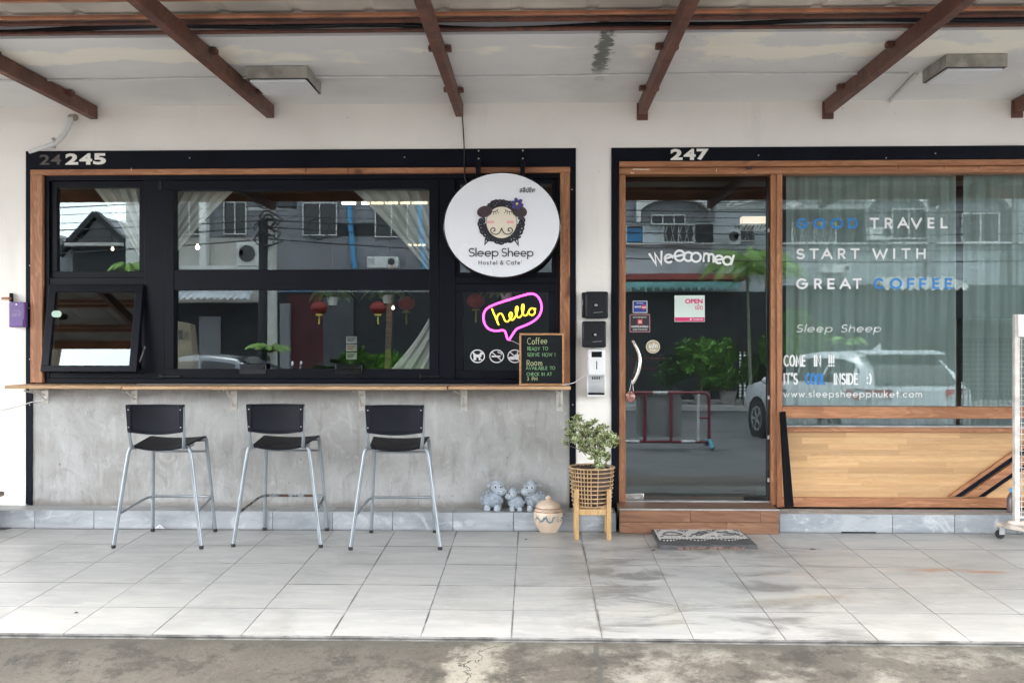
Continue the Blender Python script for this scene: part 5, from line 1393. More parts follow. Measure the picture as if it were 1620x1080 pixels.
def quad(q, a0, a1, b0, b1, lift=.0065):
    n = max(1, int((a1-a0)*14)); 
    for i in range(n):
        u0 = a0+(a1-a0)*i/n; u1 = a0+(a1-a0)*(i+1)/n
        q.add([mp(u0,b0,lift), mp(u1,b0,lift), mp(u1,b1,lift), mp(u0,b1,lift)], [(0,1,2,3)])
q = MB(); quad(q, .02, .98, .04, .12, .0045); quad(q, .02, .98, .14, .68, .0045); q.build('worn_pile', mat_pale, g)
q = MB(); quad(q, .14, .86, .04, .13, .0062)
def mline(q, pts, w=.0035, lift=.0068): q.tube([mp(a, b_, lift) for a, b_ in pts], w, 5)
for (a0, a1) in ((.05,.33),(.36,.64),(.67,.95)):
    mline(q, [(a0,.22),(a0+.04,.22)]); mline(q, [(a1-.04,.22),(a1,.22)]); mline(q, [(a0,.55),(a0+.04,.55)]); mline(q, [(a1-.04,.55),(a1,.55)]); mline(q, [(a0,.22),(a0,.3)]); mline(q, [(a1,.22),(a1,.3)])
mline(q, [(.09,.45),(.13,.36),(.19,.32),(.25,.36),(.30,.46)], .006); mline(q, [(.12,.5),(.28,.5)], .004); mline(q, [(.09,.45),(.12,.5)], .004)
mline(q, [(.40,.48),(.46,.42),(.50,.33),(.56,.30),(.60,.36),(.54,.42),(.50,.5),(.44,.52)], .006); mline(q, [(.47,.40),(.56,.38)], .004)
mline(q, [(.70,.35),(.78,.35),(.84,.42),(.92,.50)], .007); mline(q, [(.74,.5),(.86,.5)], .005); mline(q, [(.78,.30),(.84,.30)], .004); mline(q, [(.80,.42),(.90,.40)], .005)
q.build('printed_pattern', mat_rubber, g, kind='stuff')
q = MB()
for i in range(26):
    a = .03 + i*.036; q.box(*(lambda p: (p.x-.005, p.x+.004, p.y-.004, p.y+.004, p.z-.001, p.z+.004))(mp(a, .74+.05*math.sin(i*.7), .005)))
for i in range(22):
    a = .2 + i*.028
    if i % 4 != 3: q.add([mp(a,.06,.0072), mp(a+.018,.06,.0072), mp(a+.018,.115,.0072), mp(a,.115,.0072)], [(0,1,2,3)])
quad(q, .03, .97, .66, .68, .0062)
q.build('pale_lettering_strip', mat_pale, g, kind='stuff')
q = MB()
for i in range(9):
    a = .18+i*.075; p = mp(a, 1.0); q.box(p.x, p.x+.035+.01*(i%3), p.y-.006, p.y+.01, floor_z(p.y)+.001, floor_z(p.y)+.014+.004*(i%2))
q.build('frayed_edge', plain('frayed_rubber', (.14,.09,.075), .9, 0, .5, 60), g)

# ================================================================== LEANING BOARD, WALL RACK, BITS ON THE FLOOR
yq = 6.33
q = MB(); a0, a1, b0_, b1 = P(1234, 652, yq), P(1243, 650.5, yq), P(1253.5, 799.5, yq-.03), P(1239.5, 799.5, yq-.03)
vs = []
for (px, pz), yy in ((a0, yq), (a1, yq), (b0_, yq-.07), (b1, yq-.07)): vs.append((px, yy, max(pz, .1205)))
vs += [(x, y+.022, z) for x, y, z in vs]
q.add(vs, [(0,1,2,3),(7,6,5,4),(0,4,5,1),(1,5,6,2),(2,6,7,3),(3,7,4,0)])
q.build('leaning_board', dark_board, None, .003, label='dark painted board leaning against the wood panel beside the door', cat='board')
yr = 6.02; xr = X(1607.5, yr); zr0 = floor_z(yr)
g = thing('display_rack', 'white wire grid display rack on castors cut off at the right edge', 'rack', (xr+.4, yr-.1, zr0))
zt2 = Z(498, yr); Wd = .85
q = MB(); q.box(xr-.016, xr+.016, yr-.016, yr+.016, zr0+.10, zt2); q.build('post', dirty_white, g, .003)
q = MB(); q.box(xr+Wd-.016, xr+Wd+.016, yr-.016, yr+.016, zr0+.10, zt2); q.build('post', dirty_white, g, .003)
q = MB(); q.box(xr+.002, xr+Wd-.02, yr-.022, yr-.0165, Z(533, yr), zt2); q.build('header_board', white_plastic, g, .002)
q = MB(); z = Z(536, yr); i = 0
while z > zr0+.14:
    q.tube([(xr+.014, yr, z), (xr+Wd-.014, yr, z)], .003, 5); z -= .035
for i in range(1, 24): q.tube([(xr+i*.035, yr+.004, Z(536, yr)), (xr+i*.035, yr+.004, zr0+.14)], .003, 5)
q.tube([(xr+.014, yr, zr0+.135), (xr+Wd-.014, yr, zr0+.135)], .008, 6)
q.build('wire_grid', dirty_white, g)
fx, fz = P(1583, 818, yr); 
q = MB(); q.bar((xr-.10, yr+.03, zr0+.085), (xr+.10, yr-.28, zr0+.085), .035, .03); q.build('foot_bar', plain('rusty_white_paint', (.52,.45,.38), .6, .1, .45, 14), g, .004)
q = MB(); q.bar((xr+.9, yr+.2, zr0+.085), (xr+.9, yr-.3, zr0+.085), .035, .03); q.bar((xr-.06, yr, zr0+.1), (xr+.9, yr, zr0+.1), .03, .03); q.build('foot_bar', plain('rusty_white_paint', (.52,.45,.38), .6, .1, .45, 14), g, .004)
for (cx2, cy2) in ((xr-.085, yr+.01), (xr+.08, yr-.25), (xr+.9, yr-.25), (xr+.9, yr+.15)):
    q = MB(); zc2 = floor_z(cy2)+.028; q.prism([(cx2-.01+.028*math.cos(a), zc2+.028*math.sin(a)) for a in [k*math.pi/8 for k in range(16)]], cy2-.011, cy2+.011); q.build('castor', rubber, g, .003)
    q = MB(); q.box(cx2-.02, cx2+.012, cy2-.018, cy2-.013, zc2, zc2+.045); q.box(cx2-.02, cx2+.012, cy2+.013, cy2+.018, zc2, zc2+.045); q.box(cx2-.02, cx2+.02, cy2-.018, cy2+.018, zc2+.045, zc2+.052); q.build('castor_fork', galv, g)
yb2 = 6.27; g = thing('water_bottle', 'small bottle with a light blue cap standing behind the display rack', 'bottle', (X(1601, yb2), yb2, .1205))
xb2 = X(1601, yb2)
q = MB(); q.lathe([(.028,.1205),(.032,.125),(.032,.20),(.026,.225),(.014,.245),(.013,.25)], xb2, yb2, 18); q.build('bottle_body', plain('smoky_plastic', (.12,.09,.09), .2), g)
q = MB(); q.lathe([(.017,.2505),(.018,.253),(.018,.272),(.012,.276)], xb2, yb2, 16); q.build('cap', plain('light_blue_plastic', (.10,.32,.62), .4), g)
# things on the ground
x, y, z = fp(250, 838, .012)
q = MB(); q.tube([(x-.04, y, z), (x, y-.003, z+.003), (x+.045, y-.006, z)], [.003,.006,.003], 6); q.tube([(x-.005, y, z+.004), (x+.01, y, z+.018), (x+.03, y, z+.006)], .005, 5); q.build('plastic_scrap', white_plastic, label='small white plastic scrap on the tiles by the kerb', cat='litter')
x, y, z = fp(162, 838)
q = MB()
for i in range(9): a = i*.7; q.add([(x, y, z), (x+.02*math.cos(a)-.006*math.sin(a), y-.01, z+.012+.01*(i%3)), (x+.035*math.cos(a), y-.012, z+.02+.008*(i%2)), (x+.02*math.cos(a)+.006*math.sin(a), y-.008, z+.014)], [(0,1,2,3)])
q.build('small_weed', leaf_mid, label='tiny green weed growing at the foot of the kerb', cat='weed')
rl = random.Random(9)
for i, (u, v, lab) in enumerate(((1286, 866, 'dark dry leaf on the tiles right of the doormat'), (120, 975, 'tiny reddish leaf scrap on the front left tiles'), (1034, 869, 'small brown leaf at the near left corner of the doormat'), (832, 853, 'dark crumb of leaf on the tiles by the jar'))):
    x, y, z = fp(u, v, .003); s_ = (.022, .014, .012, .010)[i]
    q = MB(); q.add([(x-s_, y, z), (x, y-s_*.4, z+.004), (x+s_, y+s_*.2, z+.001), (x, y+s_*.5, z+.006)], [(0,1,2),(0,2,3)]); q.build('fallen_leaf', soil, label=lab, cat='leaf', group='leaf scraps on the terrace')
# low wooden bench just entering at the left edge
yy = 5.95; x1_ = X(-14, yy); zf = floor_z(yy)
g = thing('low_bench', 'low weathered wooden bench poking in at the left edge', 'bench', (x1_-.5, yy, zf))
q = MB(); q.box(x1_-1.0, x1_, yy-.16, yy+.16, zf+.23, zf+.262); q.build('seat', plain('weathered_wood', (.22,.17,.13), .8, 0, .35, 9), g, .012, 3)
for (lx, ly) in ((x1_-.95, -.12), (x1_-.95, .12), (x1_-.09, -.12), (x1_-.09, .12)):
    q = MB(); q.box(lx-.02, lx+.02, yy+ly-.02, yy+ly+.02, floor_z(yy+ly)+.001, zf+.229); q.build('leg', plain('weathered_wood', (.22,.17,.13), .8, 0, .35, 9), g, .003)
x, y, z = fp(0, 841, .01)
q = MB(); q.add([(x-.5, y-.25, z), (x+.02, y+.02, z), (x+.07, y+.10, z), (x-.5, y+.10, z), (x-.5, y-.25, z-.009), (x+.02, y+.02, z-.009), (x+.07, y+.10, z-.009), (x-.5, y+.10, z-.009)], [(0,1,2,3),(7,6,5,4),(0,4,5,1),(1,5,6,2),(2,6,7,3),(3,7,4,0)])
q.build('rubber_mat', mat_rubber, label='dark rubber mat reaching in at the lower left edge', cat='mat')
x0_, y0_, z0_ = fp(1334, 842.5); x1_, _, _ = fp(1389, 842.5)
q = MB(); q.box(x0_, x1_, YK-.006, YK-.0015, .001, .010); q.build('drain_slot', gloss_black, label='narrow dark drain slot at the foot of the right kerb', cat='drain')
# scraping line, grey on the left of the white wall
cable('wall_wire', [(X(-30, YW-.02), YW-.02, Z(652, YW)), (X(10, YW-.02), YW-.02, Z(648, YW)), (X(30, YW-.02), YW-.02, Z(643, YW)), (X(50, YW-.016), YW-.016, Z(637, YW)), (X(72, YW-.016), YW-.016, Z(634, YW))], .0035, conduit, 'thin pale wire running from the left wall to the first shelf bracket', 'wire')
# ================================================================== INSIDE THE CAFE
def drape(name, corners_fn, mat, label, nu=60, nv=16, amp=.008, folds=11, seed=0, parent=None):
    """cloth sheet: corners_fn(a, b) -> (x, z) with a across, b down; folds push it in y"""
    r_ = random.Random(seed); ph = [r_.uniform(0, 6.28) for _ in range(4)]
    q = MB(); vs = []; fs = []
    for j in range(nv+1):
        for i in range(nu+1):
            a, b_ = i/nu, j/nv; x, y, z = corners_fn(a, b_)
            dy = amp*(math.sin(a*folds*6.283+ph[0]+.6*math.sin(b_*2)) + .45*math.sin(a*folds*2.3*6.283+ph[1]+b_*1.5) + .3*math.sin(a*folds*.37*6.283+ph[2]))
            vs.append((x, y+dy, z))
    for j in range(nv):
        for i in range(nu): a = j*(nu+1)+i; fs.append((a, a+1, a+nu+2, a+nu+1))
    q.add(vs, fs); return q.build(name, mat, parent, ang=180, label=label, cat='curtain')
YC = 6.515
def lerp(a, b_, t): return a+(b_-a)*t
def swag(top0, top1, bot, side, Y=YC):     # gathers from a wide top to a tied point
    def f(a, b_):
        u0 = lerp(top0, bot[0], b_**.85); u1 = lerp(top1, bot[0]+side, b_**.85); u = lerp(u0, u1, a); v = lerp(288, bot[1], b_)
        x, z = P(u, v, Y); return x, Y, z
    return f
drape('curtain', swag(255, 388, (225, 450), 12), curtain_m, 'sheer white curtain swept to the left inside the large cafe window', folds=7, seed=1)
drape('curtain', swag(540, 735, (705, 462), 14), curtain_m, 'sheer white curtain swept to the right inside the large cafe window', folds=8, seed=2)
drape('curtain', swag(138, 262, (236, 432), 12), curtain_m, 'sheer white curtain inside the upper left small window', folds=6, seed=3)
def low(a, b_):
    u0 = lerp(694, 596, b_**1.6); u = lerp(u0, 725, a); x, z = P(u, lerp(455, 606, b_), YC); return x, YC, z
drape('curtain', low, curtain_m, 'lower end of a sheer curtain spreading behind the large window', folds=5, seed=4)
def disp(u0, u1):
    def f(a, b_): x, z = P(lerp(u0, u1, a), lerp(262, 700, b_), 6.51); return x, 6.515, z
    return f
drape('curtain', disp(1243, 1512), curtain_g, 'long grey green sheer curtain behind the slogan window', nu=140, folds=11, amp=.010, seed=5)
drape('curtain', disp(1523, 1760), curtain_g, 'second grey green sheer curtain at the right end of the slogan window', nu=140, folds=9, amp=.011, seed=6)

g = thing('strip_light', 'warm linear strip light glowing inside the cafe near the ceiling', 'strip light', (X(610, 9.0), 9.0, Z(322, 9.0)))
q = MB()
for (u0, u1) in ((541, 562), (572, 584), (587, 606), (609, 629), (633, 648), (651, 676)): q.box(X(u0, 9), X(u1, 9), 9, 9.03, Z(321.8, 9), Z(318, 9))
q.build('glowing_tube', lamp_warm, g); q = MB(); q.box(X(538, 9), X(680, 9), 9.0, 9.06, Z(317.5, 9), Z(314, 9)); q.build('housing', room_dark, g)
q = MB()
for u in (646, 654, 661, 668): q.box(X(u, 9.5), X(u+5, 9.5), 9.5, 9.52, Z(388, 9.5), Z(385.5, 9.5))
q.build('glowing_tube', lamp_warm, g)
for i, (u, v, Yl, rr, lab) in enumerate(((312.5, 391.5, 8, .018, 'small round warm bulb glowing behind the upper left of the large window'), (178, 394, 8, .012, 'tiny warm bulb glowing behind the upper left small window'), (622, 487, 8, .012, 'tiny warm bulb glowing low in the cafe by the hanging ferns'))):
    q = MB(); x, z = P(u, v, Yl); q.lathe([(rr*.4, z+rr*1.6), (rr*.5, z+rr), (rr, z+.2*rr), (rr, z-.3*rr), (rr*.5, z-rr)], x, Yl, 14); q.build('bulb', lamp_warm, label=lab, cat='bulb')
g = thing('ceiling_panel_lamp', 'bright cream lamp box seen through the top right of the door', 'lamp', (X(1191, 7.2), 7.2, Z(353, 7.2)))
q = MB(); q.box(X(1174, 7.2), X(1213, 7.2), 7.2, 7.28, Z(353.5, 7.2), Z(343.5, 7.2)); q.build('shade', emit('cream_lamp', (1, .82, .62), .12), g, .003)
q = MB(); q.box(X(1174, 7.2), X(1213, 7.2), 7.21, 7.28, Z(365, 7.2), Z(354.2, 7.2)); q.build('lower_box', dirty_white, g, .003)
for i in range(6): q = MB(); q.bar((X(1177+i*6, 7.2), 7.207, Z(364, 7.2)), (X(1182+i*6, 7.2), 7.207, Z(356, 7.2)), .008, .006); q.build('lattice', gloss_black, g)
# paper bag, posters, ferns, counter
Yb = 6.74; q = MB(); xb0, xb1 = X(262, Yb), X(304, Yb); zb0_, zb1_ = Z(598, Yb), Z(509, Yb)
q.add([(xb0, Yb, zb0_), (xb1+.02, Yb-.02, zb0_), (xb1+.02, Yb+.12, zb0_), (xb0, Yb+.14, zb0_), (xb0+.01, Yb+.03, zb1_+.02), (xb1-.02, Yb+.02, zb1_-.01), (xb1-.01, Yb+.09, zb1_-.02), (xb0+.01, Yb+.1, zb1_+.015), ], [(0,3,2,1),(0,1,5,4),(1,2,6,5),(2,3,7,6),(3,0,4,7)])
g = thing('paper_bag', 'beige paper bag standing inside the lower left corner of the large window', 'paper bag', (xb0, Yb, zb0_)); q.build('bag', plain('kraft_paper', (.25,.21,.15), .8, 0, .15, 9, .004, 20), g)
q = MB(); q.box(X(284, Yb), X(290, Yb), Yb-.02, Yb-.012, Z(537, Yb), Z(522, Yb)); q.build('printed_mark', room_dark, g)
q = MB(); q.box(X(20, 7), X(800, 7), 6.66, 7.1, .90-.04, .90); q.box(X(20, 7), X(800, 7), 6.7, 6.74, .13, .86)
q.build('inside_counter', plain('dark_counter', (.06,.045,.035), .5, 0, .2, 5, 0, 50, 'world'), label='dark counter running inside along the cafe window', cat='counter')
for i, v in enumerate((532, 544.5, 557.5)):
    Yp = 7.6; g = thing('small_notice', ('white notice card hung inside the cafe, top of three', 'white notice card with red print, middle of three', 'white notice card with a black skyline, lowest of three')[i], 'notice', (X(556, Yp), Yp, Z(v+11, Yp)))
    q = MB(); q.box(X(547.5, Yp), X(564.5, Yp), Yp, Yp+.004, Z(v+11, Yp), Z(v, Yp)); q.build('card', dirty_white, g)
    q = MB()
    for k in range(3): q.box(X(549.5, Yp), X(562-k*2, Yp), Yp-.002, Yp-.001, Z(v+3.6+k*2.4, Yp), Z(v+2.4+k*2.4, Yp))
    q.build('print', red_p if i == 1 else print_black, g)
def fern(name, c, n, L, label, mat=leaf_mid, droop=.6, cat='fern', seed=1, up=.3, lw=.09, parent=None):
    r_ = random.Random(seed); q = MB()
    for i in range(n):
        a = 6.283*i/n + r_.uniform(-.2,.2); l = L*r_.uniform(.75,1.1); pts = []
        for k in range(9):
            f = k/8; pts.append(Vector((c[0]+math.cos(a)*l*f, c[1]+math.sin(a)*l*f, c[2]+up*l*math.sin(f*2.2)-droop*l*f*f)))
        q.tube(pts, [.004*(1-.8*k/8)*max(1, L*2) for k in range(9)], 4)
        for k in range(1, 9):
            t_ = (pts[k]-pts[k-1]).normalized(); s = t_.cross(Vector((0,0,1))).normalized()
            for m_ in (.0, .5):
                p = pts[k-1].lerp(pts[k], m_); ln = L*.30*math.sin(min(3.0, (k+m_)/9*2.9+.25))
                for sg2 in (-1, 1):
                    e_ = p + s*sg2*ln*.8 + t_*ln*.6 - Vector((0,0,ln*.3)); w = t_*lw*L
                    q.add([p-w, p+w, e_], [(0,1,2)])
    return q.build(name, mat, parent, label=label if parent is None else None, cat=cat if parent is None else None, smooth=False)
for i, (u, v, Yf) in enumerate(((526, 472, 7.0), (613, 469, 7.0), (801, 466, 6.95))):
    x, z = P(u, v, Yf); g = thing('hanging_fern', ('bright green fern hanging inside, left of two behind the large window', 'bright green fern hanging inside, right of two behind the large window', 'bright green fern hanging above the neon bubble')[i], 'fern', (x, Yf, z-.06))
    fern('fronds', (x, Yf, z), 13, .2, '', leaf_palm, .55, parent=g, seed=i, up=.5)
    q = MB(); q.lathe([(.03, z-.05), (.045, z+.01)], x, Yf, 12); q.build('pot', vinyl_white, g)
    q = MB(); q.tube([(x, Yf, z), (x, Yf, 2.99)], .002, 4); q.build('cord', cable_black, g)
for i, (u, v, Yl) in enumerate(((753, 476, 8.4), (643, 480, 8.6))):
    x, z = P(u, v, Yl); g = thing('red_lantern', ('red paper lantern inside, behind the neon sign', 'red paper lantern inside, right side of the large window')[i], 'lantern', (x, Yl, z-.1))
    q = MB(); q.ell((x, Yl, z), (.08, .08, .062), 20, 10); q.build('shade', lantern_red, g)
    q = MB(); q.lathe([(.035, z-.085), (.035, z-.07)], x, Yl, 12); q.tube([(x, Yl, z-.085), (x, Yl, z-.19)], .008, 5); q.build('tassel', yellow_print, g)
    q = MB(); q.tube([(x, Yl, z+.07), (x, Yl, 2.99)], .002, 4); q.build('cord', cable_black, g)
q = MB(); x = X(614, 8.2); q.bar((x+.03, 8.2, 1.9), (x-.03, 8.2, .14), .07, .05); q.build('wooden_post', shelf_wood, label='slim pale wooden post inside the cafe', cat='post')
q = MB()                                      # furniture masses inside
for i in range(4):
    x = X(330 + i*120, 8.6); q.box(x-.3, x+.3, 8.3, 8.9, .82, .86)
    for dx in (-.26, .26): q.box(x+dx-.02, x+dx+.02, 8.58, 8.62, .13, .82)
    q.build('cafe_table', dark_plastic, label=('dark cafe table behind the left of the large window','dark cafe table behind the middle left of the large window','dark cafe table behind the middle right of the large window','dark cafe table behind the right of the large window')[i], cat='table', group='dim tables inside the cafe'); q = MB()
    
# ================================================================== ACROSS THE STREET (seen mirrored in the glass)
def fbox(parent, name, mat, u0, v0, u1, v1, Y, d=.1, back=0, bevel=0, label=None):
    x0, x1 = MX(u0, Y), MX(u1, Y); q = MB(); q.box(x0, x1, Y-back, Y+d, MZ(v1, Y), MZ(v0, Y)); return q.build(name, mat, parent, bevel, label=label)
def bld(label, u0, u1, Y, top, mat, depth=8, cat='building'):
    x0, x1 = MX(u0, Y), MX(u1, Y); t = thing('street_building', label, cat, ((x0+x1)/2, Y-depth/2, ROAD+.1))
    q = MB(); q.box(x0+.01, x1-.01, Y-depth, Y, ROAD-.05, top); q.build('wall', mat, t); return t
w_cream = plain('cream_render', (.50,.48,.43), .8, 0, .12, .6, 0, 20, 'world'); w_grey = plain('grey_render', (.20,.205,.215), .8, 0, .15, .6, 0, 20, 'world')
w_white = plain('pale_render', (.40,.43,.44), .8, 0, .14, .6, 0, 20, 'world'); w_dark = plain('dark_recess', (.012,.014,.016), .7, 0, .3, 1, 0, 20, 'world')
w_trim = plain('white_trim', (.66,.66,.63), .7, 0, .08, 2, 0, 20, 'world'); shut = plain('dark_shutter', (.05,.055,.06), .6, 0, .2, 2, 0, 20, 'world')
red_wall = plain('dark_red_wall', (.05,.007,.009), .7, 0, .2, 2, 0, 20, 'world'); red_fas = plain('red_fascia', (.26,.055,.045), .7, 0, .15, 2, 0, 20, 'world'); teal = plain('teal_valance', (.17,.38,.36), .7, 0, .15, 3, 0, 20, 'world')
blue_pipe = plain('blue_pipe', (.06,.28,.52), .5); blue_sh = plain('blue_panel', (.03,.15,.30), .6)
def win(parent, u0, v0, u1, v1, Y, n=2, grille=False, fw=1.4):
    x0, x1, z1, z0 = MX(u0, Y), MX(u1, Y), MZ(v0, Y), MZ(v1, Y); s = fw*(2*YG-Y)/F
    t = thing('window', None, None); t.parent = parent; t.location = Vector(((x0+x1)/2, Y, (z0+z1)/2)) - wl(parent)
    q = MB()
    for (a, b_, c, d) in ((x0, x1, z1-s, z1), (x0, x1, z0, z0+s), (x0, x0+s, z0+s, z1-s), (x1-s, x1, z0+s, z1-s)): q.box(a, b_, Y+.01, Y+.09, c, d)
    for k in range(1, n): x = x0+(x1-x0)*k/n; q.box(x-s/2, x+s/2, Y+.02, Y+.085, z0+s, z1-s)
    q.build('frame', w_trim, t); q = MB(); q.box(x0+s, x1-s, Y+.012, Y+.03, z0+s, z1-s); q.build('pane', gloss_black, t)
    if grille:
        q = MB(); k = 0; x = x0+s
        while x < x1-s:
            q.tube([(x, Y+.1, z0+s), (x+.05, Y+.1, (z0+z1)/2), (x, Y+.1, z1-s)], .012, 4); q.tube([(x+.1, Y+.1, z0+s), (x+.05, Y+.1, (z0+z1)/2), (x+.1, Y+.1, z1-s)], .012, 4); x += .19
        q.build('grille', galv, t)
def aircon(label, u0, v0, u1, v1, Y):
    t = thing('air_conditioner', label, 'air conditioner', (MX((u0+u1)/2, Y), Y+.3, MZ(v1, Y)), group='outdoor air conditioner units across the street')
    fbox(t, 'case', w_trim, u0, v0, u1, v1, Y+.1, .32, 0, .02)
    Yf = Y+.42; x0, x1, z1, z0 = MX(u0, Y), MX(u1, Y), MZ(v0, Y), MZ(v1, Y); r = (z1-z0)*.40
    q = MB(); q.ring(x1-r*1.25, (z0+z1)/2, r, r, .03, Yf, Yf+.02, 20); q.build('fan_guard', galv, t); q = MB(); q.disc(x1-r*1.25, (z0+z1)/2, r*.93, r*.93, Yf+.001, Yf+.008, 20); q.build('fan', gloss_black, t)
    q = MB(); q.box(x0+.05, x0+.22, Yf, Yf+.008, (z0+z1)/2-.05, (z0+z1)/2+.1); q.build('panel', galv, t)
def arch(parent, u0, u1, vs_, vt, Y, mat, ncol=16):     # spandrel with a rounded opening below
    x0, x1 = MX(u0, Y), MX(u1, Y); zs, zt3, ztop = MZ(vs_, Y), MZ(vt, Y), MZ(vt, Y)+1.2
    pts = [(x0, ztop), (x0, zs)] + [((x0+x1)/2 - (x1-x0)/2*math.cos(math.pi*i/ncol), zs+(zt3-zs)*math.sin(math.pi*i/ncol)) for i in range(ncol+1)] + [(x1, ztop)]
    n = ncol+1; q = MB()
    for i in range(ncol):
        a = pts[2+i]; b_ = pts[3+i]; q.prism([a, b_, (b_[0], ztop), (a[0], ztop)], Y, Y+.25)
    q.build('arch', mat, parent)
YO = -13.0
# cream building, left
A = bld('cream building across the street with white columns and arches', 207, 424, YO, 10.5, w_cream)
fbox(A, 'recess', w_grey, 232, 230, 423, 373, YO+.003, .05)
for u in (218, 327): fbox(A, 'column', w_trim, u-(11 if u < 300 else 5), 150, u+(11 if u < 300 else 5), 424, YO+.06, .3)
arch(A, 232, 322, 325, 300, YO+.06, w_trim); arch(A, 332, 424, 325, 300, YO+.06, w_trim)
win(A, 355, 318, 391, 370, YO+.06, 2); win(A, 284, 318, 318, 370, YO+.06, 2)
fbox(A, 'ledge', w_trim, 235, 421, 424, 427, YO+.06, .5); fbox(A, 'shopfront', w_dark, 262, 478, 422, 628, YO+.003, .04); fbox(A, 'door_panel', w_grey, 316, 500, 350, 628, YO+.05, .04)
aircon('air conditioner with a red label on the cream building', 380, 384, 417, 421, YO+.2)
q = MB(); x0, x1 = MX(262, YO), MX(422, YO); n = 48; vs = []; fs = []
for i in range(n+1):
    for k in range(7):
        a = k/6*1.45; vs.append((x0+(x1-x0)*i/n, YO+.4+1.1*math.sin(a), MZ(478, YO)+.35*math.cos(a)+.05*math.sin(i*2.1)))
for i in range(n):
    for k in range(6): a = i*7+k; fs.append((a, a+7, a+8, a+1))
q.add(vs, fs); q.build('shop_awning', plain('silver_sheet', (.62,.64,.66), .4, .2, .1, 3), label='curved silver ribbed awning over the cream building shopfront', cat='awning')
# grey building, middle
B = bld('dark grey building across the street with white framed windows and blue pipes', 424, 985, YO, 10.8, w_grey)
for (a, b_, c, d) in ((480, 320, 534, 372), (594, 316, 646, 375), (700, 318, 755, 374), (820, 318, 880, 374)): win(B, a, b_, c, d, YO+.003, 2)
fbox(B, 'dark_band', w_dark, 534, 352, 594, 372, YO+.003, .03); fbox(B, 'shopfront', w_dark, 440, 462, 980, 630, YO+.003, .04)
fbox(B, 'red_wall', red_wall, 455, 466, 512, 600, YO+.05, .04); fbox(B, 'teal_panel', shut, 512, 470, 560, 625, YO+.05, .05)
for u in (556, 666, 905): q = MB(); xx = MX(u, YO); q.tube([(xx-.1, YO+.15, 6.6), (xx, YO+.15, 4.5), (xx+.12, YO+.15, MZ(425, YO))], .07, 8); q.build('blue_downpipe', blue_pipe, B)
fbox(B, 'blue_strip', blue_pipe, 448, 458, 496, 460, YO+.06, .06); fbox(B, 'grey_pillar', w_grey, 446, 480, 461, 628, YO+.06, .2)
aircon('air conditioner low on the grey building, right of the blue pipe', 584, 407, 632, 425, YO+.1)
for i, (u, v) in enumerate(((505, 487), (598, 487))):
    Yl = -11.5; x, z = M(u, v, Yl); g = thing('red_lantern', ('red paper lantern by the dark red wall across the street', 'red paper lantern by the shop doorway across the street')[i], 'lantern', (x, Yl, z-.2))
    q = MB(); q.ell((x, Yl, z), (.22, .22, .17), 20, 10); q.build('shade', plain('red_paper', (.20,.018,.014), .6), g)
    q = MB(); q.lathe([(.09, z-.20), (.09, z-.155)], x, Yl, 12); q.tube([(x, Yl, z-.2), (x, Yl, z-.42)], .02, 5); q.build('tassel', yellow_print, g)
# pale building, behind the door
C_ = bld('pale building across the street with an arched balcony and a red fascia', 985, 1235, YO, 11, w_white)
fbox(C_, 'recess', w_grey, 986, 230, 1130, 352, YO+.003, .05); arch(C_, 1012, 1122, 340, 317, YO+.06, w_trim)
fbox(C_, 'column', w_trim, 1006, 250, 1012, 354, YO+.06, .3)
win(C_, 1030, 341, 1084, 356, YO+.06, 3); win(C_, 990, 357, 1018, 386, YO+.003, 1); fbox(C_, 'blue_blind', blue_sh, 992, 362, 1016, 383, YO+.04, .06)
win(C_, 1048, 356, 1098, 385, YO+.003, 2, True); win(C_, 1165, 357, 1194, 383, YO+.003, 1, True)
fbox(C_, 'recess', w_dark, 1100, 356, 1128, 386, YO+.003, .03); fbox(C_, 'ledge', w_trim, 986, 386.5, 1130, 388.5, YO+.06, .25)
fbox(C_, 'fascia', red_fas, 988, 437, 1172, 446, YO+.06, .9)
q = MB()
for i in range(30):
    u = 989+i*6; Yv = YO+.95; x0, x1 = MX(u, Yv), MX(u+5.9, Yv); z1, z0 = MZ(446, Yv), MZ(462 if i % 2 else 458, Yv)
    q.prism([(x0, z1), (x1, z1), (x1, z0+.12), ((x0+x1)/2, z0), (x0, z0+.12)], Yv-.02, Yv)
q.build('valance', teal, C_)
fbox(C_, 'shopfront', w_dark, 988, 462, 1234, 632, YO+.003, .05)
q = MB()
for i in range(44): u = 990+i*4; q.box(MX(u, YO), MX(u+1.6, YO), YO+.06, YO+.10, MZ(630, YO), MZ(466, YO))
q.build('shutter_ribs', shut, C_)
for v in (566, 582): fbox(C_, 'rail', red_fas, 988, v, 1060, v+1.2, YO+.6, .05)
aircon('tall narrow air conditioner on the pale building beside the palm', 1153, 366, 1168, 390, YO+.1); aircon('louvred air conditioner under the windows of the pale building', 1116, 418, 1135, 437, YO+.1)
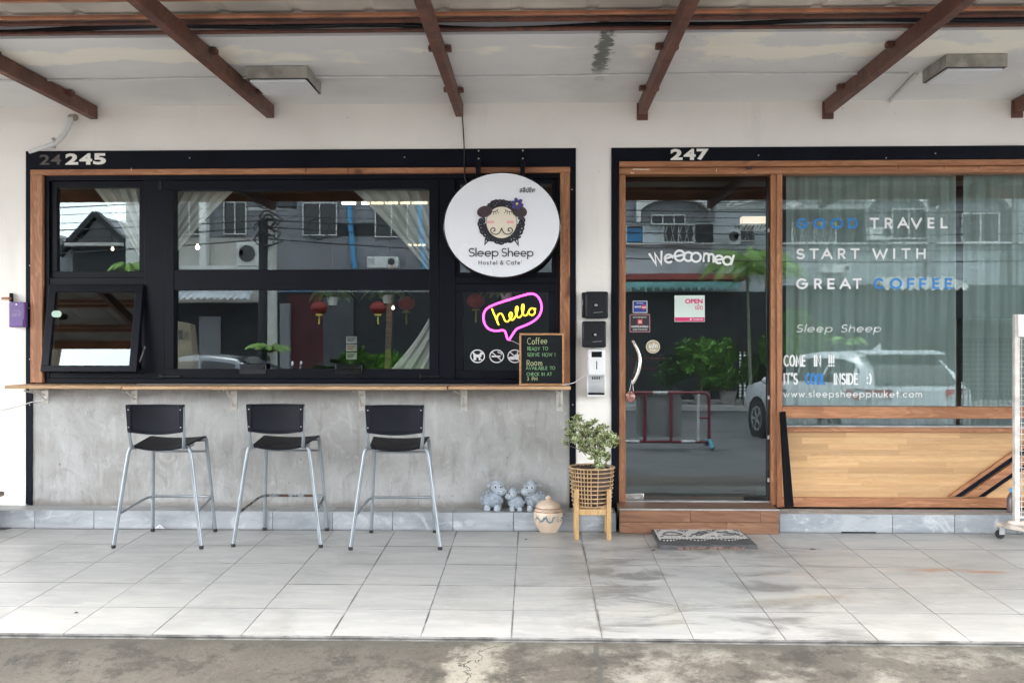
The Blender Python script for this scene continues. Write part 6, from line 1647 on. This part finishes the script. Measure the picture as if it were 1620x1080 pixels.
# right building
D = bld('grey green building across the street with rounded arches, far right', 1235, 1720, YO, 10.2, w_white)
for (a, c) in ((1368, 1462), (1476, 1596)): fbox(D, 'recess', w_grey, a, 250, c, 386, YO+.003, .05); arch(D, a, c, 340, 312, YO+.06, w_trim)
fbox(D, 'recess', w_dark, 1238, 300, 1366, 386, YO+.003, .03)
for (a, b_, c, d) in ((1252, 354, 1322, 386), (1410, 333, 1464, 380), (1520, 340, 1580, 386)): win(D, a, b_, c, d, YO+.06, 2, a < 1300)
fbox(D, 'shopfront', w_dark, 1238, 452, 1720, 632, YO+.003, .05); fbox(D, 'ledge', w_trim, 1236, 386.5, 1720, 388.5, YO+.06, .25); fbox(D, 'pier', w_grey, 1462, 250, 1476, 452, YO+.06, .25); fbox(D, 'pier', w_grey, 1594, 250, 1604, 452, YO+.06, .25)
aircon('air conditioner below the upper window, right building', 1370, 362, 1405, 383, YO+.1); aircon('air conditioner on the wall over the shopfront, right building', 1296, 421, 1339, 434, YO+.1)
q = MB(); x0, x1 = MX(1392, -12), MX(1522, -12); vs = []; fs = []
for i in range(41):
    for k in range(5): vs.append((x0+(x1-x0)*i/40, -12.4+.22*k+.05*math.sin(i*2.2), MZ(438, -12)-.09*k+.05*math.sin(i*1.7+k)))
for i in range(40):
    for k in range(4): a = i*5+k; fs.append((a, a+5, a+6, a+1))
q.add(vs, fs); q.build('tarpaulin', plain('pale_tarpaulin', (.60,.60,.56), .7), label='crumpled pale tarpaulin over the right shopfront', cat='tarpaulin')
# sign board with cream outlines
Ys = -11.8; g = thing('street_signboard', 'long grey signboard with a cream outline and a lotus emblem across the street', 'signboard', (MX(1252, Ys), Ys, MZ(335, Ys)))
fbox(g, 'board', plain('signboard_grey', (.20,.21,.20), .6, 0, .1, 1, 0, 10, 'world'), 1130, 300, 1372, 334, Ys, .1)
q = MB(); yy = Ys+.102
for (a, c) in ((1134, 1207), (1233, 1369)):
    for v in (331.5, 328.8): q.box(MX(a, Ys), MX(c, Ys), yy, yy+.01, MZ(v+.7, Ys), MZ(v, Ys))
    for u in (a, c): q.box(MX(u, Ys), MX(u+.8, Ys), yy, yy+.01, MZ(331.5, Ys), MZ(304, Ys))
for k in range(-3, 4):
    u = 1254; q.stroke([M(u, 328, Ys), M(u+k*3.2-1, 324-abs(k)*.3, Ys), M(u+k*3.6, 319.5+abs(k)*1.4, Ys)], .028, yy+.01, .004)
q.stroke([M(1150, 325, Ys), M(1158, 319, Ys), M(1166, 319, Ys), M(1162, 324, Ys), M(1176, 322, Ys), M(1190, 318, Ys)], .03, yy+.01, .004)
q.build('outline', w_trim, g)
# far gabled house, left
Yh = -42; t = thing('gabled_house', 'distant dark gabled house seen in the upper left window', 'house', (MX(155, Yh), Yh-4, ROAD))
q = MB(); h3 = [M(112, 388, Yh), M(155, 340, Yh), M(202, 384, Yh)]
q.prism([(h3[0][0], ROAD), (h3[2][0], ROAD), h3[2], h3[1], h3[0]], Yh-9, Yh); q.build('wall', w_grey, t)
q = MB(); q.bar((h3[0][0]-.6, Yh+.2, h3[0][1]-.6), (h3[1][0], Yh+.2, h3[1][1]+.05), .6, .3); q.bar((h3[2][0]+.6, Yh+.2, h3[2][1]-.6), (h3[1][0], Yh+.2, h3[1][1]+.06), .58, .3); q.build('roof_edge', w_dark, t)
fbox(t, 'gable_window', gloss_black, 133, 358, 178, 382, Yh, .1); fbox(t, 'balcony', w_cream, 112, 384, 202, 389, Yh, .8); fbox(t, 'lower_band', w_dark, 118, 392, 200, 436, Yh, .2)
h4 = [(M(40, 345, Yh)), M(112, 388, Yh)]
t = thing('gabled_house', 'second distant house at the left edge of the upper left window', 'house', (MX(60, Yh), Yh-4, ROAD))
q = MB(); q.prism([(MX(30, Yh), ROAD), (h4[1][0]-.1, ROAD), (h4[1][0]-.1, h4[1][1]), (MX(75, Yh), MZ(365, Yh)), (MX(30, Yh), MZ(385, Yh))], Yh-8, Yh-.5); q.build('wall', w_grey, t)
# utility pole and wires
Yp = -8.6; xp_ = MX(428, Yp); t = thing('utility_pole', 'concrete utility pole with cable clutter across the road', 'utility pole', (xp_, Yp, ROAD))
q = MB(); q.tube([(xp_, Yp, ROAD-.1), (xp_, Yp, 9)], [.17, .12], 12); q.build('pole', plain('pole_concrete', (.46,.45,.41), .8, 0, .2, 3, 0, 20, 'world'), t)
q = MB(); q.bar((xp_-.8, Yp, 7.2), (xp_+.8, Yp, 7.2), .1, .1); q.bar((xp_-.5, Yp, 4.3), (xp_+.5, Yp, 4.3), .08, .08); q.build('cross_arm', galv, t)
q = MB(); rw = random.Random(8)
for i in range(9):
    a = rw.uniform(0, 6.28); zc3 = rw.uniform(3.4, 4.6); rr = rw.uniform(.12, .3); q.tube([(xp_+rw.uniform(-.1,.1)+rr*math.cos(k*.6+a), Yp+.2+rw.uniform(-.02,.02), zc3+rr*.8*math.sin(k*.6+a)) for k in range(11)], .018, 5)
q.build('cable_coils', cable_black, t)
q = MB(); q.tube([(MX(419, Yp), Yp+.1, ROAD), (MX(420, Yp), Yp+.1, 4.0)], .12, 8); q.build('cable_duct', w_dark, t)
q = MB(); q.box(MX(441, Yp), MX(466, Yp), Yp-.2, Yp+.2, MZ(327, Yp), MZ(310, Yp)); q.build('junction_box', shut, t)
t = thing('street_wires', 'bundle of dark overhead wires sagging along the far side of the road', 'wires', (0, Yp, 3.5))
for i in range(11):
    z0_ = 3.25 + i*.17 + rw.uniform(-.05, .05); dx = rw.uniform(-2, 2); q = MB(); s2 = rw.uniform(.25, .6)
    q.tube([(xp_-30+k*1.5, Yp+.15+rw.uniform(-.01,.01), z0_ + s2*(((k*1.5-30) % 28)/14-1)**2 - s2*.3) for k in range(45)], .008 if i % 3 else .014, 5); q.build('wire', cable_black, t, ang=80)
x, z = M(504, 362, -8); q = MB(); q.ring(x, z, .25, .25, .03, -8.02, -7.98, 24); q.tube([(x, -8, z+.25), (x, -8.2, z+.5), (x+.1, -8.4, z+.62)], .012, 5); q.build('cable_coil', cable_black, label='round coil of spare black cable hanging from the street wires', cat='cable coil')

# lit glass shelves beside the plants
Yl = -11.4; t = thing('lit_shelf', 'tall glass shelf unit edged with white bead lights across the street', 'shelf unit', (MX(1202, Yl), Yl, ROAD+.13))
led = emit('bead_light', (.9, 1, .95), .5)
for u in (1171, 1178, 1236):
    q = MB(); q.box(MX(u, Yl)-.02, MX(u, Yl)+.02, Yl-.02, Yl+.02, ROAD+.13, MZ(556, Yl)); q.build('shelf_post', galv, t)
    q = MB(); z = ROAD+.3
    while z < MZ(558, Yl): q.box(MX(u, Yl)-.022, MX(u, Yl)+.022, Yl+.021, Yl+.035, z, z+.03); z += .085
    q.build('bead_lights', led, t, kind='stuff')
for v in (575, 592, 610, 628): q = MB(); q.box(MX(1178, Yl), MX(1236, Yl), Yl-.3, Yl, MZ(v, Yl)-.02, MZ(v, Yl)); q.build('shelf_board', galv, t)
# foliage
def bush(name, c, r, n, size, mat, label, cat='bush', seed=0, parent=None):
    r_ = random.Random(seed); q = MB(); lumps = [(Vector((r_.gauss(0,.45), r_.gauss(0,.45), r_.gauss(0,.42))), r_.uniform(.3,.6)) for _ in range(12)]
    for i in range(n):
        L, k = lumps[r_.randrange(12)]; d = Vector((r_.gauss(0,1), r_.gauss(0,1), r_.gauss(0,1))).normalized()*k*r_.uniform(.6,1)
        p = L + d
        if p.length > 1.15: p = p.normalized()*1.1
        p = Vector((c[0]+p.x*r[0], c[1]+p.y*r[1], c[2]+p.z*r[2]))
        a = Vector((r_.gauss(0,1), r_.gauss(0,1), r_.gauss(0,.6))).normalized(); b_ = a.orthogonal().normalized(); s = size*r_.uniform(.6,1.3)
        q.add([p-a*s, p+b_*s*.32, p+a*s, p-b_*s*.32], [(0,1,2,3)])
    return q.build(name, mat, parent, label=None if parent else label, cat=None if parent else cat, smooth=False)
def potted(u, vtop, vbot, Y, w, mat, label, seed, n=900, ls=.09):
    x = MX(u, Y); zt4 = MZ(vtop, Y); zb4 = ROAD+.13 if Y < -10.3 else ROAD; t = thing('street_plant', label, 'potted plant', (x, Y, zb4), group='potted plants across the street')
    q = MB(); q.lathe([(.16, zb4+.001), (.22, zb4+.32), (.24, zb4+.34), (.2, zb4+.34), (.19, zb4+.28)], x, Y, 16); q.build('pot', plain('grey_pot', (.28,.26,.24), .8, 0, .2, 6), t)
    q = MB(); q.tube([(x, Y, zb4+.28), (x+.03, Y, (zb4+zt4)/2), (x, Y, zt4-.2)], [.03, .02, .01], 6); q.build('stem', bark, t)
    zc4 = (zt4+zb4+.45)/2; bush('foliage', (x, Y, zc4), (w, w*.8, (zt4-zb4-.45)/2), n, ls, mat, '', seed=seed, parent=t)
potted(1110, 522, 640, -10.9, .75, leaf_mid, 'large bright leafy bush behind the barrier', 1, 1500, .13)
potted(1152, 572, 640, -10.7, .55, leaf_mid, 'bright spreading shrub right of the large bush', 2, 900, .12)
potted(1065, 560, 640, -11, .5, leaf_dark, 'darker shrub at the left of the large bush', 3, 800, .11)
potted(1195, 560, 640, -11.2, .45, leaf_dark, 'dark shrub beside the shop shelves', 4, 800, .10)
potted(1258, 500, 632, -10.9, .75, leaf_mid, 'tall rounded shrub seen at the left of the slogan window', 5, 1500, .12)
potted(585, 545, 640, -10.9, .7, leaf_mid, 'dark shrub in the lower right of the large cafe window', 6, 1000, .12)
potted(635, 553, 640, -11, .6, leaf_mid, 'fresh green shrub at the right of the large cafe window', 7, 900, .11)
potted(520, 572, 640, -11, .5, leaf_dark, 'low dark shrub behind the motorcycle', 8, 700, .11)
def palm(u, vtop, Y, L, label, n=12, seed=0, trunk=True, droop=.75):
    x, z = M(u, vtop, Y); t = thing('palm_tree', label, 'palm', (x, Y, ROAD+.1))
    q = MB(); q.tube([(x+.1, Y, ROAD), (x+.04, Y, z*.5), (x, Y, z-.1)], [.05, .04, .03], 8); q.build('trunk', plain('palm_trunk', (.14,.16,.10), .8, 0, .2, 6), t)
    r_ = random.Random(seed)
    for i in range(n):
        q = MB(); a = 6.283*i/n + r_.uniform(-.2,.2); l = L*r_.uniform(.8,1.1); up = r_.uniform(.5, 1.0); pts = []
        for k in range(11): f = k/10; pts.append(Vector((x+math.cos(a)*l*f, Y+math.sin(a)*l*f, z+up*l*math.sin(f*1.9)*.6-droop*l*f*f*.9)))
        q.tube(pts, [.016*(1-.85*k/10) for k in range(11)], 4)
        for k in range(1, 11):
            t_ = (pts[k]-pts[k-1]).normalized(); s = t_.cross(Vector((0,0,1))).normalized()
            for m_ in (0, .25, .5, .75):
                p = pts[k-1].lerp(pts[k], m_); ln = L*.40*math.sin(min(3.0, (k+m_)/11*2.7+.35))
                for sg2 in (-1, 1): e_ = p + s*sg2*ln*.75 + t_*ln*.55 - Vector((0,0,ln*.45)); w = t_*.011; q.add([p-w, p+w, e_], [(0,1,2)])
        q.build('frond', leaf_palm, t, smooth=False)
palm(1182, 418, -9.8, 1.35, 'bright feathery palm rising beside the door reflection', 20, 1)
palm(1212, 432, -10.1, 1.0, 'second bright palm just right of the taller one', 11, 2)
palm(425, 556, -8.0, .5, 'low spiky cycad near the utility pole', 14, 3, droop=.4)
palm(1345, 545, -9.6, .5, 'spiky palm showing above the white car roof', 12, 4, droop=.4)
palm(100, 580, -14, 1.6, 'palm at the far left, seen in the propped open sash', 12, 5)
palm(203, 424, -12, .6, 'small plant hanging at the cream building corner', 11, 6)
def palm_at(x, y, zc5, L, label, seed):
    t = thing('palm_tree', label, 'palm', (x, y, ROAD)); r_ = random.Random(seed)
    q = MB(); q.tube([(x, y, ROAD-.1), (x+.1, y, zc5*.5), (x, y, zc5)], [.2, .15, .1], 10); q.build('trunk', bark, t)
    for i in range(15):
        q = MB(); a = 6.283*i/15 + r_.uniform(-.2,.2); l = L*r_.uniform(.8,1.1); up = r_.uniform(.3, 1.1); pts = []
        for k in range(11): f = k/10; pts.append(Vector((x+math.cos(a)*l*f, y+math.sin(a)*l*f, zc5+up*l*math.sin(f*1.9)*.6-.7*l*f*f)))
        q.tube(pts, [.03*(1-.85*k/10) for k in range(11)], 4)
        for k in range(1, 11):
            t_ = (pts[k]-pts[k-1]).normalized(); s = t_.cross(Vector((0,0,1))).normalized()
            for m_ in (0, .25, .5, .75):
                p = pts[k-1].lerp(pts[k], m_); ln = L*.3*math.sin(min(3.0, (k+m_)/11*2.7+.35))
                for sg2 in (-1, 1): e_ = p + s*sg2*ln*.75 + t_*ln*.55 - Vector((0,0,ln*.45)); w = t_*.02; q.add([p-w, p+w, e_], [(0,1,2)])
        q.build('frond', leaf_palm, t, smooth=False)
palm_at(-12.6, -10.5, 11.0, 2.6, 'tall palm mirrored at the bottom of the propped open sash', 7)

# red and white barrier
Yb = -1.9; bm_ = plain('dark_red_paint', (.20,.015,.03), .4, 0, .1, 8); bw_ = plain('chipped_white_paint', (.62,.62,.60), .45, 0, .15, 10); bt_ = plain('turquoise_paint', (.04,.30,.38), .5, 0, .1, 8)
x0, x1 = MX(930, Yb), MX(1122, Yb); zt5, zb5 = MZ(621, Yb), MZ(698, Yb)
t = thing('street_barrier', 'dark red and white tubular barrier with turquoise feet standing on the road', 'barrier', ((x0+x1)/2, Yb, ROAD))
q = MB(); q.tube([(x0, Yb, ROAD+.06), (x0, Yb, zt5-.06), (x0+.06, Yb, zt5), (x1-.06, Yb, zt5), (x1, Yb, zt5-.06), (x1, Yb, ROAD+.06)], .024, 10); q.tube([(x0, Yb, zb5), (x1, Yb, zb5)], .022, 10)
for u in (1020, 1062): q.tube([(MX(u, Yb), Yb, zb5), (MX(u, Yb), Yb, zt5)], .024, 10)
q.tube([(MX(1105, Yb), Yb, MZ(660, Yb)), (x1, Yb, MZ(660, Yb))], .02, 8); q.build('red_tubes', bm_, t, ang=60)
q = MB(); q.tube([(MX(1105, Yb), Yb, zb5), (MX(1105, Yb), Yb, zt5)], .022, 10)
for (a, c, z) in ((1033, 1056, zt5), (1078, 1100, zb5), (990, 1012, zb5)): q.tube([(MX(a, Yb), Yb, z), (MX(c, Yb), Yb, z)], .0255, 10)
q.build('white_tubes', bw_, t, ang=60)
for x in (x0, x1): q = MB(); q.tube([(x, Yb-.28, ROAD+.03), (x, Yb-.22, ROAD+.10), (x, Yb, ROAD+.13), (x, Yb+.22, ROAD+.10), (x, Yb+.28, ROAD+.03)], .03, 10); q.build('foot', bt_, t, ang=60)
q = MB(); q.box(MX(1007, Yb), MX(1079, Yb), Yb-.06, Yb-.04, MZ(690, Yb), MZ(624, Yb)); q.build('grey_board', plain('grey_board', (.24,.24,.23), .6, 0, .12, 2), label='plain grey board leaning behind the street barrier', cat='board')

# ================================================================== CARS
def make_car(label, paint, loc, heading, tall=True):
    t = thing('parked_car', label, 'car', loc); H = 1.50 if tall else 1.42
    tail = .12 if tall else .65
    def sec(x, w, zb, zs, zt_, wt): return [(x, -w*.86, zb), (x, -w, zb+.18), (x, -w, zs-.12), (x, -w*.97, zs), (x, -wt, zt_-.05), (x, -wt*.82, zt_), (x, 0, zt_+.015), (x, wt*.82, zt_), (x, wt, zt_-.05), (x, w*.97, zs), (x, w, zs-.12), (x, w, zb+.18), (x, w*.86, zb)]
    if tall: S_ = [(0,.74,.38,.92,.95,.70),(.06,.84,.30,.98,1.02,.78),(.22,.88,.26,1.0,1.24,.70),(.50,.89,.24,1.02,H-.07,.66),(.9,.9,.22,1.02,H-.01,.64),(1.8,.9,.22,1.0,H,.64),(2.45,.9,.22,.98,H-.05,.63),(2.9,.9,.22,.97,1.28,.66),(3.35,.9,.22,.98,1.06,.72),(4.0,.86,.24,.88,.95,.70),(4.3,.78,.30,.74,.78,.62),(4.38,.66,.36,.60,.64,.5)]
    else: S_ = [(0,.72,.38,.85,.90,.66),(.06,.82,.30,.90,.97,.72),(.6,.86,.26,.93,1.0,.70),(1.15,.87,.24,.94,1.30,.64),(1.7,.88,.22,.94,H-.01,.60),(2.2,.88,.22,.93,H,.60),(2.6,.88,.22,.92,H-.05,.60),(3.1,.88,.22,.92,1.18,.64),(3.5,.87,.22,.92,.98,.70),(4.1,.83,.24,.80,.85,.66),(4.4,.74,.32,.66,.70,.56)]
    R = [sec(*s) for s in S_]; n = len(R[0]); vs = [p for r in R for p in r]; fs = []
    q = MB()
    for i in range(len(R)-1):
        for k in range(n-1): fs.append((i*n+k, i*n+k+1, (i+1)*n+k+1, (i+1)*n+k))
        fs.append((i*n+n-1, i*n, (i+1)*n, (i+1)*n+n-1))
    fs += [tuple(range(n)), tuple((len(R)-1)*n+k for k in range(n-1, -1, -1))]
    q.add(vs, fs)
    def part_(name, q, mat, bev=0, ang=35):
        o = q.build(name, mat, None, bev, ang=ang); o.parent = t; return o
    part_('body', q, paint, ang=40)
    def sidepos(x, f, off=.008):          # point on the side glass, f 0..1 up
        for a, b_ in zip(S_[:-1], S_[1:]):
            if a[0] <= x <= b_[0]:
                k = (x-a[0])/(b_[0]-a[0]); w = lerp(a[1], b_[1], k)*.97; zs = lerp(a[3], b_[3], k); zt_ = lerp(a[4], b_[4], k)-.05; wt = lerp(a[5], b_[5], k)
                return (x, lerp(w, wt, f)+off, lerp(zs, zt_, f))
    xr0, xr1 = (.30, 3.1) if tall else (1.0, 3.2)
    for s in (-1, 1):
        for (a, c) in (((xr0, 1.2), (1.26, 2.1), (2.16, xr1)) if tall else ((xr0, 2.0), (2.06, xr1))):
            q = MB(); m = 8; vs = []; fs = []
            for i in range(m+1):
                for f in (.10, .90):
                    x, y, z = sidepos(lerp(a, c, i/m), f); vs.append((x, s*y, z))
            for i in range(m): fs.append((2*i, 2*i+1, 2*i+3, 2*i+2))
            q.add(vs, fs); part_('side_window', q, gloss_black)
    ii = (2, 3) if tall else (2, 4)
    q = MB(); a, c = S_[ii[0]], S_[ii[1]]
    st = [S_[1], S_[2], S_[3]] if tall else [S_[2], S_[3], S_[4]]
    q.add([(s_2[0]-.014, sg3*s_2[5]*.80, s_2[4]+.026) for s_2 in st for sg3 in (-1, 1)], [(0,1,3,2),(2,3,5,4)]); part_('rear_window', q, gloss_black)
    a, c = (S_[8], S_[6]) if tall else (S_[8], S_[6])
    q = MB(); q.add([(a[0]+.0, -a[5]*.92, a[4]+.03), (a[0]+.0, a[5]*.92, a[4]+.03), (c[0]+.05, c[5]*.85, c[4]+.02), (c[0]+.05, -c[5]*.85, c[4]+.02)], [(0,1,2,3)]); part_('windscreen', q, gloss_black)
    for (x, s) in ((.85, -1), (.85, 1), (3.45, -1), (3.45, 1)):
        b0 = MB(); wv = thing('wheel', None, None); wv.parent = t; wv.location = (x, s*.80, .33)
        q = MB(); q.disc(0, 0, .33, .33, -.11, .11, 28); o = q.build('tyre', rubber, None, .02); o.parent = wv; o.location = (0, 0, 0-.0); o.data.transform(Matrix.Translation((0, 0, -.33)))
        q = MB(); q.ring(0, 0, .215, .215, .03, s*.10, s*.118, 24)
        for k in range(5): a = k*1.2566; q.bar((0, s*.112, 0), (.2*math.cos(a), s*.112, .2*math.sin(a)), .05, .012, up=(0,1,0))
        o = q.build('rim', galv, None); o.parent = wv; o.location = (0, s*.109, 0); o.data.transform(Matrix.Translation((0, 0, -.215)))
        q = MB(); q.disc(x, .33, .385, .385, s*.885, s*.902, 28); o = part_('wheel_arch', q, dark_plastic)
    for s in (-1, 1):
        q = MB(); q.add([(-.012, s*.40, .98), (-.012, s*.72, .99), (.10, s*.885, 1.0), (.36, s*.90, .98), (.36, s*.905, .90), (.10, s*.89, .84), (-.012, s*.73, .82), (-.012, s*.40, .88)], [tuple(range(8))]); part_('tail_light', q, plain('tail_light_red', (.5,.015,.03), .2))
        q = MB(); q.ell((4.22, s*.66, .68), (.14, .16, .08), 12, 8); part_('headlight', q, vinyl_white)
        q = MB(); q.ell((2.85, s*.98, 1.0), (.07, .10, .07), 12, 8); part_('door_mirror', q, paint)
        for x in (1.45, 2.35): q = MB(); q.box(x-.09, x+.09, s*.905-.012, s*.905+.012, .86, .885); part_('door_handle', q, galv)
    if tall:
        q = MB(); q.add([(.30, -.60, 1.49), (.30, .60, 1.49), (.62, .62, 1.53), (.62, -.62, 1.53), (.30, -.60, 1.46), (.30, .60, 1.46), (.62, .62, 1.47), (.62, -.62, 1.47)], [(0,1,2,3),(7,6,5,4),(0,4,5,1),(1,5,6,2),(2,6,7,3),(3,7,4,0)]); part_('spoiler', q, paint, .01)
        q = MB(); q.add([(1.0, -.012, 1.52), (1.25, -.012, 1.53), (1.0, -.004, 1.63), (1.0, .012, 1.52), (1.25, .012, 1.53), (1.0, .004, 1.63)], [(0,1,2),(5,4,3),(0,3,4,1),(1,4,5,2),(2,5,3,0)]); part_('roof_fin', q, paint)
    q = MB(); q.box(-.016, -.002, -.24, .24, .62, .74); part_('number_plate', q, vinyl_white)
    t.rotation_euler = (0, 0, heading); return t
car_white = plain('white_car_paint', (.52,.54,.55), .18, 0, .02, 1); car_grey = plain('grey_car_paint', (.16,.17,.19), .2, .3, .04, 1); car_red = plain('red_car_paint', (.45,.02,.02), .2, 0, .04, 1)
make_car('white hatchback parked across the road with its tail towards the shop', car_white, (5.32, -.55, ROAD), rad(-90-10.5), True)
make_car('dark grey saloon parked across the road, left', car_grey, (-8.0, -4.4, ROAD), rad(0), False)
make_car('red car partly hidden behind the grey saloon', car_red, (-12.6, -7.0, ROAD), rad(0), False)
# motorcycle
Ym = -5.2; xm_ = MX(497, Ym); t = thing('motorcycle', 'parked silver and black motorcycle across the road', 'motorcycle', (xm_, Ym, ROAD))
for dx in (-.62, .62): q = MB(); q.ring(xm_+dx, ROAD+.29, .29, .29, .07, Ym-.05, Ym+.05, 24); q.build('wheel', rubber, t)
q = MB(); q.bar((xm_-.6, Ym, ROAD+.3), (xm_-.38, Ym, ROAD+1.0), .06, .06); q.bar((xm_-.4, Ym, ROAD+.8), (xm_+.5, Ym, ROAD+.6), .10, .10); q.bar((xm_+.62, Ym, ROAD+.3), (xm_, Ym, ROAD+.42), .08, .12); q.build('frame', car_grey, t)
q = MB(); q.ell((xm_+.35, Ym, ROAD+.80), (.38, .13, .08), 16, 8); q.build('seat', rubber, t)
q = MB(); q.ell((xm_-.45, Ym, ROAD+.95), (.14, .15, .14), 14, 8); q.ell((xm_-.05, Ym, ROAD+.55), (.3, .16, .2), 14, 8); q.build('fairing', galv, t)
q = MB(); q.tube([(xm_-.35, Ym-.32, ROAD+1.02), (xm_-.38, Ym, ROAD+1.06), (xm_-.35, Ym+.32, ROAD+1.02)], .015, 6); q.build('handlebar', rubber, t)
for s in (-1, 1): q = MB(); q.tube([(xm_-.36, Ym+s*.25, ROAD+1.04), (xm_-.33, Ym+s*.33, ROAD+1.22)], .006, 5); q.ell((xm_-.33, Ym+s*.33, ROAD+1.25), (.02, .06, .045), 12, 8); q.build('mirror', vinyl_white, t)
